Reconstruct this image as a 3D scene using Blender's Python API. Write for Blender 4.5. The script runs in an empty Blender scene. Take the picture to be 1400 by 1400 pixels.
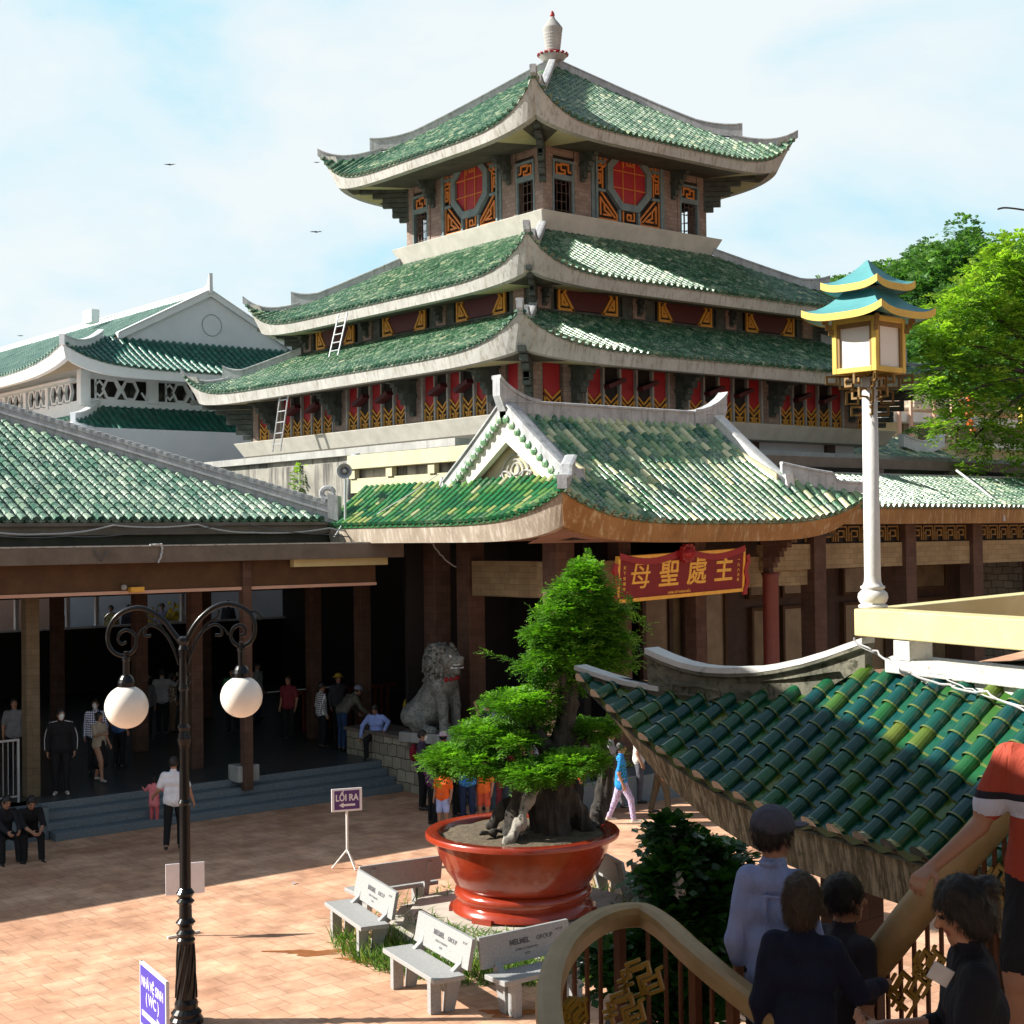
import bpy, math, random
import numpy as np
from mathutils import Vector, Matrix
random.seed(7); RNG = np.random.default_rng(7)
S = bpy.context.scene
COL = S.collection
PI = math.pi
def R(d): return math.radians(d)
def nrm(v):
    v = np.array(v, float); return v/np.linalg.norm(v)

# ---------------------------------------------------------------- camera
H = 5.6; FPX = 2024.0
YAW = R(39.18); PIT = R(0.926); ROL = R(-0.711)
FWD = np.array([math.sin(YAW), math.cos(YAW), 0.0]); RGT = np.array([math.cos(YAW), -math.sin(YAW), 0.0]); UP = np.array([0, 0, 1.0])
CF = FWD*math.cos(PIT)+UP*math.sin(PIT); CU = UP*math.cos(PIT)-FWD*math.sin(PIT)
cr, sr = math.cos(ROL), math.sin(ROL)
def ray(u, v):
    du, dv = u-700, v-700
    a = du*cr+dv*sr; b = -du*sr+dv*cr
    return CF+RGT*a/FPX-CU*b/FPX
EYE = np.array([0, 0, H])
def onz(u, v, z=0.0):
    d = ray(u, v); return EYE+d*((z-H)/d[2])
def onx(u, v, x):
    d = ray(u, v); return EYE+d*(x/d[0])
def ony(u, v, y):
    d = ray(u, v); return EYE+d*(y/d[1])
def dep(u, v, Z):
    d = ray(u, v); return EYE+d*(Z/(d@FWD))
def CP(X, Z, z=0.0):                       # site plan measured from the terrace: X to the right, Z ahead
    p = RGT*X+FWD*Z; return np.array([p[0], p[1], z])
def CV(X, Z):
    p = RGT*X+FWD*Z; return np.array([p[0], p[1]])
cam = bpy.data.cameras.new('camera'); camo = bpy.data.objects.new('camera', cam); COL.objects.link(camo)
Rv = cr*RGT+sr*CU; Uv = cr*CU-sr*RGT
camo.matrix_world = Matrix(((Rv[0], Uv[0], -CF[0], 0), (Rv[1], Uv[1], -CF[1], 0), (Rv[2], Uv[2], -CF[2], H), (0, 0, 0, 1)))
cam.sensor_width = 36; cam.lens = FPX/1400*36; cam.clip_start = 0.1; cam.clip_end = 3000
S.camera = camo

# ---------------------------------------------------------------- materials
MATS = {}; ALB = 0.86
def newmat(name):
    m = bpy.data.materials.new(name); m.use_nodes = True
    nt = m.node_tree; b = nt.nodes['Principled BSDF']; MATS[name] = m
    return m, nt, b
def node(nt, typ, **kw):
    n = nt.nodes.new(typ)
    for k, v in kw.items():
        if k.startswith('i_'):
            n.inputs[k[2:].replace('_', ' ')].default_value = v
        else: setattr(n, k, v)
    return n
def L(nt, a, b): nt.links.new(a, b)
def ramp(nt, fac, stops, interp='LINEAR'):
    r = nt.nodes.new('ShaderNodeValToRGB'); r.color_ramp.interpolation = interp
    e = r.color_ramp.elements
    if len(stops) == 1: stops = [stops[0], (1.0, stops[0][1])]
    e[0].position = stops[0][0]; e[-1].position = stops[-1][0]
    for p, c in stops[1:-1]: e.new(p)
    for i, (p, c) in enumerate(stops): e[i].color = (*c, 1)
    if fac is not None: L(nt, fac, r.inputs[0])
    return r
def coord(nt, scale=(1, 1, 1), kind='Object'):
    t = nt.nodes.new('ShaderNodeTexCoord'); m = nt.nodes.new('ShaderNodeMapping')
    m.inputs['Scale'].default_value = scale; L(nt, t.outputs[kind], m.inputs[0]); return m.outputs[0]
def noise(nt, vec, sc, det=4, rough=0.55):
    n = nt.nodes.new('ShaderNodeTexNoise'); n.inputs['Scale'].default_value = sc
    n.inputs['Detail'].default_value = det; n.inputs['Roughness'].default_value = rough
    if vec is not None: L(nt, vec, n.inputs['Vector'])
    return n
def mix(nt, f, a, b, typ='MIX'):
    m = nt.nodes.new('ShaderNodeMix'); m.data_type = 'RGBA'; m.blend_type = typ
    for i, x in ((0, f), (6, a), (7, b)):
        if hasattr(x, 'links'): L(nt, x, m.inputs[i])
        elif isinstance(x, tuple): m.inputs[i].default_value = (*x, 1)
        else: m.inputs[i].default_value = x
    return m.outputs[2]
def bump(nt, b, h, strength=0.3, dist=0.02):
    n = nt.nodes.new('ShaderNodeBump'); n.inputs['Strength'].default_value = strength; n.inputs['Distance'].default_value = dist
    L(nt, h, n.inputs['Height']); L(nt, n.outputs[0], b.inputs['Normal']); return n
def worn(name, c1, c2, sc=2.0, rough=0.7, streak=None, spots=None, bs=0.25, bsc=30, metal=0.0, spec=0.5):
    """painted/concrete/stone surface: two tones in noise, optional vertical rain streaks and dark spots"""
    c1 = tuple(x*ALB for x in c1); c2 = tuple(x*ALB for x in c2)
    m, nt, b = newmat(name); co = coord(nt)
    n = noise(nt, co, sc, 6, 0.62)
    r = ramp(nt, n.outputs[0], [(0.34, c1), (0.68, c2)])
    col = r.outputs[0]
    if streak:
        st = coord(nt, (1, 1, 0.09)); n2 = noise(nt, st, streak[0], 5, 0.7)
        r2 = ramp(nt, n2.outputs[0], [(streak[1], (0, 0, 0)), (streak[2], (1, 1, 1))])
        col = mix(nt, r2.outputs[0], col, streak[3])
    if spots:
        n3 = noise(nt, co, spots[0], 8, 0.75)
        r3 = ramp(nt, n3.outputs[0], [(spots[1], (0, 0, 0)), (spots[2], (1, 1, 1))])
        col = mix(nt, r3.outputs[0], col, spots[3])
    L(nt, col, b.inputs['Base Color']); b.inputs['Roughness'].default_value = rough; b.inputs['Metallic'].default_value = metal
    b.inputs['Specular IOR Level'].default_value = spec
    if bs: bump(nt, b, noise(nt, co, bsc, 6, 0.7).outputs[0], bs, 0.01)
    return m
def glaze(name, stops, lip, rough=0.22, dirt=0.5, dirtcol=(0.30, 0.32, 0.24), thr=(0.56, 0.72), spotsc=1.3):
    m, nt, b = newmat(name)
    at = node(nt, 'ShaderNodeAttribute', attribute_name='tint')
    r = ramp(nt, at.outputs['Fac'], stops)
    gt = node(nt, 'ShaderNodeMath', operation='GREATER_THAN'); L(nt, at.outputs['Fac'], gt.inputs[0]); gt.inputs[1].default_value = 1.5
    col = mix(nt, gt.outputs[0], r.outputs[0], lip)
    co = coord(nt); n = noise(nt, co, 16, 8, 0.8); n2 = noise(nt, co, spotsc, 3, 0.6)
    ad = node(nt, 'ShaderNodeMath', operation='MULTIPLY_ADD'); L(nt, n2.outputs[0], ad.inputs[0]); ad.inputs[1].default_value = 0.45
    ml = node(nt, 'ShaderNodeMath', operation='MULTIPLY'); L(nt, n.outputs[0], ml.inputs[0]); ml.inputs[1].default_value = 0.75
    L(nt, ml.outputs[0], ad.inputs[2])
    rr = ramp(nt, ad.outputs[0], [(thr[0], (0, 0, 0)), (thr[1], (dirt, dirt, dirt))])
    col = mix(nt, rr.outputs[0], col, dirtcol)
    L(nt, col, b.inputs['Base Color'])
    r4 = ramp(nt, rr.outputs[0], [(0.0, (rough,)*3), (1.0, (0.75,)*3)]); L(nt, r4.outputs[0], b.inputs['Roughness'])
    b.inputs['Specular IOR Level'].default_value = 0.6
    bump(nt, b, noise(nt, co, 14, 4, 0.6).outputs[0], 0.25, 0.01)
    return m
def plain(name, c, rough=0.6, metal=0.0, var=0.12, sc=8, bs=0.1, coat=0.0):
    c2 = tuple(min(1, x*(1+var)) for x in c); c1 = tuple(x*(1-var) for x in c)
    m = worn(name, c1, c2, sc, rough, bs=bs, metal=metal)
    m.node_tree.nodes['Principled BSDF'].inputs['Coat Weight'].default_value = coat
    return m

# ---------------------------------------------------------------- mesh builder
class MB:
    def __init__(s): s.v = []; s.f = []; s.t = []; s.m = []; s.ct = 0.5; s.cm = 0; s.marks = []
    def cutp(s): s.marks.append((len(s.v), len(s.f)))        # start of a new separate piece
    def pieces(s):
        mk = [(0, 0)]+s.marks+[(len(s.v), len(s.f))]; out = []
        for (v0, f0), (v1, f1) in zip(mk, mk[1:]):
            if f1 <= f0: continue
            q = MB(); q.v = s.v[v0:v1]; q.f = [[i-v0 for i in f] for f in s.f[f0:f1]]; q.t = s.t[f0:f1]; q.m = s.m[f0:f1]; out.append(q)
        return out
    def add(s, vs, fs, tint=None):
        o = len(s.v); s.v.extend([tuple(map(float, p)) for p in vs])
        for f in fs: s.f.append([o+i for i in f]); s.t.append(s.ct if tint is None else tint); s.m.append(s.cm)
    def quad(s, a, b, c, d, tint=None): s.add([a, b, c, d], [(0, 1, 2, 3)], tint)
    def box(s, x0, x1, y0, y1, z0, z1, tint=None):
        s.add([(x0, y0, z0), (x1, y0, z0), (x1, y1, z0), (x0, y1, z0), (x0, y0, z1), (x1, y0, z1), (x1, y1, z1), (x0, y1, z1)],
              [(0, 3, 2, 1), (4, 5, 6, 7), (0, 1, 5, 4), (1, 2, 6, 5), (2, 3, 7, 6), (3, 0, 4, 7)], tint)
    def obox(s, c, ax, ay, az, hx, hy, hz):            # oriented box, centre, axes, half sizes
        c, ax, ay, az = [np.array(q, float) for q in (c, ax, ay, az)]
        vs = [c+ax*hx*i+ay*hy*j+az*hz*k for k in (-1, 1) for (i, j) in ((-1, -1), (1, -1), (1, 1), (-1, 1))]
        s.add(vs, [(0, 3, 2, 1), (4, 5, 6, 7), (0, 1, 5, 4), (1, 2, 6, 5), (2, 3, 7, 6), (3, 0, 4, 7)])
    def bar(s, a, b, w, h, up=(0, 0, 1)):             # rectangular bar from a to b
        a, b = np.array(a, float), np.array(b, float); d = b-a; l = np.linalg.norm(d)
        if l < 1e-6: return
        d = d/l; u = np.array(up, float)
        if abs(d@u) > 0.98: u = np.array([1.0, 0, 0])
        sx = nrm(np.cross(d, u)); u2 = np.cross(sx, d)
        s.obox((a+b)/2, d, sx, u2, l/2, w/2, h/2)
    def tube(s, path, r, n=8, cap=True, closed=False):
        P = [np.array(p, float) for p in path]; rs = r if hasattr(r, '__len__') else [r]*len(P)
        o = len(s.v); prev = None; vs = []
        for i, p in enumerate(P):
            d = P[min(i+1, len(P)-1)]-P[max(i-1, 0)]
            if closed: d = P[(i+1) % len(P)]-P[i-1]
            d = nrm(d) if np.linalg.norm(d) > 1e-9 else np.array([0, 0, 1.0])
            if prev is None:
                t = np.array([0, 0, 1.0]) if abs(d[2]) < 0.9 else np.array([1.0, 0, 0]); a = nrm(np.cross(d, t))
            else:
                a = prev-d*(prev@d); a = nrm(a)
            prev = a; b = np.cross(d, a)
            for k in range(n):
                w = 2*PI*k/n; vs.append(p+(a*math.cos(w)+b*math.sin(w))*rs[i])
        fs = []
        m = len(P) if closed else len(P)-1
        for i in range(m):
            j = (i+1) % len(P)
            for k in range(n):
                fs.append((i*n+k, i*n+(k+1) % n, j*n+(k+1) % n, j*n+k))
        if cap and not closed:
            fs.append(tuple(range(n-1, -1, -1))); fs.append(tuple((len(P)-1)*n+k for k in range(n)))
        s.add(vs, fs)
    def lathe(s, prof, c=(0, 0, 0), n=24, sq=1.0):
        vs = []; fs = []
        for r, z in prof:
            for k in range(n):
                w = 2*PI*(k+0.5)/n; vs.append((c[0]+r*math.cos(w), c[1]+r*math.sin(w)*sq, c[2]+z))
        for i in range(len(prof)-1):
            for k in range(n): fs.append((i*n+k, i*n+(k+1) % n, (i+1)*n+(k+1) % n, (i+1)*n+k))
        fs.append(tuple(range(n-1, -1, -1))); fs.append(tuple((len(prof)-1)*n+k for k in range(n)))
        s.add(vs, fs)
    def prism(s, pts, a, b):                            # closed polygon pts (3D) extruded by vector from a to b offsets
        a = np.array(a, float); b = np.array(b, float); n = len(pts); P = [np.array(p, float) for p in pts]
        fs = [tuple(range(n-1, -1, -1)), tuple(range(n, 2*n))]+[(i, (i+1) % n, n+(i+1) % n, n+i) for i in range(n)]
        s.add([p+a for p in P]+[p+b for p in P], fs)
    def sweep(s, path, prof, up=(0, 0, 1), tint=None, cap=True):  # prof: closed list (side, up)
        P = [np.array(p, float) for p in path]; n = len(prof); vs = []; up = np.array(up, float)
        for i, p in enumerate(P):
            d = P[min(i+1, len(P)-1)]-P[max(i-1, 0)]; d = nrm(d); sd = nrm(np.cross(d, up))
            pr = prof[i] if isinstance(prof[0], list) else prof
            for (x, y) in pr: vs.append(p+sd*x+up*y)
        if isinstance(prof[0], list): n = len(prof[0])
        fs = [(i*n+k, i*n+(k+1) % n, (i+1)*n+(k+1) % n, (i+1)*n+k) for i in range(len(P)-1) for k in range(n)]
        if cap: fs += [tuple(range(n-1, -1, -1)), tuple((len(P)-1)*n+k for k in range(n))]
        s.add(vs, fs, tint)
    def mesh(s, name, mats, origin=(0, 0, 0), smooth=False):
        me = bpy.data.meshes.new(name); o = np.array(origin, float)
        V = np.array(s.v, float).reshape(-1, 3)-o
        me.from_pydata(V.tolist(), [], s.f)
        at = me.attributes.new('tint', 'FLOAT', 'FACE'); at.data.foreach_set('value', np.array(s.t, dtype=np.float32))
        mats = mats if isinstance(mats, (list, tuple)) else [mats]
        for m in mats: me.materials.append(MATS[m] if isinstance(m, str) else m)
        if len(mats) > 1: me.polygons.foreach_set('material_index', np.array(s.m, dtype=np.int32))
        if smooth: me.polygons.foreach_set('use_smooth', np.ones(len(me.polygons), dtype=bool))
        me.update(); return me
def tag(o, label=None, cat=None, group=None, kind=None):
    if label: o['label'] = label
    if cat: o['category'] = cat
    if group: o['group'] = group
    if kind: o['kind'] = kind
    return o
def thing(name, label, cat, loc=(0, 0, 0), rotz=0.0, group=None):
    o = bpy.data.objects.new(name, None); o.empty_display_size = 0.3; COL.objects.link(o)
    o.location = tuple(map(float, loc)); o.rotation_euler = (0, 0, rotz); return tag(o, label, cat, group)
def root_of(p):
    o = np.zeros(3)
    while p is not None: o = o+np.array(p.location); p = p.parent
    return o
def obj(name, mb, mats, parent=None, world=False, smooth=False, bevel=0, loc=None):
    """one mesh object; world=True when the builder holds scene coordinates"""
    org = root_of(parent) if (world and parent is not None) else (0, 0, 0)
    if parent is None and world: org = loc if loc is not None else (0, 0, 0)
    me = mb.mesh(name, mats, org, smooth) if isinstance(mb, MB) else mb
    o = bpy.data.objects.new(name, me); COL.objects.link(o)
    if parent is not None: o.parent = parent
    elif loc is not None: o.location = tuple(map(float, loc))
    if bevel:
        b = o.modifiers.new('bevel', 'BEVEL'); b.width = bevel; b.segments = 2; b.limit_method = 'ANGLE'; b.angle_limit = R(40)
    return o
def objs(name, mb, mats, parent=None, *a, **kw):
    return [obj(name, q, mats, parent, *a, **kw) for q in mb.pieces()]
def copy_tree(o, parent=None, ch=None):
    if ch is None:
        ch = {}
        for q in COL.objects:
            if q.parent is not None: ch.setdefault(q.parent.name, []).append(q)
    c = o.copy(); COL.objects.link(c); c.parent = parent
    for k in ch.get(o.name, []): copy_tree(k, c, ch)
    return c
def turned(o, k, parent, center=None):                  # copy of a part for another side of a square tower
    c = o.copy(); COL.objects.link(c); c.parent = parent; c.rotation_euler = (0, 0, -k*PI/2); return c
def textmesh(txt, size, ext=0.004, align='CENTER', bold=0.0, space=1.0):
    c = bpy.data.curves.new('lettering', 'FONT'); c.body = txt; c.size = size; c.extrude = ext; c.align_x = align; c.align_y = 'CENTER'; c.offset = bold
    c.space_character = space; c.resolution_u = 3
    o = bpy.data.objects.new('lettering', c); COL.objects.link(o); bpy.context.view_layer.update()
    me = bpy.data.meshes.new_from_object(o.evaluated_get(bpy.context.evaluated_depsgraph_get()))
    bpy.data.objects.remove(o); return me
def put_text(txt, size, mat, parent, origin, xdir, updir, ext=0.004, name='lettering', bold=0.0, sx=1.0, shear=0.0):
    me = textmesh(txt, size, ext, bold=bold); x = nrm(xdir); u = nrm(updir); n = np.cross(x, u)
    M = Matrix(((x[0]*sx, u[0]+x[0]*shear, n[0], origin[0]), (x[1]*sx, u[1]+x[1]*shear, n[1], origin[1]), (x[2]*sx, u[2]+x[2]*shear, n[2], origin[2]), (0, 0, 0, 1)))
    me.transform(M); me.materials.clear(); me.materials.append(MATS[mat])
    o = bpy.data.objects.new(name, me); COL.objects.link(o); o.parent = parent; return o

# ---------------------------------------------------------------- tiled roof slopes
class Slope:
    """eave line through O along L, rising inward along I; bl/br give the lateral limits at t (0 eave .. 1 top)"""
    def __init__(s, O, Ld, Id, run, z0, z1, bl, br, liftL=0, liftR=0, p=4, curve=0.35, cen=0.0, fall=2.0):
        s.O = np.array(O, float)[:2]; s.L = nrm(np.array(Ld, float)[:2]); s.I = nrm(np.array(Id, float)[:2]); s.run = run
        s.fall = fall; s.z0, s.z1, s.bl, s.br, s.lL, s.lR, s.p, s.c, s.cen = z0, z1, bl, br, liftL, liftR, p, curve, cen
    def P(s, a, t, dn=0.0, inn=0.0):
        xy = s.O+s.L*a+s.I*(s.run*t+inn)
        g = t*(1-s.c)+s.c*t*t
        l = 0.0
        if a < s.cen and s.lL:
            w = (s.cen-a)/max(s.cen-s.bl(t), 1e-3); l = s.lL*min(w, 1.1)**s.p*max(1-t, 0)**s.fall
        if a > s.cen and s.lR:
            w = (a-s.cen)/max(s.br(t)-s.cen, 1e-3); l = s.lR*min(w, 1.1)**s.p*max(1-t, 0)**s.fall
        return np.array([xy[0], xy[1], s.z0+(s.z1-s.z0)*g+l-dn])
    def tmax(s, a, n=60):
        best = -1
        for i in range(n+1):
            t = i/n
            if s.bl(t)-1e-6 <= a <= s.br(t)+1e-6: best = t
            elif best >= 0: break
        return best
def tiles(mb, s, sp=0.24, r=0.075, tl=0.3, n=5, lips=False, pan=0.012, jitter=0.004):
    a0, a1 = s.bl(0), s.br(0); k = max(2, int(round((a1-a0)/sp))); sp = (a1-a0)/k
    L3 = np.array([s.L[0], s.L[1], 0])
    length = math.hypot(s.run, s.z1-s.z0); nt = max(2, int(round(length/tl)))
    def rings(a, t, rad, jz):
        p = s.P(a, t); q = s.P(a, min(t+0.02, 1.02)) if t < 0.99 else s.P(a, t-0.02)
        d = (q-p) if t < 0.99 else (p-q)
        d = nrm(d); nn = nrm(np.cross(L3, d));
        if nn[2] < 0: nn = -nn
        return [p+L3*math.cos(w)*rad+nn*(math.sin(w)*rad+jz) for w in [PI*i/(n-1) for i in range(n)]]
    for i in range(k):
        a = a0+sp*(i+0.5); tm = s.tmax(a)
        if tm <= 0.01: continue
        ts = [j/nt for j in range(int(tm*nt)+1)]
        if tm-ts[-1] > 0.15/nt: ts.append(tm)
        for j in range(len(ts)-1):
            ta, tb = ts[j], ts[j+1]; jz = random.uniform(-jitter, jitter)
            A = rings(a, ta, r*1.08, jz); B = rings(a, tb+0.15/nt if tb < tm else tb, r*0.9, jz); tn = random.random()
            vs = A+B; fs = [(q, q+1, n+q+1, n+q) for q in range(n-1)]
            mb.add(vs, fs, tn)
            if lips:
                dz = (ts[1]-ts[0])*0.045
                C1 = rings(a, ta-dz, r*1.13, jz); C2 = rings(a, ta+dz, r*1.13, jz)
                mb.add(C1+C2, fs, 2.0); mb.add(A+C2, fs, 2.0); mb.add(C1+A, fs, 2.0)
            else: mb.add(A, [tuple(range(n))], tn*0.4)
            if j == 0:
                C0 = rings(a, ta, r*1.15, jz); C1 = [p-np.array([s.I[0], s.I[1], 0])*0.03 for p in C0]
                mb.add(C1+C0, fs, tn); mb.add(C1, [tuple(range(n))], 0.0)
    # pan tiles between the rolls
    for i in range(k+1):
        a = a0+sp*i; lo = max(a-sp*0.42, a0); hi = min(a+sp*0.42, a1)
        if hi-lo < 0.02: continue
        tm = max(s.tmax(lo), s.tmax(hi))
        if tm <= 0: continue
        for j in range(nt):
            ta, tb = j/nt, min((j+1)/nt, 1)
            if ta >= tm: break
            tb = min(tb, tm); tn = random.random()
            e = max(s.bl(ta), min(lo, s.br(ta))); f = max(s.bl(ta), min(hi, s.br(ta)))
            g = max(s.bl(tb), min(lo, s.br(tb))); h = max(s.bl(tb), min(hi, s.br(tb)))
            up = np.array([0, 0, pan])
            dnn = np.array([0, 0, 0.025])
            m1 = s.P((e+f)/2, ta)-dnn; m2 = s.P((g+h)/2, tb)-dnn
            p1, p2, p3, p4 = s.P(e, ta), s.P(f, ta), s.P(h, tb), s.P(g, tb)
            mb.add([p1+up, m1+up, p2+up, p3, m2, p4], [(0, 1, 4, 5), (1, 2, 3, 4)], tn)
            mb.add([p1+up, m1+up, p2+up, p1-dnn, m1-dnn, p2-dnn], [(0, 1, 4, 3), (1, 2, 5, 4)], 2.0 if lips else tn*0.3)
def sheet(mb, s, dn=0.05, na=40, nt=8):
    for j in range(nt):
        t0, t1 = j/nt, (j+1)/nt
        for i in range(na):
            w0, w1 = i/na, (i+1)/na
            A = lambda t, w: s.P(s.bl(t)+(s.br(t)-s.bl(t))*w, t, dn)
            mb.quad(A(t0, w0), A(t0, w1), A(t1, w1), A(t1, w0))
def fascia(mb, s, d_mid=0.4, dL=None, dR=None, inset=0.12, cinset=0.5, thick=0.22, top=0.02, na=48, pw=5, a0=None, a1=None):
    """curved eave board: returns the list of its inner bottom points"""
    a0 = s.bl(0) if a0 is None else a0; a1 = s.br(0) if a1 is None else a1
    dL = d_mid if dL is None else dL; dR = d_mid if dR is None else dR
    I3 = np.array([s.I[0], s.I[1], 0]); L3 = np.array([s.L[0], s.L[1], 0]); rows = []
    for i in range(na+1):
        a = a0+(a1-a0)*i/na
        wl = max(0, (s.cen-a)/max(s.cen-s.bl(0), 1e-3)) if s.lL else 0
        wr = max(0, (a-s.cen)/max(s.br(0)-s.cen, 1e-3)) if s.lR else 0
        w = max(wl, wr); D = d_mid+((dL if wl > wr else dR)-d_mid)*w**pw
        ins = inset+(cinset-inset)*w**pw
        lat = L3*(ins if wl > wr else -ins)*w**pw*(1 if w > 0 else 0)
        T = s.P(a, 0, top)+I3*0.02
        Bf = s.P(a, 0, D)+I3*ins+lat
        Bi = Bf+I3*thick+lat*thick/max(ins, 0.01)*0.6
        Ti = s.P(a, 0, top+0.08)+I3*(thick+0.3)+lat*0.6
        rows.append((T, Bf, Bi, Ti))
    for r0, r1 in zip(rows, rows[1:]):
        for q in range(3): mb.quad(r0[q+1], r1[q+1], r1[q], r0[q])
    for r0 in (rows[0], rows[-1]): mb.add(list(r0), [(0, 1, 2, 3)])
    return [r[2] for r in rows]
def soffit(mb, inner, s, depth, z):
    I3 = np.array([s.I[0], s.I[1], 0])
    for p, q in zip(inner, inner[1:]):
        a = p+I3*depth; b = q+I3*depth; a = np.array([a[0], a[1], z]); b = np.array([b[0], b[1], z])
        mb.quad(p, q, b, a)
def ridge_prof(w, h, cw=None, ch=0.06):
    cw = cw or w*1.35
    return [(-w/2, -0.12), (w/2, -0.12), (w/2, h-ch), (cw/2, h-ch), (cw/2, h-ch*0.3), (cw*0.28, h), (-cw*0.28, h), (-cw/2, h-ch*0.3), (-cw/2, h-ch), (-w/2, h-ch)]
def strokes(mb, o, x, y, n, lines, w=0.05, d=0.04):       # raised fretwork lines on a plane
    o, x, y, n = [np.array(q, float) for q in (o, x, y, n)]
    for ln in lines:
        P = [o+x*a+y*b for a, b in ln]
        for i, (p, q) in enumerate(zip(P, P[1:])):
            e = nrm(q-p)*w*0.5 if np.linalg.norm(q-p) > 1e-6 else 0
            k = n*(0.0007*(i % 3))
            mb.bar(p-e+n*d/2+k, q+e+n*d/2+k, w, d, up=n)
# ---------------------------------------------------------------- implicit surfaces (bodies, statue, trunk)
def d_cone(p, a, b, ra, rb):
    a, b = np.array(a, float), np.array(b, float); ba = b-a; l2 = max(ba@ba, 1e-9)
    t = np.clip(((p-a)@ba)/l2, 0, 1)
    return np.linalg.norm(p-(a+t[..., None]*ba), axis=-1)-(ra+(rb-ra)*t)
def d_ell(p, c, r, M=None):
    q = p-np.array(c, float)
    if M is not None: q = q@M                          # columns of M = local axes
    r = np.array(r, float); k = np.linalg.norm(q/r, axis=-1); k1 = np.linalg.norm(q/(r*r), axis=-1)
    return k*(k-1)/np.maximum(k1, 1e-6)
class Body:
    def __init__(s): s.pr = []
    def cone(s, a, b, ra, rb, mat, k=0.03): s.pr.append(('c', np.array(a, float), np.array(b, float), ra, rb, mat, k))
    def ell(s, c, r, mat, k=0.02, M=None): s.pr.append(('e', np.array(c, float), np.array(r, float), M, None, mat, k))
    def cut(s, c, r, k=0.01, M=None, mat=0): s.pr.append(('x', np.array(c, float), np.array(r, float), M, None, mat, k))
    def dist(s, q, P):
        if q[0] == 'c': return d_cone(P, q[1], q[2], q[3], q[4])
        return d_ell(P, q[1], q[2], q[3])
    def bounds(s, q):
        if q[0] == 'c':
            r = max(q[3], q[4]); return np.minimum(q[1], q[2])-r, np.maximum(q[1], q[2])+r
        r = max(q[2]) if q[3] is not None else q[2]; return q[1]-r, q[1]+r
    def surface(s, vox, noise_amp=None):
        lo = np.min([s.bounds(q)[0] for q in s.pr], axis=0)-3*vox; hi = np.max([s.bounds(q)[1] for q in s.pr], axis=0)+3*vox
        n = np.ceil((hi-lo)/vox).astype(int)+1
        F = np.full(n, 1.0)
        for q in s.pr:
            a, b = s.bounds(q); m = q[6]+3*vox
            i0 = np.maximum(((a-m-lo)/vox).astype(int), 0); i1 = np.minimum(((b+m-lo)/vox).astype(int)+2, n)
            if (i1 <= i0).any(): continue
            ax = [lo[i]+vox*np.arange(i0[i], i1[i]) for i in range(3)]
            P = np.stack(np.meshgrid(*ax, indexing='ij'), -1); D = s.dist(q, P)
            sl = tuple(slice(i0[i], i1[i]) for i in range(3)); A = F[sl]; k = max(q[6], 1e-4)
            if q[0] == 'x':
                D = -D; h = np.maximum(k-np.abs(A-D), 0)/k; F[sl] = np.maximum(A, D)+h*h*k/4
            else:
                h = np.maximum(k-np.abs(A-D), 0)/k; F[sl] = np.minimum(A, D)-h*h*k/4
        if noise_amp is not None:
            ax = [lo[i]+vox*np.arange(n[i]) for i in range(3)]; P = np.stack(np.meshgrid(*ax, indexing='ij'), -1); F = F+noise_amp(P)
        V, Q = nets(F, lo, vox)
        C = V[Q].mean(1); best = np.full(len(C), 9.0); mid = np.zeros(len(C), int)
        for q in s.pr:
            if q[0] == 'x': continue
            D = s.dist(q, C)-(0.004 if q[5] >= 10 else 0)
            u = D < best; best[u] = D[u]; mid[u] = q[5] % 10
        return V, Q, mid
def nets(F, lo, vox):
    Sg = F < 0; c = np.zeros(tuple(np.array(F.shape)-1), int)
    for i in (0, 1):
        for j in (0, 1):
            for k in (0, 1): c += Sg[i:F.shape[0]-1+i, j:F.shape[1]-1+j, k:F.shape[2]-1+k]
    act = (c > 0) & (c < 8); idx = np.full(act.shape, -1); I = np.argwhere(act); idx[act] = np.arange(len(I))
    acc = np.zeros((len(I), 3)); cnt = np.zeros(len(I))
    for ax in range(3):
        o1, o2 = [q for q in range(3) if q != ax]
        for a in (0, 1):
            for b in (0, 1):
                off = np.zeros(3, int); off[o1] = a; off[o2] = b
                p0 = I+off; p1 = p0.copy(); p1[:, ax] += 1
                f0 = F[tuple(p0.T)]; f1 = F[tuple(p1.T)]; m = (f0 < 0) != (f1 < 0)
                t = f0/np.where(np.abs(f0-f1) < 1e-9, 1, f0-f1)
                pos = p0.astype(float); pos[:, ax] += t
                acc[m] += pos[m]; cnt[m] += 1
    V = acc/cnt[:, None]*vox+lo; Q = []
    for ax in range(3):
        o1, o2 = (ax+1) % 3, (ax+2) % 3
        s0 = [slice(None)]*3; s1 = [slice(None)]*3; s0[ax] = slice(0, -1); s1[ax] = slice(1, None)
        A = Sg[tuple(s0)]; B = Sg[tuple(s1)]; E = np.argwhere(A != B)
        E = E[(E[:, o1] > 0) & (E[:, o2] > 0) & (E[:, o1] < F.shape[o1]-1) & (E[:, o2] < F.shape[o2]-1)]
        d1 = np.zeros(3, int); d1[o1] = 1; d2 = np.zeros(3, int); d2[o2] = 1
        q = np.stack([idx[tuple((E-d1-d2).T)], idx[tuple((E-d2).T)], idx[tuple(E.T)], idx[tuple((E-d1).T)]], 1)
        flip = ~A[tuple(E.T)]; q[flip] = q[flip][:, ::-1]; Q.append(q)
    return V, np.concatenate(Q)
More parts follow.
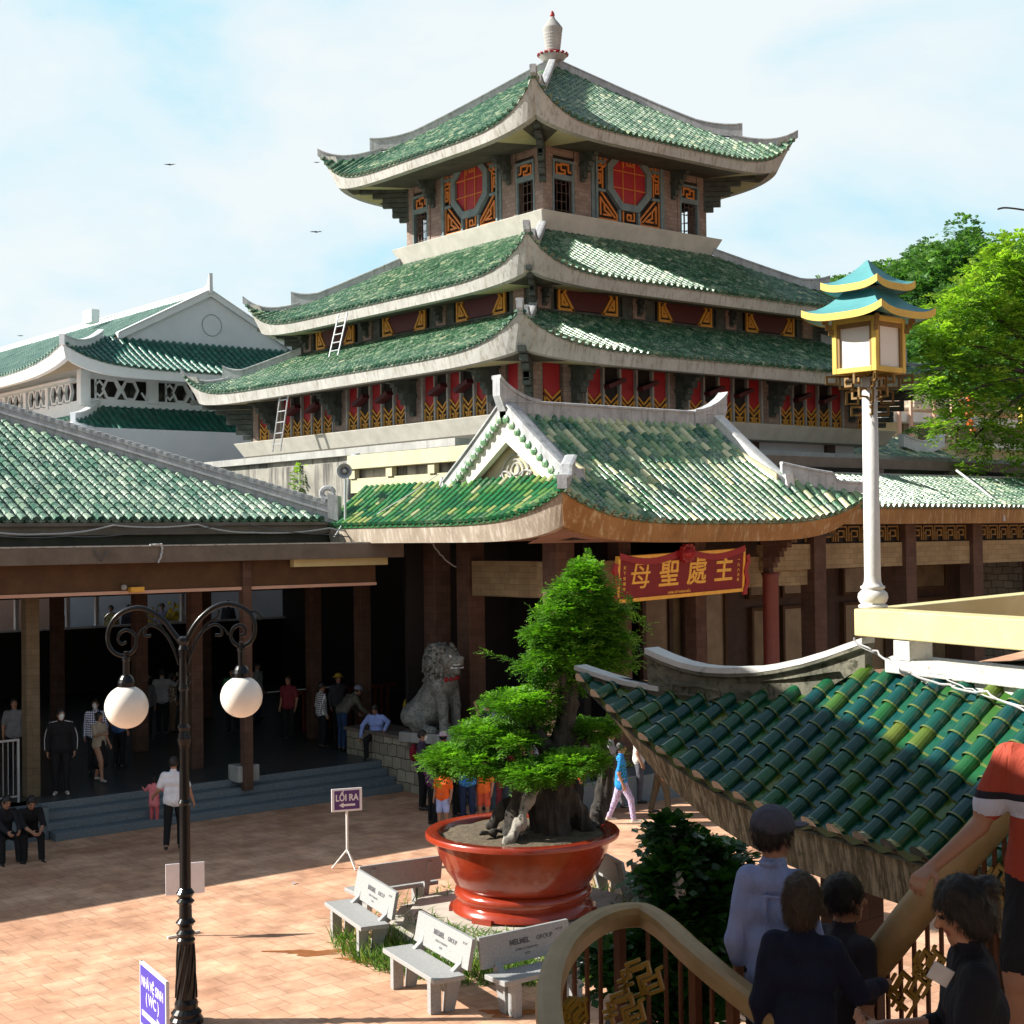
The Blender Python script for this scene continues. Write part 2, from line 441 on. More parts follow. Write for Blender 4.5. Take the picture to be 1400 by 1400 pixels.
def body_mesh(name, B, vox, mats, noise_amp=None, smooth=True):
    V, Q, mid = B.surface(vox, noise_amp)
    me = bpy.data.meshes.new(name); me.from_pydata(V.tolist(), [], Q.tolist())
    for m in mats: me.materials.append(MATS[m])
    me.polygons.foreach_set('material_index', mid.astype(np.int32)); me.polygons.foreach_set('use_smooth', np.full(len(Q), smooth)); me.update(); return me

# ---------------------------------------------------------------- people
def cloth(c, pattern=None, c2=(0.8, 0.8, 0.8)):
    key = 'cloth_%s_%s' % ('_'.join('%.2f' % x for x in c), pattern or '')
    if key in MATS: return key
    m, nt, b = newmat(key); co = coord(nt)
    n = noise(nt, co, 7, 5, 0.6); r = ramp(nt, n.outputs[0], [(0.3, tuple(x*0.82 for x in c)), (0.7, tuple(min(1, x*1.1) for x in c))]); col = r.outputs[0]
    if pattern == 'plaid':
        for ax in (0, 2):
            sc = [0.001]*3; sc[ax] = 1; w = nt.nodes.new('ShaderNodeTexWave'); w.inputs['Scale'].default_value = 6.5; w.bands_direction = 'X' if ax == 0 else 'Z'; L(nt, co, w.inputs[0])
            rr = ramp(nt, w.outputs[0], [(0.78, (0, 0, 0)), (0.86, (1, 1, 1))]); col = mix(nt, rr.outputs[0], col, c2)
    elif pattern == 'print':
        v = nt.nodes.new('ShaderNodeTexVoronoi'); v.inputs['Scale'].default_value = 22; L(nt, co, v.inputs[0])
        rr = ramp(nt, v.outputs[0], [(0.25, (1, 1, 1)), (0.34, (0, 0, 0))]); col = mix(nt, rr.outputs[0], col, c2)
    elif pattern == 'band':
        sx = nt.nodes.new('ShaderNodeSeparateXYZ'); L(nt, co, sx.inputs[0])
        mr = nt.nodes.new('ShaderNodeMapRange'); mr.inputs[1].default_value = 1.0; mr.inputs[2].default_value = 1.5; L(nt, sx.outputs[2], mr.inputs[0])
        rr = ramp(nt, mr.outputs[0], [(0.0, c), (0.33, (0.55, 0.6, 0.75)), (0.47, (0.02, 0.02, 0.03)), (0.53, c)], 'CONSTANT'); col = rr.outputs[0]
    L(nt, col, b.inputs['Base Color']); b.inputs['Roughness'].default_value = 0.85; b.inputs['Specular IOR Level'].default_value = 0.25
    n2 = noise(nt, coord(nt, (1, 1, 0.35)), 9, 3, 0.5); n2.inputs['Distortion'].default_value = 1.2; bump(nt, b, n2.outputs[0], 0.9, 0.035)
    return key
plain('skin', (0.42, 0.22, 0.14), 0.55, var=0.08); plain('hair_black', (0.012, 0.010, 0.009), 0.5, var=0.3, sc=60, bs=0.6)
plain('hair_brown', (0.05, 0.03, 0.018), 0.55, var=0.3, sc=60, bs=0.6); plain('eye_dark', (0.01, 0.008, 0.008), 0.3); plain('lips', (0.32, 0.10, 0.08), 0.5)
plain('mask_cloth', (0.75, 0.78, 0.8), 0.8); plain('shoe_dark', (0.02, 0.02, 0.022), 0.5); plain('shoe_pale', (0.5, 0.47, 0.42), 0.6)
def rotx(p, ang, c):
    p = np.array(p, float)-c; ca, sa = math.cos(ang), math.sin(ang)
    return np.array([p[0], p[1]*ca+p[2]*sa, -p[1]*sa+p[2]*ca])+c
def hand(B, w, d, n, side=1, curl=0.5, sc=1.0, mat=0, spread=0.0):
    """palm, four jointed fingers of unequal length and a thumb leaving the side of the palm"""
    w = np.array(w, float); d = nrm(d); n = np.array(n, float); n = nrm(n-d*(n@d)); s = np.cross(d, n)*side
    for i, (ln, off) in enumerate(((0.030, 0.027), (0.035, 0.009), (0.033, -0.009), (0.026, -0.026))):
        o = s*off*sc; k = w+d*0.085*sc+o*1.05
        B.cone(w+d*0.012*sc+o*0.55, k, 0.015*sc, 0.0125*sc, mat, 0.012)
        c1 = curl*0.8; d1 = nrm(d*math.cos(c1)+n*math.sin(c1)+s*spread*off*10); k1 = k+d1*ln*1.15*sc
        c2 = curl*1.9; d2 = nrm(d*math.cos(c2)+n*math.sin(c2)); k2 = k1+d2*ln*1.0*sc
        B.cone(k, k1, 0.0100*sc, 0.0090*sc, mat, 0.004); B.cone(k1, k2, 0.0090*sc, 0.0072*sc, mat, 0.003)
    t0 = w+d*0.025*sc+s*0.024*sc; t1 = t0+nrm(d*0.6+s*0.75+n*0.3)*0.040*sc; t2 = t1+nrm(d*0.85+s*0.1+n*0.6)*0.032*sc
    B.cone(t0, t1, 0.014*sc, 0.011*sc, mat, 0.008); B.cone(t1, t2, 0.0105*sc, 0.0085*sc, mat, 0.004)
def person(label, loc, face, h=1.65, top=(0.8, 0.8, 0.82), topp=None, sleeve='short', bottom=(0.02, 0.02, 0.025), botp=None, legs='trousers', shoe='shoe_dark',
           hair='short', hairmat='hair_black', cap=None, mask=False, lean=0.0, hyaw=0.0, hpitch=0.0, pz=0.0, armR=None, armL=None, legR=None, legL=None,
           vox=0.014, group=None, slim=1.0, curl=0.6, palmR=None, palmL=None, hem=0.93, stripe=False, c2=(0.8, 0.8, 0.8), extra=None, roll=0.0, collar=False):
    k = h/1.70; B = Body(); SK, TP, BT, SH, EY, LP, MK = 0, 1, 2, 3, 4, 5, 6
    pc = np.array([0, 0, 0.95+pz])
    T = lambda x, y, z: rotx((x*slim, y, z+pz), lean, pc)
    B.cone(T(-.070, 0, .965), T(.070, 0, .965), .112*slim, .112*slim, BT, .03)
    B.cone(T(-.055, 0.005, 1.09), T(.055, 0.005, 1.09), .108*slim, .108*slim, TP, .05)
    B.cone(T(-.085, 0, 1.25), T(.085, 0, 1.25), .112*slim, .112*slim, TP, .05)
    B.cone(T(-.135, -.005, 1.375), T(.135, -.005, 1.375), .062, .062, TP, .05)
    B.cone(T(0, -.012, 1.38), T(0, 0, 1.462), .085, .056, TP, .03)
    B.cone(T(-.062, 0, hem), T(.062, 0, hem), .126*slim, .126*slim, TP, .02); B.cone(T(-.062, 0, hem), T(-.06, 0, 1.1), .124*slim, .112*slim, TP, .02); B.cone(T(.062, 0, hem), T(.06, 0, 1.1), .124*slim, .112*slim, TP, .02)
    B.cone(T(0, -.006, 1.43), T(0, .008, 1.53), .050, .048, SK, .015)
    # head
    hc = T(0, .012, 1.60); yw = hyaw; ca, sa = math.cos(yw), math.sin(yw); p_ = lean*0.35+hpitch; cb, sb = math.cos(p_), math.sin(p_)
    Mz = np.array([[ca, -sa, 0], [sa, ca, 0], [0, 0, 1]]).T; Mx = np.array([[1, 0, 0], [0, cb, -sb], [0, sb, cb]]).T
    M = Mz.T@Mx                                        # local -> body
    HP = lambda x, y, z: hc+M@np.array([x, y, z], float)
    B.ell(hc, (.073, .092, .105), SK, .015, M)
    B.cone(HP(0, .018, -.045), HP(0, .050, -.088), .062, .036, SK, .03)
    B.cone(HP(0, .086, -.002), HP(0, .104, -.030), .010, .0145, SK, .012)
    B.cone(HP(-.032, .078, .024), HP(.032, .078, .024), .014, .014, SK, .01)
    for sx in (-1, 1):
        B.ell(HP(sx*.075, -.002, -.012), (.010, .018, .030), SK, .008, M)
        B.ell(HP(sx*.029, .0835, .004), (.014, .006, .006), 10+EY, .002, M); B.cone(HP(sx*.016, .087, .026), HP(sx*.044, .078, .029), .0045, .0035, 10+EY, .002)
    B.cone(HP(-.020, .083, -.060), HP(.020, .083, -.060), .0065, .0065, 10+LP, .003)
    if mask:
        B.cone(HP(0, .075, -.030), HP(0, .066, -.078), .042, .038, 10+MK, .012); B.cone(HP(-.07, .01, -.03), HP(.07, .01, -.03), .012, .012, SK, .01)
    ends = {}
    for sx, arm, palm in ((1, armR, palmR), (-1, armL, palmL)):
        sh = T(sx*.172*slim**0.5, -.008, 1.368)
        if arm is None: el = sh+np.array([sx*.055, -.035, -.275]); wr = el+np.array([sx*.005, .085, -.225])
        else: el = sh+np.array(arm[0], float)*np.array([sx, 1, 1]); wr = el+np.array(arm[1], float)*np.array([sx, 1, 1])
        du = nrm(el-sh); dl = nrm(wr-el)
        B.cone(sh, el, .047, .038, SK if sleeve is None else SK, .02); B.cone(el, wr, .038, .026, SK, .01)
        if sleeve == 'short': B.cone(sh-du*.01, sh+du*.185, .062, .066, TP, .03)
        elif sleeve == 'long': B.cone(sh-du*.01, el, .062, .050, TP, .03); B.cone(el, wr-dl*.015, .050, .040, TP, .02)
        elif sleeve == 'rolled': B.cone(sh-du*.01, el, .060, .052, TP, .03); B.cone(el, el+dl*.08, .052, .046, TP, .02)
        else: B.cone(sh-du*.02, sh+du*.03, .055, .055, TP, .02)
        n = np.array(palm, float) if palm is not None else np.array([-sx, 0.2, 0.0]); dh = nrm(dl+np.array([0, 0, -.1]) if arm is None else dl)
        if palm is not None and len(palm) == 6: dh = nrm(palm[3:]); n = np.array(palm[:3], float)
        hand(B, wr, dh, n, side=sx, curl=curl, sc=1.0, mat=SK); ends[sx] = wr
    feet = []
    for sx, lg in ((1, legR), (-1, legL)):
        hp = np.array([sx*.085*slim, 0, .93+pz])
        if lg is None: kn = hp+np.array([sx*.012, .02, -.43]); an = kn+np.array([0, -.03, -.42])
        else: kn = hp+np.array(lg[0], float)*np.array([sx, 1, 1]); an = kn+np.array(lg[1], float)*np.array([sx, 1, 1])
        lm = {'trousers': BT, 'shorts': SK, 'skirt': SK}[legs]
        B.cone(hp, kn, .088*slim, .058, BT if legs == 'trousers' else SK, .02); B.cone(kn, an, .056, .038, SK, .012)
        if legs == 'trousers': B.cone(kn, an+(kn-an)*.10, .066, .056, BT, .02); B.cone(hp, kn, .092*slim, .068, BT, .02)
        elif legs == 'shorts': B.cone(hp, hp+(kn-hp)*.82, .100*slim, .084, BT, .03)
        fd = np.array([sx*.03, .15, -.035]) if (lg is None or len(lg) < 3) else np.array(lg[2], float)*np.array([sx, 1, 1])
        B.cone(an+np.array([0, -.02, -.035]), an+fd, .038, .030, 3, .02); feet.append(an)
    if legs == 'skirt': B.cone(T(0, 0, .96), (np.array([0, .01, .52+pz]) if lean < .6 else T(0, 0.2, .8)), .135, .20, BT, .03)
    if extra: extra(B, T, HP, ends)
    if collar:
        for q in range(12):
            a = 2*PI*q/12; a2 = 2*PI*(q+1)/12
            B.cone(T(.064*math.cos(a), -.005+.062*math.sin(a), 1.455+.012*(math.sin(a) < 0)), T(.064*math.cos(a2), -.005+.062*math.sin(a2), 1.455+.012*(math.sin(a2) < 0)), .014, .014, 10+TP, .006)
        B.cone(T(-.13, -.118, 1.33), T(.13, -.118, 1.33), .006, .006, TP, .004); B.cone(T(0, -.118, 1.33), T(0, -.120, 1.0), .008, .006, TP, .004)
    folds = None
    if vox < .01:
        def folds(P):
            x, y, z = P[..., 0], P[..., 1], P[..., 2]
            m = np.clip((1.43+pz-z)/.06, 0, 1)*np.clip((.30-np.abs(x))/.05, 0, 1)*np.clip((z-.9-pz)/.05, 0, 1)
            w = np.sin(x*44+2.6*np.sin(z*7+1)+1.5*np.sin(z*17+x*9))*(.6+.4*np.sin(z*5))+.6*np.sin(z*30+4.0*np.sin(x*13+.5)+x*30)*np.clip(np.abs(x)*6, .2, 1)
            return m*.0026*w
    mats = ['skin', cloth(top, topp, c2), cloth(bottom, botp, c2), shoe, 'eye_dark', 'lips', 'mask_cloth', 'skin', cloth((0.16, 0.01, 0.02)), 'hair_black']
    me = body_mesh('person', B, vox/k, mats, folds); me.transform(Matrix.Scale(k, 4))
    o = bpy.data.objects.new('person', me); COL.objects.link(o); tag(o, label, 'person', group)
    o.location = tuple(map(float, loc)); a = R(face); dv = RGT*math.sin(a)+FWD*math.cos(a); o.rotation_euler = (0, roll, math.atan2(-dv[0], dv[1]))
    # hair
    Hb = Body(); Hb.ell(HP(0, -.012, .014), (.085, .103, .110), 0, .015, M)
    if hair in ('long', 'bun', 'ponytail'): Hb.ell(HP(0, -.030, -.02), (.085, .085, .11), 0, .03, M)
    if hair == 'bob': Hb.ell(HP(0, -.022, -.045), (.084, .090, .10), 0, .03, M)
    if hair == 'long': Hb.cone(HP(0, -.055, -.02), HP(0, -.095, -.22), .080, .070, 0, .03)
    if hair == 'bun': Hb.ell(HP(0, -.115, .045), (.045, .045, .042), 0, .015, M)
    if hair == 'ponytail': Hb.cone(HP(0, -.10, .02), HP(0, -.125, -.20), .034, .022, 0, .02)
    Hb.cut(HP(0, .115, -.055), (.082, .090, .100), .012, M)
    if hair == 'short': Hb.cut(HP(0, .02, -.115), (.12, .15, .068), .012, M)
    hm = body_mesh('hair', Hb, (vox if vox < .012 else .012)/k, [hairmat], lambda P: 0.004*np.sin(P[..., 0]*150+np.sin(P[..., 2]*60)*2)*np.cos(P[..., 1]*120)+0.0035*np.sin(P[..., 0]*47+P[..., 2]*61+2*np.sin(P[..., 1]*50))); hm.transform(Matrix.Scale(k, 4))
    if vox < .01:
        nv = len(hm.vertices); co_ = np.empty(nv*3); hm.vertices.foreach_get('co', co_); co_ = co_.reshape(-1, 3); no_ = np.empty(nv*3); hm.vertices.foreach_get('normal', no_); no_ = no_.reshape(-1, 3)
        pk = RNG.integers(0, nv, 5200); P0 = co_[pk]+RNG.normal(size=(5200, 3))*.003; N0 = no_[pk]
        cdir = P0-np.array(HP(0, -.03, .09))*k; tg = np.cross(np.cross(N0, cdir+RNG.normal(size=(5200, 3))*.03), N0); tg /= np.maximum(np.linalg.norm(tg, axis=1, keepdims=True), 1e-6); tg = tg*(1-2*0)+np.array([0, 0, -.35])
        sd_ = np.cross(tg, N0); sd_ /= np.maximum(np.linalg.norm(sd_, axis=1, keepdims=True), 1e-6); ln_ = RNG.uniform(.012, .035, (5200, 1)); of = N0*RNG.uniform(.0, .004, (5200, 1)); en = N0*RNG.uniform(.001, .007, (5200, 1))
        w_ = sd_*.0011; V4 = np.stack([P0+of-w_, P0+of+w_, P0+tg*ln_+en], 1).reshape(-1, 3)
        sm = bpy.data.meshes.new('hair_strands'); sm.from_pydata(V4.tolist(), [], np.arange(len(V4)).reshape(-1, 3).tolist()); sm.materials.append(MATS[hairmat])
        so_ = bpy.data.objects.new('hair_strands', sm); COL.objects.link(so_)
    ho = bpy.data.objects.new('hair', hm); COL.objects.link(ho); ho.parent = o
    if vox < .01: so_.parent = ho
    if cap is not None:
        Cb = Body()
        if cap[0] == 'cap':
            Cb.ell(HP(0, -.008, .040), (.095, .112, .092), 0, .01, M); Cb.cut(HP(0, .0, -.075), (.2, .2, .092), .006, M)
            Cb.ell(HP(0, .125, .022), (.070, .085, .010), 0, .012, M); Cb.ell(HP(0, -.008, .132), (.010, .010, .006), 0, .004, M)
        elif cap[0] == 'hat':
            Cb.ell(HP(0, -.005, .060), (.098, .108, .090), 0, .02, M); Cb.cut(HP(0, 0, -.065), (.3, .3, .09), .006, M); Cb.ell(HP(0, 0, .040), (.165, .175, .014), 0, .02, M)
        cm = body_mesh(cap[0], Cb, min(vox, .010)/k, [cloth(cap[1])]); cm.transform(Matrix.Scale(k, 4))
        c = bpy.data.objects.new('cap' if cap[0] == 'cap' else 'hat', cm); COL.objects.link(c); c.parent = o
    if stripe:
        sb = MB()
        for sx in (-1, 1):
            sh = T(sx*.18*slim**0.5, -.008, 1.368); el = sh+np.array([sx*.055, -.035, -.275]); wr = el+np.array([sx*.005, .085, -.225])
            for q in (-.012, .012): sb.tube([(T(sx*.06, 0.0, 1.452)+np.array([0, q, 0.012]))*k, (sh+np.array([sx*.02, q, .062]))*k, (sh*.4+el*.6+np.array([sx*.062, q, 0.01]))*k, (el+np.array([sx*.055, q, 0]))*k, (wr+np.array([sx*.045, q, .04]))*k], 0.006, 5)
        so = obj('sleeve_stripe', sb, 'mask_cloth', o)
    return o
# ---------------------------------------------------------------- palette

TG = [(0.0, (0.026, 0.080, 0.046)), (0.35, (0.038, 0.112, 0.058)), (0.7, (0.055, 0.145, 0.075)), (0.88, (0.085, 0.18, 0.095)), (0.95, (0.17, 0.26, 0.14)), (1.0, (0.42, 0.44, 0.28))]
glaze('glaze_tower', TG, (0.1, 0.2, 0.1), 0.2, 0.65, (0.36, 0.42, 0.30), (0.61, 0.70), 3.0)
glaze('glaze_portico', [(0.0, (0.02, 0.09, 0.07)), (0.3, (0.04, 0.16, 0.07)), (0.55, (0.09, 0.22, 0.10)), (0.72, (0.22, 0.33, 0.14)), (0.88, (0.50, 0.50, 0.26)), (1.0, (0.72, 0.68, 0.42))], (0.1, 0.2, 0.1), 0.24, 0.7, (0.44, 0.50, 0.36), (0.57, 0.71), 3.0)
glaze('glaze_skirt', [(0.0, (0.01, 0.10, 0.04)), (0.5, (0.02, 0.17, 0.05)), (0.8, (0.09, 0.22, 0.05)), (0.93, (0.28, 0.32, 0.10)), (1.0, (0.4, 0.4, 0.25))], (0.1, 0.2, 0.1), 0.25, 0.5, (0.3, 0.34, 0.22), (0.60, 0.76))
glaze('glaze_hall', [(0.0, (0.022, 0.075, 0.055)), (0.4, (0.045, 0.125, 0.085)), (0.75, (0.075, 0.17, 0.115)), (1.0, (0.22, 0.30, 0.21))], (0.1, 0.2, 0.1), 0.16, 0.5, (0.34, 0.42, 0.33), (0.56, 0.70), 2.5)
glaze('glaze_teal_sky_sheen', [(0.0, (0.02, 0.11, 0.09)), (1.0, (0.06, 0.2, 0.16))], (0.05, 0.15, 0.1), 0.25, 0.7, (0.30, 0.42, 0.36), (0.45, 0.65))  # paler copy of glaze_teal: sky reflection put into its tones and dirt colour
glaze('glaze_teal', [(0.0, (0.006, 0.075, 0.055)), (1.0, (0.015, 0.13, 0.09))], (0.05, 0.15, 0.1), 0.28, 0.25, (0.15, 0.22, 0.18), (0.6, 0.8))
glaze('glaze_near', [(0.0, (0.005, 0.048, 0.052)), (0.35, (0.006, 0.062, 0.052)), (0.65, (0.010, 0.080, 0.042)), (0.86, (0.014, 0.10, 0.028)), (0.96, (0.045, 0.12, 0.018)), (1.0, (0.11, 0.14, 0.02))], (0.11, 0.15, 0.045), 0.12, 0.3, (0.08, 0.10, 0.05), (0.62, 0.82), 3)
worn('concrete_eave', (0.40, 0.395, 0.37), (0.53, 0.525, 0.50), 1.5, 0.85, streak=(9, 0.50, 0.66, (0.24, 0.22, 0.18)), spots=(3, 0.6, 0.8, (0.26, 0.22, 0.13)))
worn('concrete_greybrown', (0.30, 0.24, 0.18), (0.44, 0.37, 0.29), 1.5, 0.85, streak=(9, 0.5, 0.68, (0.52, 0.47, 0.40)), spots=(4, 0.55, 0.8, (0.20, 0.14, 0.09)))
worn('concrete_brown', (0.26, 0.125, 0.035), (0.37, 0.20, 0.07), 1.5, 0.8, streak=(9, 0.52, 0.68, (0.46, 0.35, 0.20)), spots=(4, 0.55, 0.8, (0.16, 0.08, 0.03)))
worn('concrete_grey', (0.30, 0.30, 0.29), (0.44, 0.44, 0.42), 2, 0.85, streak=(6, 0.55, 0.75, (0.18, 0.18, 0.17)))
worn('concrete_slab', (0.48, 0.47, 0.42), (0.62, 0.60, 0.54), 2, 0.85, streak=(6, 0.6, 0.8, (0.36, 0.33, 0.26)))
worn('concrete_stained', (0.22, 0.21, 0.18), (0.42, 0.40, 0.35), 1.2, 0.9, streak=(2.2, 0.46, 0.60, (0.07, 0.065, 0.06)))
worn('concrete_beam', (0.13, 0.105, 0.085), (0.20, 0.165, 0.135), 2, 0.85, streak=(4, 0.55, 0.8, (0.12, 0.095, 0.075)))
worn('roof_flat', (0.03, 0.035, 0.025), (0.07, 0.065, 0.05), 1.5, 0.9)
worn('ridge_grey', (0.36, 0.37, 0.39), (0.52, 0.53, 0.54), 3, 0.8, streak=(8, 0.5, 0.7, (0.22, 0.23, 0.23)), spots=(7, 0.55, 0.7, (0.18, 0.19, 0.18)), bs=0.5, bsc=18)
worn('ridge_white', (0.62, 0.62, 0.60), (0.80, 0.80, 0.78), 3, 0.8, spots=(9, 0.56, 0.7, (0.3, 0.3, 0.27)), bs=0.4, bsc=20)
worn('ridge_mossy', (0.10, 0.10, 0.075), (0.24, 0.23, 0.17), 4, 0.9, spots=(14, 0.5, 0.65, (0.035, 0.035, 0.02)), bs=0.9, bsc=25)
worn('bracket_grey', (0.035, 0.045, 0.04), (0.09, 0.11, 0.10), 4, 0.85, bs=0.4)
worn('frame_blue', (0.13, 0.18, 0.19), (0.20, 0.26, 0.27), 3, 0.8)
def brickish(name, c1, c2, mortar, sc=1.0, bw=0.3, bh=0.14, ms=0.006, off=0.5, rough=0.85, dist=0.0, rot=None, bs=0.5):
    m, nt, b = newmat(name); t = nt.nodes.new('ShaderNodeTexCoord'); geo = t.outputs['Object']
    sx = nt.nodes.new('ShaderNodeSeparateXYZ'); L(nt, geo, sx.inputs[0]); ad = nt.nodes.new('ShaderNodeMath'); L(nt, sx.outputs[0], ad.inputs[0]); L(nt, sx.outputs[1], ad.inputs[1])
    cb = nt.nodes.new('ShaderNodeCombineXYZ'); L(nt, ad.outputs[0], cb.inputs[0]); L(nt, sx.outputs[2], cb.inputs[1]); vec = cb.outputs[0]
    if rot == 'floor': vec = geo
    if dist:
        n0 = noise(nt, geo, 3, 2); vm = nt.nodes.new('ShaderNodeVectorMath'); vm.operation = 'MULTIPLY_ADD'; L(nt, n0.outputs[1], vm.inputs[0]); vm.inputs[1].default_value = (dist,)*3; L(nt, vec, vm.inputs[2]); vec = vm.outputs[0]
    br = nt.nodes.new('ShaderNodeTexBrick'); L(nt, vec, br.inputs['Vector']); br.offset = off
    br.inputs['Scale'].default_value = sc; br.inputs['Brick Width'].default_value = bw; br.inputs['Row Height'].default_value = bh; br.inputs['Mortar Size'].default_value = ms
    br.inputs['Color1'].default_value = (*c1, 1); br.inputs['Color2'].default_value = (*c2, 1); br.inputs['Mortar'].default_value = (*mortar, 1)
    n = noise(nt, geo, 2.2, 6, 0.65); r = ramp(nt, n.outputs[0], [(0.3, (0.72, 0.72, 0.72)), (0.7, (1.12, 1.12, 1.12))]); col = mix(nt, 1.0, br.outputs[0], r.outputs[0], 'MULTIPLY')
    L(nt, col, b.inputs['Base Color']); b.inputs['Roughness'].default_value = rough
    bump(nt, b, br.outputs['Fac'], -bs, 0.01); return m, nt, b, col
brickish('stone_pink', (0.22, 0.155, 0.13), (0.28, 0.215, 0.18), (0.13, 0.10, 0.085), bw=0.22, bh=0.13)
brickish('stone_col', (0.085, 0.042, 0.027), (0.115, 0.06, 0.04), (0.05, 0.028, 0.02), bw=0.3, bh=0.16, ms=0.004)
brickish('hall_post', (0.13, 0.095, 0.055), (0.16, 0.12, 0.07), (0.09, 0.065, 0.04), bw=0.34, bh=0.13, ms=0.004)
brickish('stone_tan', (0.27, 0.19, 0.10), (0.35, 0.26, 0.14), (0.17, 0.115, 0.06), bw=0.34, bh=0.13, ms=0.004)
brickish('stone_wall', (0.26, 0.235, 0.18), (0.40, 0.36, 0.28), (0.03, 0.027, 0.02), bw=0.34, bh=0.26, ms=0.010, dist=0.10, bs=1.0)
brickish('rubble', (0.32, 0.27, 0.2), (0.44, 0.36, 0.27), (0.10, 0.08, 0.06), bw=0.35, bh=0.2, ms=0.012, dist=0.15, bs=1.0)
# paving: terracotta tiles, worn, a damp patch of its own shape
m, nt, b, col = brickish('paving', (0.61, 0.36, 0.225), (0.66, 0.42, 0.28), (0.40, 0.235, 0.15), bw=0.40, bh=0.40, ms=0.008, off=0.5, rough=0.7, rot='floor', bs=0.25)
geo = coord(nt); n1 = noise(nt, geo, 0.55, 5, 0.65); r1 = ramp(nt, n1.outputs[0], [(0.36, (0.72, 0.62, 0.58)), (0.66, (1.12, 1.12, 1.12))]); col = mix(nt, 1.0, col, r1.outputs[0], 'MULTIPLY')
n2 = noise(nt, geo, 26, 3, 0.6); r2 = ramp(nt, n2.outputs[0], [(0.62, (0, 0, 0)), (0.75, (0.25, 0.25, 0.25))]); col = mix(nt, r2.outputs[0], col, (0.2, 0.12, 0.08))
vo = nt.nodes.new('ShaderNodeTexVoronoi'); vo.inputs['Scale'].default_value = 1.25; L(nt, geo, vo.inputs[0]); r3 = ramp(nt, vo.outputs['Color'], [(0.78, (0, 0, 0)), (0.86, (0.35, 0.35, 0.35))]); col = mix(nt, r3.outputs[0], col, (0.44, 0.23, 0.14))
L(nt, col, b.inputs['Base Color'])
worn('wet_patch', (0.30, 0.11, 0.04), (0.40, 0.16, 0.06), 6, 0.25)
worn('step_granite', (0.10, 0.14, 0.165), (0.19, 0.24, 0.275), 30, 0.45, spots=(60, 0.6, 0.7, (0.28, 0.3, 0.32)), bs=0.1)
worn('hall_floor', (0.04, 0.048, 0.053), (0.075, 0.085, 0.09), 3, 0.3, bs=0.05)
worn('granite', (0.28, 0.285, 0.285), (0.41, 0.415, 0.41), 60, 0.6, spots=(90, 0.55, 0.66, (0.12, 0.12, 0.12)), bs=0.1)
worn('board_brown', (0.075, 0.033, 0.010), (0.115, 0.054, 0.017), 3, 0.75, streak=(10, 0.55, 0.8, (0.08, 0.04, 0.015)))
worn('dark_wood', (0.05, 0.024, 0.015), (0.085, 0.04, 0.024), 4, 0.6)
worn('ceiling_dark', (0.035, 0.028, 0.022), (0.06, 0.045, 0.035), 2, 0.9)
worn('post_white', (0.72, 0.71, 0.68), (0.80, 0.79, 0.76), 4, 0.5)
worn('white_paint', (0.74, 0.77, 0.80), (0.82, 0.84, 0.86), 2, 0.7, streak=(5, 0.66, 0.85, (0.55, 0.57, 0.6)))
worn('white_wall', (0.68, 0.72, 0.78), (0.78, 0.81, 0.86), 1, 0.8)
worn('pink_wall', (0.62, 0.36, 0.26), (0.7, 0.44, 0.33), 1, 0.8)
worn('cream', (0.52, 0.47, 0.29), (0.60, 0.55, 0.36), 2, 0.8, spots=(5, 0.62, 0.8, (0.45, 0.38, 0.24)))
worn('cream_yellow', (0.62, 0.52, 0.24), (0.70, 0.61, 0.33), 2.5, 0.75, spots=(22, 0.66, 0.76, (0.45, 0.38, 0.22)), bs=0.4, bsc=60)
worn('stucco_white', (0.70, 0.69, 0.64), (0.80, 0.79, 0.74), 3, 0.9, spots=(16, 0.56, 0.66, (0.28, 0.26, 0.2)), bs=0.9, bsc=45)
worn('gable_white', (0.70, 0.68, 0.58), (0.78, 0.76, 0.68), 2, 0.85, spots=(4, 0.62, 0.8, (0.5, 0.45, 0.32)))
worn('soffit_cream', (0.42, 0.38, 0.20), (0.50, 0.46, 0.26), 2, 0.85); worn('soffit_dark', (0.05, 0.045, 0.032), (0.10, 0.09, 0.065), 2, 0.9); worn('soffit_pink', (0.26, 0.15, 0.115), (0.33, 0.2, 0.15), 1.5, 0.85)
worn('stain_reed', (0.15, 0.12, 0.07), (0.30, 0.235, 0.14), 5, 0.9, streak=(26, 0.46, 0.6, (0.50, 0.42, 0.28)), spots=(9, 0.56, 0.72, (0.06, 0.045, 0.025)), bs=0.7, bsc=40)
worn('terrazzo', (0.34, 0.225, 0.095), (0.44, 0.31, 0.145), 5, 0.5, spots=(70, 0.6, 0.7, (0.22, 0.17, 0.10)), bs=0.12)
worn('pot_glaze', (0.27, 0.026, 0.009), (0.38, 0.046, 0.016), 2.5, 0.22, bs=0.12, bsc=12); MATS['pot_glaze'].node_tree.nodes['Principled BSDF'].inputs['Coat Weight'].default_value = 0.4
worn('soil', (0.07, 0.05, 0.03), (0.16, 0.125, 0.08), 12, 0.95, spots=(30, 0.55, 0.7, (0.28, 0.22, 0.13)), bs=1.0, bsc=40)
worn('plinth', (0.42, 0.39, 0.33), (0.56, 0.52, 0.45), 3, 0.9)
worn('deadwood', (0.22, 0.2, 0.17), (0.4, 0.37, 0.32), 6, 0.8, streak=(14, .5, .65, (.06, .05, .04)))
worn('bark', (0.018, 0.016, 0.013), (0.085, 0.072, 0.058), 5, 0.9, streak=(12, 0.42, 0.58, (0.018, 0.015, 0.012)), bs=1.0, bsc=25)
worn('mane_stone', (0.015, 0.017, 0.015), (0.30, 0.31, 0.285), 14, 0.7, bs=0.8, bsc=40)
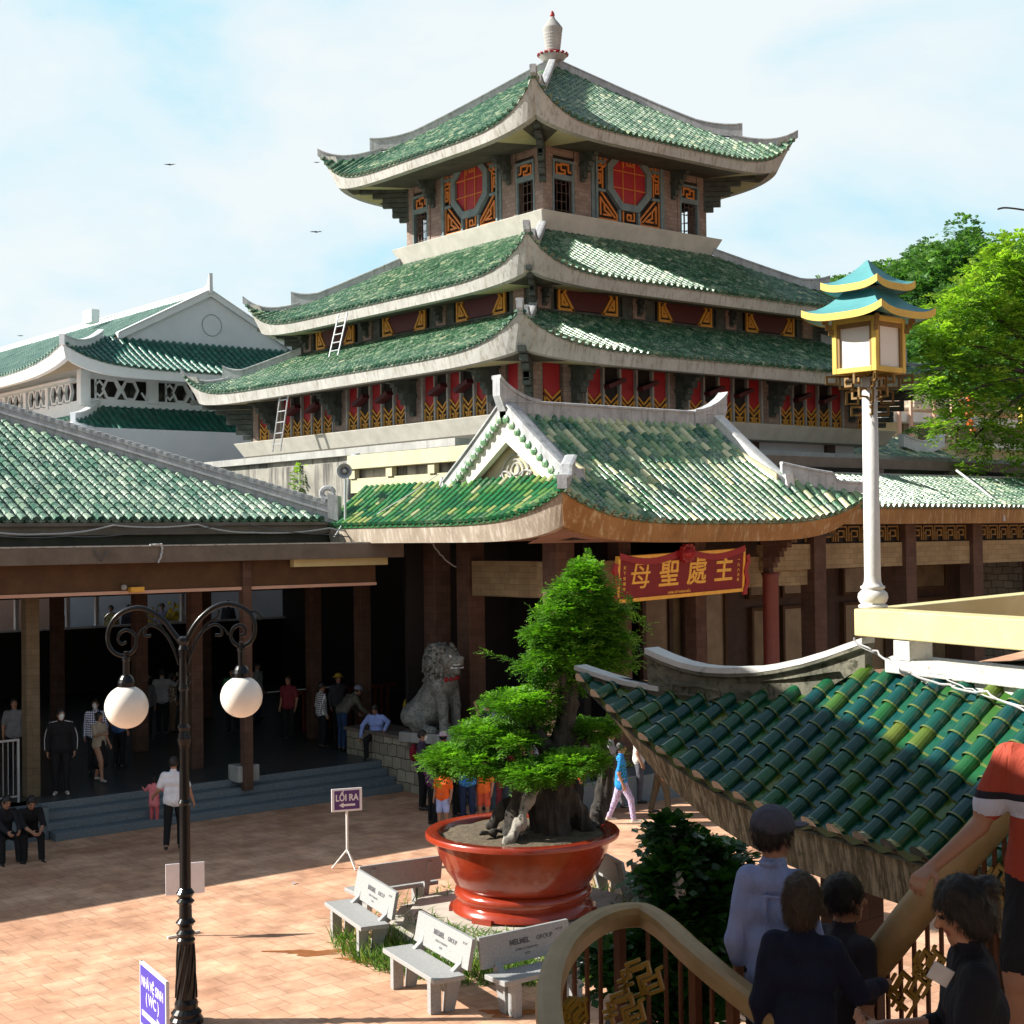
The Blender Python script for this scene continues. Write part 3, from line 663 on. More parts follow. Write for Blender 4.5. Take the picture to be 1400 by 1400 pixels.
worn('statue', (0.13, 0.14, 0.13), (0.31, 0.32, 0.295), 5, 0.7, spots=(22, 0.50, 0.62, (0.04, 0.045, 0.04)), bs=0.6, bsc=30)
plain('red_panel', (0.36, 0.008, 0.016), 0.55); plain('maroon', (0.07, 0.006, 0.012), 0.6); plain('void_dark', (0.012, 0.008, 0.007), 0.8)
plain('fret_yellow', (0.62, 0.30, 0.035), 0.6); plain('orange_fret', (0.62, 0.20, 0.03), 0.6); plain('gold', (0.80, 0.42, 0.05), 0.45); plain('banner_red', (0.19, 0.006, 0.010), 0.7); plain('silk_red', (0.30, 0.007, 0.010), 0.5)
plain('brass_yellow', (0.36, 0.22, 0.02), 0.45); plain('rust_bar', (0.16, 0.055, 0.02), 0.6); plain('red_column', (0.17, 0.030, 0.020), 0.5)
plain('black_iron', (0.006, 0.006, 0.007), 0.3, coat=0.2, bs=0.08); plain('alu', (0.55, 0.56, 0.58), 0.4, metal=0.6); plain('galv', (0.42, 0.45, 0.47), 0.5, metal=0.4)
plain('sign_white', (0.75, 0.72, 0.76), 0.5, var=0.03); plain('sign_purple', (0.085, 0.025, 0.16), 0.5, var=0.05); plain('sign_blue', (0.05, 0.035, 0.40), 0.5, var=0.05); plain('letter_grey', (0.10, 0.10, 0.11), 0.7)
plain('cable', (0.10, 0.10, 0.10), 0.6); plain('cable_pale', (0.5, 0.5, 0.5), 0.6); plain('bird', (0.03, 0.03, 0.035), 0.8); plain('phone', (0.6, 0.65, 0.7), 0.3)
plain('plastic_bag', (0.6, 0.6, 0.62), 0.3); plain('turquoise', (0.09, 0.31, 0.33), 0.5, var=0.12, sc=3); plain('lantern_yellow', (0.74, 0.50, 0.09), 0.5); plain('lantern_wood', (0.28, 0.16, 0.04), 0.6)
plain('paper_orange', (0.75, 0.14, 0.02), 0.6); plain('flower_yellow', (0.75, 0.55, 0.03), 0.6); plain('hat_straw', (0.45, 0.30, 0.12), 0.8); plain('horn_grey', (0.45, 0.46, 0.5), 0.5)
plain('glass_dark', (0.03, 0.03, 0.028), 0.12); plain('glass_tan', (0.22, 0.16, 0.09), 0.25, var=0.3, sc=1.5)
plain('tube_light', (0.9, 0.9, 0.9), 0.4); MATS['tube_light'].node_tree.nodes['Principled BSDF'].inputs['Emission Color'].default_value = (0.8, 0.95, 1, 1); MATS['tube_light'].node_tree.nodes['Principled BSDF'].inputs['Emission Strength'].default_value = 1.6
for nm, c, ss in (('globe_glass', (0.82, 0.78, 0.72), 0.5), ('lantern_pane', (0.74, 0.72, 0.68), 0.3)):
    m, nt, b = newmat(nm); b.inputs['Base Color'].default_value = (*c, 1); b.inputs['Roughness'].default_value = 0.3
    b.inputs['Subsurface Weight'].default_value = ss; b.inputs['Subsurface Radius'].default_value = (0.2, 0.2, 0.2)
MATS['black_iron'].node_tree.nodes['Principled BSDF'].inputs['Specular IOR Level'].default_value = 0.2
def leafmat(name, stops, trans=0.35, rough=0.5):
    m, nt, b = newmat(name); at = node(nt, 'ShaderNodeAttribute', attribute_name='tint'); r = ramp(nt, at.outputs['Fac'], stops)
    L(nt, r.outputs[0], b.inputs['Base Color']); b.inputs['Roughness'].default_value = rough; b.inputs['Specular IOR Level'].default_value = 0.3
    tr = nt.nodes.new('ShaderNodeBsdfTranslucent'); g = mix(nt, 1.0, r.outputs[0], (1.3, 1.5, 0.5), 'MULTIPLY'); L(nt, g, tr.inputs[0])
    ms = nt.nodes.new('ShaderNodeMixShader'); ms.inputs[0].default_value = trans; L(nt, b.outputs[0], ms.inputs[1]); L(nt, tr.outputs[0], ms.inputs[2])
    L(nt, ms.outputs[0], nt.nodes['Material Output'].inputs[0]); return m
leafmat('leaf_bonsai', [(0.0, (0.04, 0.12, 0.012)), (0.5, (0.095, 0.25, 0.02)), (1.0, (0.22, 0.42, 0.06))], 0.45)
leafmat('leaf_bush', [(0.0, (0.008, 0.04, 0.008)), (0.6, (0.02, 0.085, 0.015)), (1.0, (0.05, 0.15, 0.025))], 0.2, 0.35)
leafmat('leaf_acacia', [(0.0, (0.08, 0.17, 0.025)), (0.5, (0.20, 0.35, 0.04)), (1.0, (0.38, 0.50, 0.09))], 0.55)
leafmat('leaf_hill', [(0.0, (0.035, 0.11, 0.035)), (0.5, (0.075, 0.19, 0.05)), (1.0, (0.17, 0.31, 0.09))], 0.35)
leafmat('grass_blade', [(0.0, (0.05, 0.12, 0.02)), (0.7, (0.12, 0.24, 0.04)), (1.0, (0.3, 0.34, 0.12))], 0.3)
worn('hill_rock', (0.10, 0.12, 0.07), (0.22, 0.2, 0.16), 0.08, 0.95)
# ---------------------------------------------------------------- the four-sided temple tower
TC = (32.81, 37.76)
tower = thing('temple_tower', 'tall square temple tower with three stacked green tiled roofs and an urn finial', 'temple tower', (TC[0], TC[1], 7.7))
Z0T = 7.7
def side_slope(hE, hT, z0, z1, lift, p=5, curve=0.04):
    return Slope((0, -hE), (1, 0), (0, 1), hE-hT, z0-Z0T, z1-Z0T, lambda t: -(hE+(hT-hE)*t), lambda t: hE+(hT-hE)*t, lift, lift, p, curve, fall=6.0)
def hip_path(s, hE, t0, t1, n=18, out=0.0, dz=0.0):
    P = []
    for i in range(n+1):
        t = t0+(t1-t0)*i/n; a = s.br(t); P.append(s.P(a, t, -dz))
    return P
ROOFS = [dict(hE=5.7, hT=0.12, z0=17.62, z1=21.45, lift=1.16, p=6, D=0.34, Dc=1.0, gl='glaze_tower', zs=17.50, wall=3.6, tsplit=0.22),
         dict(hE=7.62, hT=3.75, z0=12.77, z1=14.86, lift=.98, p=8, D=0.36, Dc=.95, gl='glaze_tower', zs=12.58, wall=6.2, tsplit=0.30),
         dict(hE=9.21, hT=6.22, z0=10.46, z1=11.88, lift=0.86, p=8, D=0.38, Dc=.95, gl='glaze_tower', zs=10.26, wall=7.5, tsplit=0.34)]
for q in ROOFS:
    s = side_slope(q['hE'], q['hT'], q['z0'], q['z1'], q['lift'], q['p'])
    mb = MB(); inner = fascia(mb, s, q['D'], q['Dc'], q['Dc'], inset=0.10, cinset=0.42, thick=0.25, pw=q['p']+1)
    base = obj('roof', mb, 'concrete_eave', tower, bevel=0)
    ms = MB(); mcr = MB(); dz = q['zs']-Z0T
    was = False
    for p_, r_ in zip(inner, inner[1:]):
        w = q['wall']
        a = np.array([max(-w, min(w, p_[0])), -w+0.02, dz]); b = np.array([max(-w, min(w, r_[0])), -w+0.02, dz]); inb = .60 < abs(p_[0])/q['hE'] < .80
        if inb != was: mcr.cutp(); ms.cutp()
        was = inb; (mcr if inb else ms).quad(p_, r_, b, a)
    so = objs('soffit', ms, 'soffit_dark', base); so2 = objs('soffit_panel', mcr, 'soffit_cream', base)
    mt = MB(); tiles(mt, s, 0.245, 0.078, 0.22); sheet(mt, s, 0.06, 30, 6)
    tl = obj('tiled_slope', mt, q['gl'], base)
    mr = MB(); ts = q['tsplit']
    up = hip_path(s, q['hE'], ts, 1.0, 20)
    # the upper ridge ends in a fin that sweeps up, the lower one runs on to the tip
    Pu = []; n = len(up)
    for i, p_ in enumerate(up):
        f = max(0, 1-i/5.0); Pu.append(p_+np.array([0, 0, 0.10+0.16*f*f]))
    mr.sweep(Pu, [ridge_prof(0.17, 0.20+0.16*max(0, 1-i/5.0)) for i in range(n)])
    lo = hip_path(s, q['hE'], -0.012, ts+0.05, 12)
    mr.sweep([p_+np.array([0, 0, 0.02+0.05*max(0, 1-i/5.0)**2]) for i, p_ in enumerate(lo)], [ridge_prof(0.15, 0.13+0.03*(i/12)) for i in range(13)])
    hr = obj('hip_ridge', mr, 'ridge_grey', base)
    for k in (1, 2, 3):
        b2 = turned(base, k, tower)
        for c in [tl, hr]+so+so2: d = c.copy(); COL.objects.link(d); d.parent = b2
# --- slabs (the stepped concrete plates each storey stands on)
def plate(name, h1, z1, h0, z0, mat, inner):
    mb = MB(); vs = []
    for z, h in ((z0, h0), (z1, h1)):
        vs += [(-h, -h, z-Z0T), (h, -h, z-Z0T), (h, h, z-Z0T), (-h, h, z-Z0T)]
    mb.add(vs, [(0, 1, 5, 4), (1, 2, 6, 5), (2, 3, 7, 6), (3, 0, 4, 7), (0, 3, 2, 1), (4, 5, 6, 7)])
    return obj(name, mb, mat, tower, bevel=0.02)
plate('balcony_slab', 3.98, 15.44, 3.72, 14.88, 'concrete_slab', 3)
plate('base_slab', 7.95, 8.90, 7.68, 8.42, 'concrete_slab', 7)
mb = MB(); h = 6.95
mb.box(-h, h, -h, h, 0.0, 0.72); obj('base_wall', mb, 'white_wall', tower)
mb = MB()
for a in (-5.6, -1.9, 1.9, 5.6): mb.cutp(); mb.box(a-0.2, a+0.2, -h-0.14, -h+0.1, 0.0, 0.715)
for po in objs('base_post', mb, 'dark_wood', tower):
    for k in (1, 2, 3): turned(po, k, tower)
# --- walls of the storeys (one side, turned four times)
def yy(w): return -w
def frame_rect(mb, x0, x1, z0, z1, y, w=0.06, d=0.07):
    mb.box(x0, x0+w, y-d, y, z0, z1); mb.box(x1-w, x1, y-d, y, z0, z1); mb.box(x0+w, x1-w, y-d, y, z0, z0+w); mb.box(x0+w, x1-w, y-d, y, z1-w, z1)
def corbel(mb, x, y, ztop, sc=1.0, w=0.16):              # stepped scroll bracket reaching out under an eave
    pr = [(0, 0), (1.05, 0), (1.05, -.16), (.90, -.16), (.90, -.30), (.72, -.30), (.72, -.40), (.62, -.40), (.62, -.56), (.46, -.56), (.46, -.72), (.38, -.72), (.38, -.86), (.22, -.86), (.22, -1.05), (.10, -1.05), (.10, -1.15), (0, -1.15)]
    mb.prism([(x, y-a*sc, ztop+b*sc) for a, b in pr], (-w/2, 0, 0), (w/2, 0, 0))
    mb.box(x-w*.9, x+w*.9, y-.5*sc, y+.02, ztop-.2*sc, ztop-.1*sc)
    mb.box(x-w*.8, x+w*.8, y-.28*sc, y+.02, ztop-.66*sc, ztop-.56*sc)
def corner_bracket(mb, w, ztop, sc=1.0):                  # stacked plates on the diagonal of the corner
    d = np.array([1, -1, 0])/math.sqrt(2); e = np.array([1, 1, 0])/math.sqrt(2); c = np.array([w-.1, -(w-.1), 0])
    for i, (ln, z) in enumerate(((2.15, 0), (1.75, -.17), (1.3, -.34), (.95, -.51), (.95, -.68), (.62, -.85), (.62, -1.02), (.38, -1.19))):
        mb.obox(c+d*(ln*sc/2)+np.array([0, 0, ztop+z*sc-.07]), d, e, (0, 0, 1), ln*sc/2, .10*sc, .072*sc)
    for ln, z0, z1 in ((.9, -.5, -.66), (.55, -.85, -1.1)): mb.obox(c+d*ln*sc+np.array([0, 0, ztop+(z0+z1)/2*sc]), d, e, (0, 0, 1), .05*sc, .07*sc, .14*sc)
GREEK = lambda x0, x1, z0, z1: None
def spiral(x0, x1, z0, z1):                               # square spiral
    w, h_ = x1-x0, z1-z0
    return [[(x0, z0), (x0, z1), (x1, z1), (x1, z0+h_*.18), (x0+w*.36, z0+h_*.18), (x0+w*.36, z0+h_*.62), (x0+w*.70, z0+h_*.62), (x0+w*.70, z0+h_*.38)]]
# storey one: octagon windows
w = 3.6; zb = 15.44-Z0T; zt = 17.70-Z0T
mb = MB()
mb.box(w-.42, w, -w, -w+.42, zb, zt+.02)
for x0, x1 in ((-2.28, -1.62), (1.62, 2.28)): mb.box(x0, x1, -w, -w+.30, zb, zt)
for x in (-2.32, 2.22): mb.box(x, x+.10, -w-.03, -w, zb, zt)
mb.box(-w+.43, w-.43, -w+.02, -w+.28, zt-.42, zt+.01)
wall = obj('upper_wall', mb, 'stone_pink', tower, bevel=0.01)
mf = MB()
for sx in (-1, 1):
    x0, x1 = sorted((sx*2.33, sx*3.22))
    frame_rect(mf, x0, x1, zb+.02, zb+1.18, -w+.10, .07, .12); frame_rect(mf, x0, x1, zb+1.18, zb+1.72, -w+.10, .08, .14)
    mf.box(*sorted((sx*1.47, sx*1.60)), -w-.02, -w+.2, zb, zt)
frame_rect(mf, -1.46, 1.46, zb+.003, zt-.02, -w+.02, .08, .10)
for k in range(8):                                         # octagon surround
    a0, a1 = PI/8+k*PI/4, PI/8+(k+1)*PI/4; cz = 16.90-Z0T
    o = [(math.cos(a)*r, math.sin(a)*r*1.02+cz) for a, r in ((a0, 1.04), (a1, 1.04), (a1, .80), (a0, .80))]
    mf.prism([(x, -w-.02, z) for x, z in o], (0, -.07, 0), (0, .10, 0))
for x0, x1, z in ((-1.46, -1.03, 16.45), (-1.46, -1.03, 17.35), (1.03, 1.46, 16.45), (1.03, 1.46, 17.35)): mf.box(x0, x1, -w-.05, -w+.05, z-Z0T-.045, z-Z0T+.045)
for x in (-.42, .42):
    mf.box(x-.045, x+.045, -w-.05, -w+.05, zb+.08, 15.92-Z0T); mf.box(x-.045, x+.045, -w-.05, -w+.05, 17.84-Z0T, zt+.1)
fr = obj('window_surround', mf, 'frame_blue', tower)
mk = MB(); mk.box(-1.45, 1.45, -w+.06, -w+.16, zb, zt)
bk = obj('fretwork_backing', mk, 'void_dark', tower)
mw = MB()
pts = [(math.cos(PI/8+k*PI/4)*.80, -w-.0, math.sin(PI/8+k*PI/4)*.81+16.90-Z0T) for k in range(8)]
mw.prism(pts, (0, .0, 0), (0, .05, 0)); win = obj('octagon_window', mw, 'red_panel', tower)
mg = MB(); cz = 16.90-Z0T
for x in (-.26, .26): mg.bar((x, -w-.015, cz-.74), (x, -w-.015, cz+.74), .03, .03, up=(0, 1, 0))
for z in (-.27, .27): mg.bar((-.74, -w-.018, cz+z), (.74, -w-.018, cz+z), .03, .03)
gb = obj('glazing_bar', mg, 'orange_fret', win)
my = MB(); O = (0, -w+.04, 0); X = (1, 0, 0); Zv = (0, 0, 1); Nn = (0, -1, 0); K = dict(w=.055, d=.05)
for sx in (-1, 1):
    my.cutp()
    def Fm(l): return [[(sx*a, b) for a, b in q] for q in l]
    z = zb
    strokes(my, O, X, Zv, Nn, Fm([[(1.36, z+.12), (1.36, z+1.0), (1.22, z+1.0), (.52, z+.30), (.52, z+.12), (1.36, z+.12)], [(1.22, z+.26), (1.22, z+.78), (1.05, z+.60), (1.05, z+.40), (.78, z+.26), (1.08, z+.26)], [(.62, z+.22), (.98, z+.56)]]), **K)
    strokes(my, O, X, Zv, Nn, Fm([[(1.36, zt-.10), (1.36, zt-.62), (1.22, zt-.62), (.62, zt-.10), (1.36, zt-.10)], [(1.22, zt-.2), (1.22, zt-.45), (1.0, zt-.25)]]), **K)
    strokes(my, O, X, Zv, Nn, Fm(spiral(1.12, 1.36, 16.56-Z0T, 17.22-Z0T)), **K)
    my.cutp(); x0, x1 = 2.42, 3.12
    strokes(my, (0, -w+.06, 0), X, Zv, Nn, Fm([[(x0, z+1.38), (x0+.12, z+1.38), (x0+.12, z+1.60), (x0+.42, z+1.60), (x0+.42, z+1.42), (x0+.26, z+1.42), (x0+.26, z+1.30), (x1-.1, z+1.30), (x1-.1, z+1.56), (x1-.22, z+1.56)]]), w=.06, d=.05)
my.cutp(); strokes(my, O, X, Zv, Nn, spiral(-.24, .24, zb+.14, zb+.52), **K); my.cutp(); strokes(my, O, X, Zv, Nn, spiral(-.22, .22, zt-.36, zt-.05), **K)
fy = objs('fretwork', my, 'orange_fret', tower)
mk = MB()
for sx in (-1, 1):
    mk.cutp(); x0, x1 = sorted((sx*2.36, sx*3.20)); mk.box(x0, x1, -w+.07, -w+.11, zb+1.24, zb+1.70); mk.box(x0, x1, -w+.03, -w+.2, zb+1.72, zt)
bk2 = objs('side_light_backing', mk, 'void_dark', tower)
ml = MB()
for sx in (-1, 1):
    ml.cutp()
    for q in range(5):
        x = sx*2.42+sx*q*.19; ml.bar((x, -w+.06, zb+.06), (x, -w+.06, zb+1.14), .022, .022)
    for q in range(4): z = zb+.18+q*.27; xs = sorted((sx*2.42+sx*(q % 2)*.19, sx*2.42+sx*(q % 2)*.19+sx*.57)); ml.bar((xs[0], -w+.06, z), (xs[1], -w+.06, z), .02, .02)
lt = objs('window_lattice', ml, 'dark_wood', tower)
mc = MB()
for x in (-2.0, 2.0): mc.cutp(); corbel(mc, x, -w, zt-.02, .95)
mc.cutp(); corner_bracket(mc, w, zt+.0, 1.0); cb = objs('eave_bracket', mc, 'bracket_grey', tower)
parts1 = [wall, fr, bk]+fy+bk2+lt+cb
for k in (1, 2, 3):
    for q in parts1: turned(q, k, tower)
    w2 = turned(win, k, tower); g2 = gb.copy(); COL.objects.link(g2); g2.parent = w2
mb = MB(); mb.box(-w+.3, w-.3, -w+.3, w-.3, zt-.05, zt+.05); obj('upper_ceiling', mb, 'ceiling_dark', tower)
mb = MB(); mb.box(-w+.37, w-.37, -w+.37, w-.37, zb-.03, zb+.03); obj('upper_floor', mb, 'ceiling_dark', tower)
# storey two: low storey with hexagon panels
w = 6.2; zb = 11.82-Z0T; zt = 12.95-Z0T
mb = MB(); mb.box(-w+.31, w-.13, -w+.12, -w+.3, zb-.3, zt+.3); mb.box(-w+.121, w, -w, -w+.12, zb-.3, zb+.18)
for x0, x1 in ((-w, -5.45), (-2.85, -1.45), (1.15, 2.50), (5.0, w)): mb.box(x0+.08, x1-.08, -w+.03, -w+.12, zb+.18, zt)
wall = obj('middle_wall', mb, 'bracket_grey', tower)
mb = MB()
for x in (-5.85, -2.15, 1.85, 5.55): mb.cutp(); mb.box(x-.24, x+.24, -w-.03, -w+.03, zb+.16, zt)
col2 = objs('middle_column', mb, 'stone_pink', tower)
mk = MB(); my = MB(); mh = MB()
for cx in (-4.15, -.15, 3.75):
    mk.cutp(); my.cutp(); mh.cutp()
    mk.box(cx-1.2, cx+1.2, -w+.05, -w+.11, zb+.18, zt)
    hx = [(cx-.85, zb+.68), (cx-.52, zb+.22), (cx+.52, zb+.22), (cx+.85, zb+.68), (cx+.52, zb+1.12), (cx-.52, zb+1.12)]
    mh.prism([(a, -w+.04, b) for a, b in hx], (0, -.02, 0), (0, .02, 0))
    for sx in (-1, 1):
        my.cutp(); f = lambda l: [[(cx+sx*a, zb+b) for a, b in q] for q in l]
        strokes(my, (0, -w+.05, 0), X, Zv, Nn, f([[(.58, .20), (1.12, .20), (1.12, 1.14), (.55, 1.14)], [(.58, .20), (.92, .68), (.60, 1.12)], [(1.00, .34), (.82, .34), (1.0, .60), (1.0, .40)], [(1.00, 1.0), (.82, 1.0), (1.0, .78)]]), w=.075, d=.06)
bk = objs('hexagon_backing', mk, 'void_dark', tower); hx_ = objs('hexagon_panel', mh, 'maroon', tower); fy = objs('middle_fretwork', my, 'fret_yellow', tower)
mc = MB()
for x in (-5.85, -2.15, 1.85): mc.cutp(); corbel(mc, x, -w, zt-.03, .75)
mc.cutp(); corner_bracket(mc, w, zt-.05, .8); cb = objs('eave_bracket', mc, 'bracket_grey', tower)
for k in (1, 2, 3):
    for q in [wall]+col2+bk+hx_+fy+cb: turned(q, k, tower)
# storey three: red and black shutters
w = 7.5; zb = 8.90-Z0T; zt = 10.62-Z0T
mb = MB(); mb.box(-w+.36, w-.5, -w+.25, -w+.35, zb, zt+.2)
mb.box(7.02, w, -w, -w+.48, zb, zt)
for cx in (-5.9, -1.85, 2.2, 6.1): mb.box(cx-.38, cx+.38, -w, -w+.25, zb, zt)
wall = obj('lower_wall', mb, 'stone_pink', tower, bevel=0.012)
mr = MB(); mr2 = MB(); mk = MB(); mf = MB(); my = MB(); mm = MB()
bays = [(-5.45, -2.25), (-1.42, 1.78), (2.62, 5.70)]
strips = []
for b0, b1 in bays:
    sw = (b1-b0)/5
    for i in range(5): strips.append((b0+i*sw+.05, b0+(i+1)*sw-.05, i % 2))
    for i in range(6): x = b0+i*sw; mf.cutp(); mf.box(x-.035, x+.035, -w-.02, -w+.14, zb+.03, zt)
strips += [(-6.94, -6.36, 0), (6.52, 6.96, 0)]
for x0, x1, dk in strips:
    mk.cutp() if dk else mr.cutp()
    (mk if dk else mr).box(x0, x1, -w+.08, -w+.14, zb+.02, zt); my.cutp()
    c = (x0+x1)/2; hw = (x1-x0)/2-.02; z = zb
    my.ct = .5
    strokes(my, (0, -w+.08, 0), X, Zv, Nn, [[(c-hw, z+.62), (c, z+.40), (c+hw, z+.62)], [(c-hw, z+.46), (c, z+.26), (c+hw, z+.46)], [(c, z+.26), (c, z+.06)], [(c-hw, z+.46), (c-hw, z+.06), (c-.08, z+.06), (c-.08, z+.2), (c-hw*.55, z+.2)], [(c+hw, z+.46), (c+hw, z+.06), (c+.08, z+.06), (c+.08, z+.2), (c+hw*.55, z+.2)]], w=.045, d=.045)
    (mk if dk else mr2).prism([(x0, -w+.07, z+.02), (x1, -w+.07, z+.02), (x1, -w+.07, z+.56), (c, -w+.07, z+.34), (x0, -w+.07, z+.56)], (0, -.0, 0), (0, .02, 0))
    if not dk: mr2.cutp()
    if dk: mm.cutp(); mm.obox((c, -w-.10, zb+.92), nrm((1, 0, .35)), (0, 1, 0), nrm((-.35, 0, 1)), .34, .16, .06)
q1 = objs('red_shutter', mr, 'red_panel', tower); q2 = objs('black_shutter', mk, 'void_dark', tower); q22 = objs('shutter_foot', mr2, 'void_dark', tower); q3 = objs('mullion', mf, 'concrete_grey', tower); q4 = objs('lower_fretwork', my, 'fret_yellow', tower); q5 = objs('tilted_louvre', mm, 'maroon', tower)
mc = MB()
for x in (-5.9, -1.85, 2.2, 6.1): mc.cutp(); corbel(mc, x, -w, zt-.22, 1.08, .22)
mc.cutp(); corner_bracket(mc, w, zt-.2, 1.05); q6 = objs('eave_bracket', mc, 'bracket_grey', tower)
for k in (1, 2, 3):
    for q in [wall]+q6: turned(q, k, tower)
    if k in (1, 3):
        for q in q1+q2+q22+q3+q4+q5: turned(q, k, tower)
# finial
mb = MB(); z = 21.35-Z0T
mb.lathe([(.40, -.25), (.34, .1), (.30, .25), (.22, .40), (.19, .50), (.34, .58), (.47, .74), (.49, .78), (.36, .84), (.27, .88), (.25, .94), (.262, .98), (.25, 1.0), (.272, 1.08), (.262, 1.10), (.285, 1.18), (.275, 1.20), (.297, 1.28), (.287, 1.30), (.31, 1.38), (.30, 1.40), (.32, 1.48), (.31, 1.50), (.335, 1.62), (.345, 1.68), (.34, 1.72), (.24, 1.86), (.11, 2.02), (.07, 2.10)], (0, 0, z-.25), 28)
fin = obj('finial', mb, 'concrete_grey', tower, smooth=False)
mb = MB()
for k in range(16):
    a = 2*PI*k/16; mb.obox((.49*math.cos(a), .49*math.sin(a), z+.53), (math.cos(a), math.sin(a), .6), (-math.sin(a), math.cos(a), 0), (0, 0, 1), .045, .06, .02)
mb.lathe([(.275, .0), (.285, .025), (.275, .05)], (0, 0, z+.62), 24); mb.lathe([(.06, 0), (.085, .06), (.06, .16), (.02, .22)], (0, 0, z+1.84), 12)
obj('red_petals', mb, 'silk_red', fin)
# --- ladders standing on the roofs
def ladder(label, foot, top, width, n, dirx):
    t = thing('ladder', label, 'ladder', foot, 0, None); f, tp = np.array(foot), np.array(top); s_ = nrm(dirx)*width/2
    mb = MB(); mb.bar(f-s_, tp-s_, .05, .03, up=(1, 0, 0)); obj('rail', mb, 'alu', t, True)
    mb = MB(); mb.bar(f+s_, tp+s_, .05, .03, up=(1, 0, 0)); obj('rail', mb, 'alu', t, True)
    mb = MB()
    for i in range(n): c = f+(tp-f)*(i+.7)/(n+.3); mb.bar(c-s_, c+s_, .03, .03)
    obj('rungs', mb, 'alu', t, True)
ladder('aluminium ladder leaning on the middle eave, its feet on the lowest tower roof', onx(456, 487, TC[0]-8.3), onx(469, 428, TC[0]-7.75), .5, 5, (0, -1, 0))
ladder('aluminium ladder leaning on the lowest eave, its feet on the concrete ledge', onx(378, 617, TC[0]-8.5), onx(391, 522, TC[0]-9.1), .5, 6, (0, -1, 0))
# ---------------------------------------------------------------- main block under the tower
pod = thing('temple_block', 'flat-roofed concrete block with stained walls carrying the tower', 'building', (20.5, 27.0, 0))
mb = MB(); mb.box(20.5, 62, 27.2, 50, 6.2, 7.68); obj('wall', mb, 'concrete_stained', pod, True)
mb = MB(); mb.box(20.35, 20.5, 27.0, 50, 7.68, 7.86); mb.box(20.5, 62, 27.05, 27.2, 7.68, 7.86); obj('coping', mb, 'concrete_grey', pod, True)
mb = MB(); mb.box(26.2, 64, 25.5, 25.75, 7.34, 7.62)
obj('parapet_beam', mb, 'concrete_beam', pod, True, bevel=.01)
mb = MB()
for x in (27.2, 30.6, 34.0, 37.4, 40.8, 44.2, 48): mb.cutp(); mb.box(x, x+.25, 25.52, 25.73, 7.0, 7.34)
objs('parapet_post', mb, 'concrete_beam', pod, True)
mb = MB(); mb.box(26.2, 64, 26.3, 27.2, 6.2, 7.45); obj('plinth_wall', mb, 'roof_flat', pod, True)
mb = MB(); mb.box(26.2, 64, 25.2, 27.2, 6.7, 7.0); obj('ledge', mb, 'roof_flat', pod, True)
mb = MB(); mb.box(19.85, 20.05, 25.7, 30.75, 7.28, 7.62); obj('cream_beam', mb, 'cream', pod, True, bevel=.01)
mb = MB(); mb.box(19.95, 20.1, 25.6, 30.75, 6.7, 7.05); obj('cream_kerb', mb, 'cream', pod, True)
mb = MB()
for y in (27.2, 28.9, 30.5): mb.cutp(); mb.box(19.9, 20.04, y, y+.25, 7.05, 7.28)
objs('cream_post', mb, 'cream', pod, True)
mb = MB(); mb.box(20.12, 20.5, 25.8, 36, 6.2, 7.5); obj('gutter_wall', mb, 'concrete_stained', pod, True)
mb = MB(); p = onx(479, 650, 20.0); mb.tube([p+np.array([0, 0, -.6]), p+np.array([0, 0, .35]), p+np.array([.05, -.1, .45]), p+np.array([.1, -.25, .45])], .09, 10)
obj('vent_pipe', mb, 'galv', pod, True, smooth=True)

# ---------------------------------------------------------------- entrance pavilion
ent = thing('entrance_pavilion', 'entrance pavilion with hip-and-gable green tiled roof and streaked brown eaves', 'pavilion', (22.3, 23.5, 0.0))
X0, X1, GX0, GX1, YE, YG, YR = 17.9, 27.0, 19.1, 25.3, 20.5, 21.6, 23.55
run = YR-YE; tg = (YG-YE)/run
def eb(e, g): return lambda t: e+(g-e)*min(t/tg, 1.0)
xm = (X0+X1)/2
sF = Slope((xm, YE), (1, 0), (0, 1), run, 5.84, 8.12, eb(X0-xm, GX0-xm), eb(X1-xm, GX1-xm), .62, .62, 4, .12)
mb = MB(); inn = fascia(mb, sF, .41, .70, .48, .10, .30, .25, pw=4)
rf = obj('roof', mb, 'concrete_brown', ent, True)
ms = MB(); soffit(ms, inn, sF, 1.0, 5.45); obj('soffit', ms, 'soffit_pink', rf, True)
mt = MB(); tiles(mt, sF, .225, .075, .27); sheet(mt, sF, .06, 40, 10); obj('front_slope', mt, 'glaze_portico', rf, True)
# rear slope
sB = Slope((xm, 2*YR-YE), (-1, 0), (0, -1), run, 5.84, 8.12, eb(-(X1-xm), -(GX1-xm)), lambda t: xm-GX0, .3, 0, 4, .12)
mt = MB(); tiles(mt, sB, .225, .075, .4, n=4); sheet(mt, sB, .06, 30, 8); obj('rear_slope', mt, 'glaze_portico', rf, True)
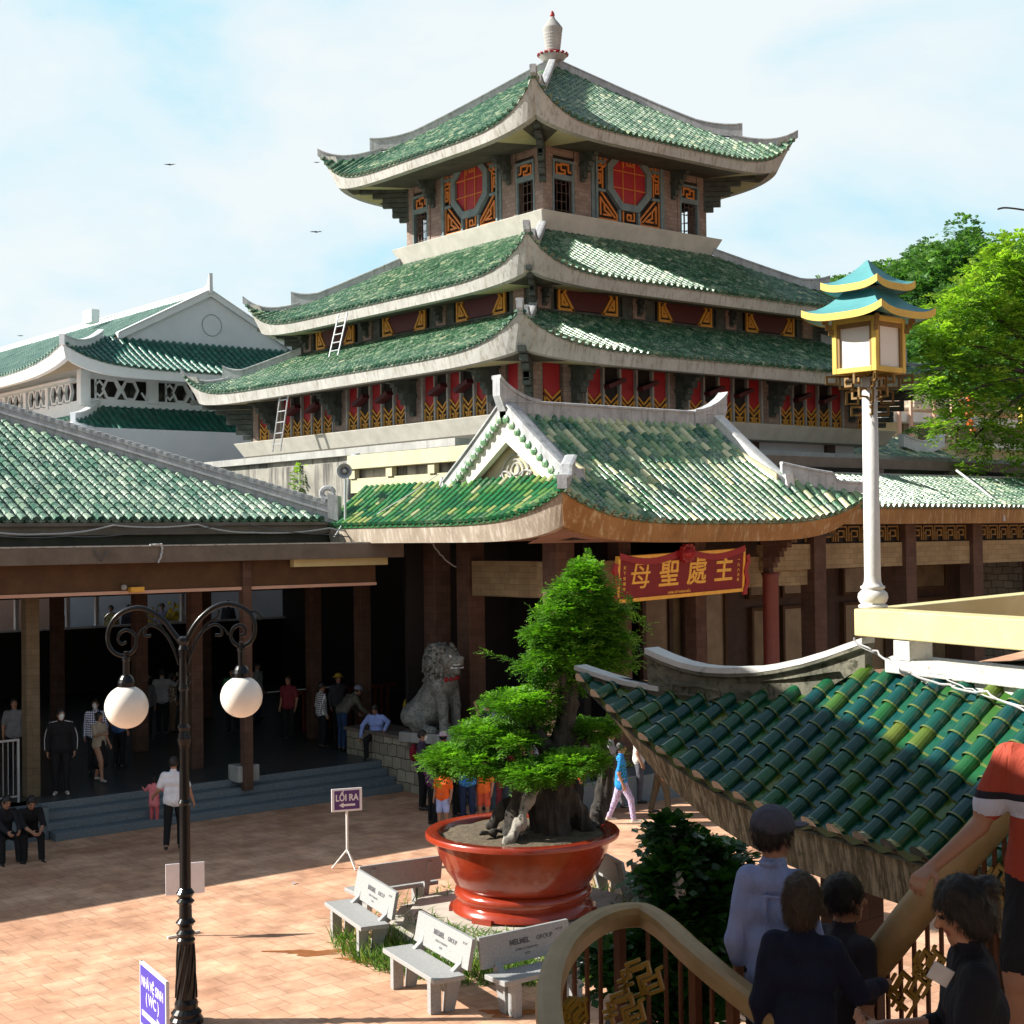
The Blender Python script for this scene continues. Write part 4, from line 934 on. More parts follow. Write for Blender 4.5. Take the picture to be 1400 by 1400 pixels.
# left skirt runs back along the hall, its eave faces the court
sL = Slope((X0, 25.0), (0, -1), (1, 0), 1.25, 5.88, 6.78, lambda t: -3.9, lambda t: 4.5-1.1*t, 0, .58, 5, .2, cen=-1.0)
mb = MB(); inn = fascia(mb, sL, .40, None, .66, .10, .30, .25, pw=4, a0=-3.6); rl = obj('left_eave', mb, 'concrete_greybrown', ent, True)
ms = MB(); soffit(ms, inn, sL, 1.0, 5.5); obj('soffit', ms, 'soffit_pink', rl, True)
mt = MB(); tiles(mt, sL, .215, .078, .27); sheet(mt, sL, .06, 40, 5); obj('left_slope', mt, 'glaze_skirt', rl, True)
sR = Slope((X1, 25.0), (0, 1), (-1, 0), 1.7, 5.84, 6.95, lambda t: -4.5+1.1*t, lambda t: 1.6, .5, 0, 5, .2, cen=0)
mt = MB(); tiles(mt, sR, .225, .075, .27); sheet(mt, sR, .06, 30, 5); obj('right_slope', mt, 'glaze_portico', rf, True)
# gables
def zroof(y): return 5.84+(8.12-5.84)*(lambda t: t*.88+.12*t*t)(1-abs(y-YR)/run)
for gx, sx in ((GX0, -1), (GX1, 1)):
    mg = MB(); ys = [YG-.1, YR, 2*YR-YG+.1]
    a, b, c = (YG-.15, zroof(YG-.15)), (YR, 8.05), (2*YR-YG+.15, zroof(YG-.15))
    ai, bi, ci = (YG+.75, 6.72), (YR, 7.52), (2*YR-YG-.75, 6.72)
    for q in ([a, b, bi, ai], [b, c, ci, bi]): mg.prism([(gx+.0, y, z) for y, z in q], (-.05 if sx < 0 else -.1, 0, 0), (.1 if sx < 0 else .05, 0, 0))
    g = obj('gable', mg, 'gable_white', ent, True)
    mg = MB(); mg.prism([(gx+.25*-sx, y, z) for y, z in ((YG-.1, 6.5), (YG-.1, 6.9), (YR, 7.95), (2*YR-YG+.1, 6.9), (2*YR-YG+.1, 6.5))], (-.03, 0, 0), (.03, 0, 0)); obj('gable_field', mg, 'cream', g, True)
    mg = MB(); cx = gx+.20*-sx
    for ry, rz, n_ in ((.42, .30, 20), (.26, .20, 16), (.12, .12, 12)):
        mg.tube([(cx, YR+ry*math.cos(2*PI*k/n_)*(1-.25*math.sin(2*PI*k/n_)), 6.98+rz*math.sin(2*PI*k/n_)) for k in range(n_)], .025, 5, closed=True)
    for s_ in (-1, 1):
        mg.tube([(cx, YR+s_*(.45+.5*math.cos(a_)*a_/5), 6.85+.2*math.sin(a_)*a_/4) for a_ in np.linspace(0, 5, 14)], .025, 5)
    obj('scroll_relief', mg, 'concrete_eave', g, True)
    # barge tiles: a row of round drip tiles under the verge
    mv = MB()
    for s_ in (-1, 1):
        for i in range(12):
            y = YR+s_*(.12+i*.172); z = zroof(y)+.0
            mv.lathe([(.088, 0), (.088, .05), (.03, .06)], (0, 0, 0), 10)
            for q in range(1, 31): v = mv.v[-q]; mv.v[-q] = (gx+sx*(.03+v[2]*2.4), y+v[0], z-.04+v[1])
    obj('verge_tiles', mv, 'glaze_portico', g, True)
# ridges
mr = MB(); mr.sweep([(GX0-.12, YR, 8.12), (GX1+.12, YR, 8.12)], ridge_prof(.2, .28))
obj('main_ridge', mr, 'ridge_grey', rf, True)
for gx, sx in ((GX0, -1), (GX1, 1)):
    mr = MB()
    Ph = [(gx-sx*.80, 8.42, .30), (gx-sx*.55, 8.45, .33), (gx-sx*.30, 8.52, .40), (gx-sx*.05, 8.63, .50), (gx+sx*.14, 8.75, .60), (gx+sx*.28, 8.88, .42)]
    mr.sweep([(x, YR, z) for x, z, h_ in Ph], [[(-.117, -h_), (.117, -h_), (.117, -.07), (.15, -.07), (.15, .004), (-.15, .004), (-.15, -.07), (-.117, -.07)] for x, z, h_ in Ph])
    obj('ridge_horn', mr, 'ridge_grey', rf, True)
    for s_ in (-1, 1):
        mr = MB(); P = []
        for i in range(9): y = YR+s_*(YR-YG+.12)*i/8; P.append((gx, y, zroof(y)+.02))
        mr.sweep(P, ridge_prof(.24, .30, .32)); y = P[-1][1]; z = P[-1][2]
        mr.prism([(gx, y, z+.32), (gx, y+s_*.10, z+.36), (gx, y+s_*.16, z+.10), (gx, y+s_*.10, z-.2), (gx, y+s_*.05, z-.35), (gx, y-s_*.05, z-.1)], (-.13, 0, 0), (.13, 0, 0))
        obj('barge_ridge', mr, 'ridge_grey' if sx < 0 else 'ridge_white', rf, True)
        mr = MB(); ex = X0 if sx < 0 else X1; P = []; n_ = 16
        for i in range(n_+1):
            t = tg*(1-i/n_); a = sF.bl(t) if sx < 0 else sF.br(t); p = sF.P(a, t)
            if s_ > 0: p = np.array([p[0], 2*YR-p[1], p[2]])
            P.append(p+np.array([0, 0, .02+.10*(i/n_)**3]))
        if s_ < 0 or sx > 0:
            mr.sweep(P, [ridge_prof(.18, (.30 if i < 10 else .14)) for i in range(n_+1)])
            obj('corner_ridge', mr, 'ridge_grey', rf, True)
# body: platform, columns, beams, dark interior
mb = MB(); mb.box(18.85, 45, 22.3, 27.6, 0.0, .58); obj('platform', mb, 'step_granite', ent, True)
def column(x, y, z0, z1, w, mat, par, d=None):
    mb = MB(); d = d or w; mb.box(x-w/2, x+w/2, y-d/2, y+d/2, z0, z1); return obj('column', mb, mat, par, True, bevel=.015)
for x, y in ((20.52, 26.7), (19.35, 22.3), (22.05, 23.4), (24.4, 23.4), (20.3, 27.7)): column(x, y, .0, 5.5, .46 if y != 23.4 else .36, 'stone_col', ent)
mb = MB(); mb.box(20.36, 20.60, 23.7, 26.44, 4.27, 5.05); obj('side_beam', mb, 'stone_tan', ent, True)
mb = MB(); mb.box(19.6, 28.4, 23.0, 23.25, 4.35, 5.05); obj('front_beam', mb, 'stone_tan', ent, True)
mb = MB(); mb.lathe([(.24, 0), (.24, .2), (.185, .25), (.18, 4.6), (.22, 4.7)], (25.75, 22.35, 0), 20); obj('round_column', mb, 'red_column', ent, True, smooth=True)
mb = MB(); corbel(mb, 25.75, 22.5, 5.5, .8); obj('column_bracket', mb, 'stone_col', ent, True)
mb = MB(); mb.box(18.8, 26.6, 21.2, 27.0, 5.50, 5.56); obj('ceiling', mb, 'ceiling_dark', ent, True)
# rear dark wall and doorway with glazed side screens
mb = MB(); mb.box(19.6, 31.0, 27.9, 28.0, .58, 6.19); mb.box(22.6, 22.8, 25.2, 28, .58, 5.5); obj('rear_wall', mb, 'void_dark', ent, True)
scr = MB(); y = 25.9
for x0, x1 in ((25.2, 26.0), (26.15, 27.3)): scr.cutp(); scr.box(x0, x1, y, y+.05, 2.1, 4.2)
objs('glass_screen', scr, 'glass_tan', ent, True)
mb = MB()
for x in (25.1, 26.02, 27.32): mb.box(x, x+.12, y-.06, y+.1, .6, 4.35)
mb.box(25.1, 27.4, y-.04, y+.08, 1.9, 2.08); mb.box(25.1, 27.4, y-.06, y+.1, 4.2, 4.34); mb.box(24.2, 24.5, 25.9, 26.2, .6, 5.5)
obj('screen_frame', mb, 'dark_wood', ent, True)
mb = MB(); mb.box(25.0, 28.2, y-.35, y+.1, 1.55, 1.72); obj('sill', mb, 'cream', ent, True)

# name board over the entrance
bl_, br_, tl_ = ony(843, 822, 21.05), ony(1014, 806, 21.05), ony(848, 766, 21.05)
bd = thing('name_board', 'dark red sign board with four golden characters hung under the entrance eave', 'sign board', (bl_+br_)/2)
xd = nrm(br_-bl_); wid = np.linalg.norm(br_-bl_); hgt = .84; tilt = nrm(np.array([0, -.10, 1.0])); tilt = nrm(tilt-xd*(tilt@xd)); nn = np.cross(xd, tilt)
mb = MB(); c = xd*0+tilt*hgt/2; mb.obox(c, xd, tilt, nn, wid/2, hgt/2, .03); pb = obj('panel', mb, 'banner_red', bd)
mb = MB()
for s_ in (-1, 1):
    mb.obox(c+tilt*s_*(hgt/2), xd, tilt, nn, wid/2+.03, .035, .045); mb.obox(c+xd*s_*(wid/2), tilt, xd, nn, hgt/2-.036, .03, .043)
obj('gilt_frame', mb, 'gold', bd)
for i, ch_ in enumerate('母聖處主'):
    a = (-.335+i*.222)*wid; put_text(ch_, .58, 'gold', bd, c+xd*a+nn*.032+tilt*.02, xd, tilt, .008, 'character', bold=.003 if ch_ == '母' else .009, shear=.06)
put_text('CHÚA XỨ THÁNH MẪU', .06, 'gold', bd, c-tilt*.34+nn*.032-xd*.1, xd, tilt, .004, bold=.002)
for s_ in (-1, 1):
    for j, t_ in enumerate(('一九八三年' if s_ > 0 else '天下安樂年')): put_text(t_, .075, 'gold', bd, c+xd*s_*wid*.455+nn*.032+tilt*(.22-j*.105), xd, tilt, .003, bold=.002)
mb = MB()
for s_ in (-1, 1):
    P = [c+tilt*(hgt/2-.02)+xd*s_*wid/2*(.06+.94*q/10)-tilt*.14*math.sin(PI*q/10)+nn*.07 for q in range(11)]
    for p, q in zip(P, P[1:]): mb.quad(p, q, q+tilt*(.14*.9)-nn*.02, p+tilt*(.14*.9)-nn*.02)
    P = [c+tilt*(hgt/2-.1)+xd*s_*(wid/2+.08)+nn*.04-tilt*q*.12+xd*s_*.04*math.sin(q*1.7) for q in range(8)]
    mb.sweep(P, [(-.06, -.02), (.06, -.02), (.05, .03), (-.05, .03)], up=nn)
mb.lathe([(.05, -.12), (.14, -.07), (.19, 0), (.14, .08), (.04, .13)], c+tilt*(hgt/2+.03)+nn*.1, 12)
for k in range(10): a = 2*PI*k/10; mb.obox(c+tilt*(hgt/2+.03+.13*math.sin(a))+nn*.12+xd*.13*math.cos(a), xd, tilt, nn, .06, .06, .05)
obj('silk_swag', mb, 'silk_red', bd)

# ---------------------------------------------------------------- right wing
wing = thing('side_wing', 'long side wing with brown stone columns under a dark green tiled eave', 'building', (36, 23.5, 0))
sW = Slope((44, 22.0), (1, 0), (0, 1), 2.6, 6.2, 7.08, lambda t: -18.2, lambda t: 18, 0, 0, 4, .1)
mb = MB(); inn = fascia(mb, sW, .42, inset=.06, cinset=.06, thick=.2); wr_ = obj('roof', mb, 'concrete_brown', wing, True)
mt = MB(); tiles(mt, sW, .225, .075, .27); sheet(mt, sW, .06, 20, 4); obj('tiled_slope', mt, 'glaze_tower', wr_, True)
ms = MB(); soffit(ms, inn, sW, 1.6, 5.75); obj('soffit', ms, 'stone_col', wr_, True)
mb = MB(); mb.box(26.2, 62, 24.55, 24.75, 7.02, 7.16); obj('top_kerb', mb, 'concrete_grey', wr_, True)
p0 = ony(1308, 648, 24.6); p1 = ony(1370, 697, 22.1); mb = MB(); mb.tube([p0+np.array([0, 0, .1]), (p0+p1)/2+np.array([0, 0, .12]), p1+np.array([0, 0, .1]), p1+np.array([0, -.06, -.3])], .035, 8); obj('drain_pipe', mb, 'cable_pale', wr_, True)
cx_ = [28.05, 31.65, 34.6, 37.6, 40.8, 44.0]
for x in cx_: column(x, 23.0, 0, 5.8, .44, 'stone_col', wing)
mb = MB()
for a, b in zip([25.9]+cx_, cx_): mb.cutp(); mb.box(a+.22, b-.22, 22.9, 23.08, 4.72, 5.32)
objs('lintel', mb, 'stone_tan', wing, True)
mb = MB(); mb.box(26.2, 45, 23.02, 23.1, 5.32, 5.8); obj('frieze_backing', mb, 'void_dark', wing, True)
my = MB(); K2 = dict(w=.035, d=.05)
for a, b in zip([25.9]+cx_, cx_):
    n_ = max(2, int((b-a-.5)/.46)); st = (b-a-.5)/n_; my.cutp()
    for i in range(n_):
        x = a+.25+i*st; z = 5.38
        strokes(my, (0, 23.0, 0), (1, 0, 0), (0, 0, 1), (0, -1, 0), [[(x+.03, z), (x+.03, z+.34), (x+st-.06, z+.34), (x+st-.06, z)], [(x+.13, z), (x+.13, z+.24), (x+st-.16, z+.24), (x+st-.16, z+.10), (x+.2, z+.10)], [(x, z+.17), (x+.1, z+.17)]], **K2)
objs('frieze_fretwork', my, 'lantern_wood', wing, True)
mb = MB(); mb.box(26.4, 62, 25.6, 25.8, .5, 6.2); obj('wall', mb, 'dark_wood', wing, True)
mb = MB(); mb.box(38.1, 41, 22.7, 25.6, 0, 5.75); obj('rubble_pier', mb, 'rubble', wing, True)
mg = MB(); mo = MB()
for x0, x1, z0, z1 in ((28.6, 29.6, 4.0, 4.55), (29.9, 30.8, 4.0, 4.55), (28.7, 29.5, 1.3, 3.6), (29.9, 31.0, 1.3, 3.6), (32.4, 34.0, 3.95, 4.6), (32.4, 34.1, 1.3, 3.6), (35.3, 37.0, 1.3, 3.6), (35.3, 37, 4, 4.6), (26.9, 27.6, 1.3, 4.3)):
    mg.cutp(); mo.cutp(); mg.box(x0, x1, 25.52, 25.56, z0, z1); frame_rect(mo, x0-.09, x1+.09, z0-.09, z1+.09, 25.6, .08, .14)
for g_, f_ in zip(mg.pieces(), mo.pieces()): q = obj('window_frame', f_, 'board_brown', wing, True); obj('pane', g_, 'glass_tan', q, True)
mb = MB(); mb.box(26.4, 46, 22.3, 25.6, .0, .6); obj('gallery_floor', mb, 'hall_floor', wing, True)

# ---------------------------------------------------------------- left hall
hall = thing('open_hall', 'open hall with brown beam, dark interior and large green hipped roof', 'hall', (11, 29, 0))
YH = 28.5; XR = 18.0; runH = 9.0; zH0, zH1 = 6.02, 10.0
sH = Slope((6, YH), (1, 0), (0, 1), runH, zH0, zH1, lambda t: -22.0, lambda t: (XR-6)-runH*t, 0, 0, 4, .0)
mt = MB(); tiles(mt, sH, .225, .080, .26); sheet(mt, sH, .06, 40, 10); rf2 = obj('roof', mt, 'glaze_hall', hall, True)
sH2 = Slope((XR, 37.5), (0, 1), (-1, 0), runH, zH0, zH1, lambda t: -9+9*t, lambda t: 9-9*t, 0, 0, 4, 0)
mb = MB(); sheet(mb, sH2, .0, 10, 10); obj('rear_slope', mb, 'glaze_hall', rf2, True)
mr = MB(); P = [(XR-9.0*t, YH+9*t, zH0+(zH1-zH0)*t+.02) for t in np.linspace(-.01, 1, 12)]
mr.sweep(P, [(-.16, -.1), (.16, -.1), (.16, .12), (.22, .12), (.22, .17), (.15, .17), (.15, .27), (.20, .27), (.20, .33), (-.20, .33), (-.20, .27), (-.15, .27), (-.15, .17), (-.22, .17), (-.22, .12), (-.16, .12)])
for i in range(70):
    t = i/70; p = np.array([XR-9*t, YH+9*t, zH0+(zH1-zH0)*t+.02]); mr.obox(p+np.array([0, 0, .345]), nrm((-1, 1, .44)), nrm((1, 1, 0)), (0, 0, 1), .045, .21, .03)
obj('hip_ridge', mr, 'ridge_grey', rf2, True)
mr = MB(); mr.obox((XR+.02, YH-.05, zH0+.28), nrm((-1, 1, .44)), nrm((1, 1, 0)), (0, 0, 1), .12, .2, .28); mr.tube([(XR-.1+.1*math.cos(a), YH+.05-.1*math.cos(a), 6.62+.12*math.sin(a)) for a in np.linspace(0, 2*PI, 14)], .06, 6); obj('ridge_end', mr, 'ridge_grey', rf2, True)
mb = MB(); mb.box(-16, XR+.1, YH+.05, YH+.25, 5.72, 5.98); mb.box(-16, XR, YH-.05, YH+.05, 5.90, 5.97); obj('eave_board', mb, 'concrete_beam', rf2, True)
mb = MB(); mb.box(-16, 18.9, 27.12, 28.9, 5.22, 5.30); mb.box(-16, 18.2, 28.7, 28.9, 5.3, 5.75); obj('gutter_roof', mb, 'roof_flat', hall, True)
mb = MB(); mb.box(-16, 18.9, 27.0, 27.12, 5.16, 5.48); obj('gutter_fascia', mb, 'concrete_beam', hall, True, bevel=.012)
mb = MB(); mb.box(-16, 18.9, 26.99, 27.13, 5.482, 5.51); obj('fascia_cap', mb, 'concrete_eave', hall, True)
mb = MB(); mb.box(-16, 18.4, 27.4, 27.55, 4.62, 5.21); obj('board_beam', mb, 'board_brown', hall, True)
mb = MB(); mb.box(-16, 18.4, 27.36, 27.58, 4.55, 4.615); obj('beam_trim', mb, 'pink_wall', hall, True)
mb = MB(); mb.box(16.2, 18.6, 27.2, 27.36, 5.0, 5.16); obj('yellow_board', mb, 'cream_yellow', hall, True)
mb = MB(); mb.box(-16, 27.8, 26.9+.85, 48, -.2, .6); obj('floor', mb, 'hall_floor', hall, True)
cols = [(6.6, 28.7), (11.05, 28.6),(15.1, 29.6)]
for x, y in cols: column(x, y, .6, 5.2, .27, 'stone_col' if x > 11.5 else 'hall_post', hall)
column(15.15, 27.40, .4, 5.155, .2, 'stone_col', hall)
mb = MB(); mb.box(14.95, 15.45, 27.40, 27.85, .56, .90); obj('column_base', mb, 'concrete_grey', hall, True, bevel=.02)
for x, y in ((19.75, 30.0), (19.6, 32.0), (11.05, 33), (15.4, 33), (15.4, 38), (11.05, 38), (19.7, 38), (6.6, 33), (6.6, 38)): column(x, y, .6, 5.6, .3, 'stone_col', hall)
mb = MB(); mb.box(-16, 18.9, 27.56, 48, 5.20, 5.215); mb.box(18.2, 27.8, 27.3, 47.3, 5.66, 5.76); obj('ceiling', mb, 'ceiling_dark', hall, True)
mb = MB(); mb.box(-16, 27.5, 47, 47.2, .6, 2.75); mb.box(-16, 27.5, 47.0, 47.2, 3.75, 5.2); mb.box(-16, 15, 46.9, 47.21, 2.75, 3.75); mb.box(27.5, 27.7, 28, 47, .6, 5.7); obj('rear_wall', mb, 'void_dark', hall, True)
mb = MB()
for x in (17.6, 18.9, 19.3, 20.3, 21.9, 23.4, 25.9): mb.cutp(); mb.box(x, x+.12, 46.8, 46.95, 2.8, 3.75)
mb.cutp(); mb.box(15, 27.5, 46.8, 46.95, 2.72, 2.79); objs('rear_window_bar', mb, 'white_paint', hall, True)
mb = MB()
for k in range(14): mb.box(19.9+k*.2, 19.96+k*.2, 33.0, 33.06, .6, 1.6)
mb.box(19.8, 22.8, 32.98, 33.08, 1.6, 1.68); obj('red_balustrade', mb, 'red_column', hall, True)
# steps
stp = tag(bpy.data.objects.new('stone_steps', None), 'four long grey granite steps up to the open hall', 'steps'); COL.objects.link(stp); stp.location = (15, 27, 0)
for i in range(4):
    mb = MB(); mb.box(10.85-.05*i if i else 10.85, 18.72, 26.9+.28*i, 26.9+.28*i+.34 if i < 3 else 27.76, 0 if i == 0 else .15*i+.002, .15*(i+1)); obj('step', mb, 'step_granite', stp, True, bevel=.01)
mb = MB(); mb.box(10.3, 10.84, 27.2, 28.2, 0, .60); obj('step_cheek', mb, 'step_granite', stp, True, bevel=.01)
# stone wall beside the steps, carrying the lion
sw_ = thing('stone_wall', 'low wall of irregular stone blocks beside the steps, under the lion', 'wall', (19.1, 27.2, 0))
mb = MB(); mb.box(18.75, 19.7, 24.6, 26.75, 0, .95); mb.box(18.75, 19.7, 26.76, 29.2, .0, 1.15); obj('masonry', mb, 'stone_wall', sw_, True, bevel=.02)
mb = MB(); mb.box(18.70, 19.75, 24.55, 26.755, .95, 1.03); mb.box(18.70, 19.75, 26.762, 29.25, 1.15, 1.22); obj('coping', mb, 'concrete_beam', sw_, True, bevel=.01)
# fittings on the hall
for k, (u, v) in enumerate(((540, 806), (618, 776), (685, 763), (694, 765))):
    p = ony(u, v, 29.0); mb = MB(); mb.tube([p-np.array([.25, 0, 0]), p+np.array([.25, 0, 0])], .022, 6)
    if k in (1, 2): tag(obj('tube_lamp', mb, 'tube_light', None, True, loc=p), ['', 'lit fluorescent tube inside the hall just left of the big corner column', 'lit fluorescent tube above the side beam of the entrance'][k], 'lamp')
spk = thing('loudspeaker', 'grey horn loudspeaker on a thin tripod pole on the hall gutter', 'loudspeaker', ony(472, 733, 28.0))
p0 = ony(472, 733, 28.0); p1 = ony(472, 655, 28.0); mb = MB(); mb.tube([p0, p1], .03, 8); obj('pole', mb, 'galv', spk, True)
mb = MB()
for d in ((-.35, -.1), (.4, -.1), (.05, .35)): mb.tube([p0+np.array([0, 0, .35]), p0+np.array([d[0], d[1], -.02])], .018, 6)
obj('tripod', mb, 'galv', spk, True)
ph = ony(471, 644, 28.0); ax = nrm(np.array([-.75, -1, 0])); mb = MB(); mb.tube([ph-ax*.35, ph-ax*.2, ph-ax*.1, ph+ax*.02, ph+ax*.06], [.09, .09, .06, .14, .17], 20, cap=False); mb.tube([ph-ax*.36, ph-ax*.2], [.1, .1], 16); mb.tube([ph-ax*.1, ph+ax*.03], [.03, .05], 12); mb.tube([ph+ax*.055, ph+ax*.07], [.18, .175], 20, cap=False)
obj('horn', mb, 'horn_grey', spk, True, smooth=True)
def cable(label, pts, r=.012, mat='cable', sag=.15):
    P = []
    for a, b in zip(pts, pts[1:]):
        a, b = np.array(a), np.array(b)
        for i in range(8): t = i/8; P.append(a+(b-a)*t+np.array([0, .02*math.sin(9*t), -sag*4*t*(1-t)]))
    P.append(np.array(pts[-1])); mb = MB(); mb.tube(P, r, 5); return tag(obj('cable', mb, mat, None, True, loc=P[0]), label, 'cable')
cable('grey cables running along the dark gutter strip under the hall tiles', [ony(u, v, 27.9) for u, v in ((-40, 722), (60, 730), (155, 718), (270, 717), (345, 728), (450, 722), (560, 732))], .016, 'cable_pale', .05)
cable('thin cable looping below the hall tiles beside the paler one', [ony(u, v, 27.8) for u, v in ((-40, 728), (90, 733), (200, 725), (330, 714), (440, 730), (590, 735))], .012, 'cable', .06)
cable('cable hanging from the hall fascia end towards the corner column', [ony(u, v, 26.95) for u, v in ((540, 728), (592, 742), (605, 760), (625, 775))], .018, 'cable_pale', .05)
cable('wire stretched over the skirt roof down to the loudspeaker foot', [onx(600, 648, 18.9), onx(520, 700, 18.2), ony(480, 725, 28.0)], .012, 'cable_pale', .02)
cable('white pipe bend hooked over the hall fascia', [ony(u, v, 26.96) for u, v in ((205, 745), (221, 744), (222, 755), (217, 769))], .022, 'cable_pale', 0)
tag(obj('cable', (lambda m: (m.tube([ony(128, 752, 26.96), ony(138, 768, 26.95), ony(148, 752, 26.96)], .012, 5), m)[1])(MB()), 'cable', None, True, loc=ony(138, 768, 26.95)), 'short dark cable loop drooping on the face of the hall fascia', 'cable')
fl = thing('floodlight', 'small floodlight and camera fixed on the brown beam of the hall', 'floodlight', ony(186, 806, 27.3)); p = ony(186, 806, 27.3)
mb = MB(); mb.obox(p, (1, 0, 0), (0, 1, 0), (0, 0, 1), .14, .08, .05); obj('lamp_head', mb, 'gold', fl, True); mb = MB(); mb.lathe([(.04, -.05), (.06, 0), (.04, .05)], p+np.array([-.25, 0, .05]), 10); obj('camera_dome', mb, 'concrete_grey', fl, True)
# ---------------------------------------------------------------- near pavilion roof
D1 = np.array([-.418, .909]); NN = np.array([.909, .418])
P1 = np.array([1.613, 8.1])
def W(p, z=0.0): return CP(p[0], p[1], z)
Ow = W(P1); Lw = W(D1)[:2]; Iw = W(NN)[:2]
npv = thing('tiled_pavilion', 'pavilion below the terrace with large glossy green-blue bamboo-shaped roof tiles', 'pavilion', W(P1+NN*.6, 4.0))
sN = Slope(Ow, Lw, Iw, .92, 4.01, 4.76, lambda t: -2.6, lambda t: 2.78+(.66-2.78)*t, 0, .60, 2.0, .12)
mb = MB(); inn = fascia(mb, sN, .30, None, .24, .06, .16, .14, pw=2)
rN = obj('roof', mb, 'stain_reed', npv, True)
ms = MB(); soffit(ms, inn, sN, .75, 3.95); obj('soffit', ms, 'concrete_brown', rN, True)
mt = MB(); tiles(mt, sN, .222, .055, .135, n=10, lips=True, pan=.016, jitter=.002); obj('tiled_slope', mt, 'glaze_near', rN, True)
ms = MB(); sheet(ms, sN, .055, 40, 6); obj('roof_bed', ms, 'ridge_mossy', rN, True)
# wire loops under the eave tiles
# far slopes of the same roof, hidden from the terrace
sN2 = Slope(W(P1+D1*2.78+NN*1.6)[:2], Iw, -Lw, 2.0, 4.35, 4.76, lambda t: -1.55+.7*t, lambda t: 1.5, .3, 0, 2, .1)
ms = MB(); sheet(ms, sN2, .02, 16, 6); obj('far_slope', ms, 'glaze_near', rN, True)
# hip ridge with a swept white cap
def hip_pt(u):
    a0 = P1+D1*2.86; a1 = P1+D1*.60+NN*.92; best = None
    for i in range(401):
        p = a0+(a1-a0)*i/400; w = W(p, 4.6); uu = 700+FPX*(w@RGT)/(w@FWD) if False else 700+FPX*p[0]/p[1]-0.0
        if best is None or abs(uu-u) < best[0]: best = (abs(uu-u), p, i/400)
    return best[1]
def zat(p, u, v):
    d = ray(u, v); t = p[1]/(d@FWD); return H+d[2]*t
up = [(1184, 871), (1165, 878), (1134, 889), (1100, 899), (1068, 906), (1035, 911), (1001, 912), (975, 911), (957, 909), (935, 904), (910, 895), (888, 885)]
lw = [(1190, 915), (1170, 921), (1130, 940), (1100, 953), (1077, 961), (1045, 968), (1023, 971), (990, 976), (965, 975), (940, 972), (917, 969), (903, 964)]
P = []; prof = []
for (u, v), (u2, v2) in zip(up, lw):
    p = hip_pt(u); z = zat(p, u, v); z2 = min(zat(p, u, v2), z-.12); h_ = z-z2
    P.append(W(p, z)); prof.append([(-.045, -h_), (.045, -h_), (.045, -.075), (.075, -.06), (.075, -.04), (-.075, -.04), (-.075, -.06), (-.045, -.075)])
mb = MB(); mb.sweep(P, prof); hrid = obj('hip_ridge', mb, 'ridge_mossy', rN, True)
mb = MB(); mb.sweep(P, [[(-.078, -.038), (.078, -.038), (.078, 0.0), (-.078, 0.0)]]*len(P)); obj('ridge_cap', mb, 'ridge_white', hrid, True)
up2 = [(903, 940), (880, 936), (855, 931), (830, 924), (808, 917), (790, 911)]; lw2 = [(903, 972), (880, 965), (855, 958), (830, 950), (808, 938), (790, 921)]
P = []; prof = []
for (u, v), (u2, v2) in zip(up2, lw2):
    p = hip_pt(u); z = zat(p, u, v); z2 = zat(p, u, v2); h_ = z-z2
    P.append(W(p, z)); prof.append([(-.04, -h_), (.04, -h_), (.04, -.02), (-.04, -.02)])
mb = MB(); mb.sweep(P, prof); hr2 = obj('lower_hip_ridge', mb, 'ridge_mossy', rN, True)
mb = MB(); mb.sweep(P, [[(-.065, -.022), (.065, -.022), (.065, 0.01), (-.065, 0.01)]]*len(P)); obj('ridge_cap', mb, 'ridge_white', hr2, True)
mb = MB()                                              # knotted relief cast on the side of the ridge
def rel(u, v, off=.05):
    p = hip_pt(u); z = zat(p, u, v); return W(p-NN*off-np.array([0, .0]), z)
for ln in ([(925, 934), (925, 948), (948, 950), (948, 938), (935, 937)], [(925, 934), (962, 938), (988, 944), (990, 952), (975, 956), (972, 948)], [(948, 950), (965, 954), (968, 944)]):
    mb.tube([rel(*q) for q in ln], .014, 6)
obj('relief_knot', mb, 'ridge_mossy', hrid, True)
# posts below the roof
mb = MB(); q = W(P1+NN*.85-D1*.55); mb.box(q[0]-.16, q[0]+.16, q[1]-.16, q[1]+.16, 0, 4.0); obj('post', mb, 'stone_col', npv, True, bevel=.01)
mb = MB(); q = W(P1+NN*.95+D1*.9); mb.box(q[0]-.14, q[0]+.14, q[1]-.14, q[1]+.14, 0, 4.0); obj('post', mb, 'stone_col', npv, True, bevel=.01)
# ---------------------------------------------------------------- terrace parapet over the roof
ter = thing('terrace_parapet', 'pale yellow terrace parapet beam on white stub posts above the glossy roof', 'parapet', W(np.array([2.03, 8.8]), 4.8))
E2 = np.array([.631, .776]); E2 = E2/np.linalg.norm(E2)
Bc = np.array([2.079, 9.05])
def beam(mb, a, b, z0, z1, w, both=True):
    a3, b3 = W(a, (z0+z1)/2), W(b, (z0+z1)/2); mb.bar(a3, b3, w, z1-z0)
ang = (D1*-1); offn = NN
mb = MB()
c_in = Bc+NN*.10
pts = [Bc, Bc-D1*3.6, Bc-D1*3.6+NN*.20, Bc+NN*.20-D1*.05]
mb.prism([W(p, 4.965) for p in pts], (0, 0, 0), (0, 0, .165)); obj('front_beam', mb, 'cream_yellow', ter, True, bevel=.008)
mb = MB(); nE = np.array([E2[1], -E2[0]]); s0 = Bc+NN*.205+D1*-.05+E2*.0
pts = [Bc+E2*.02+D1*.0, Bc+E2*4.2, Bc+E2*4.2+nE*.2, s0+E2*.02]
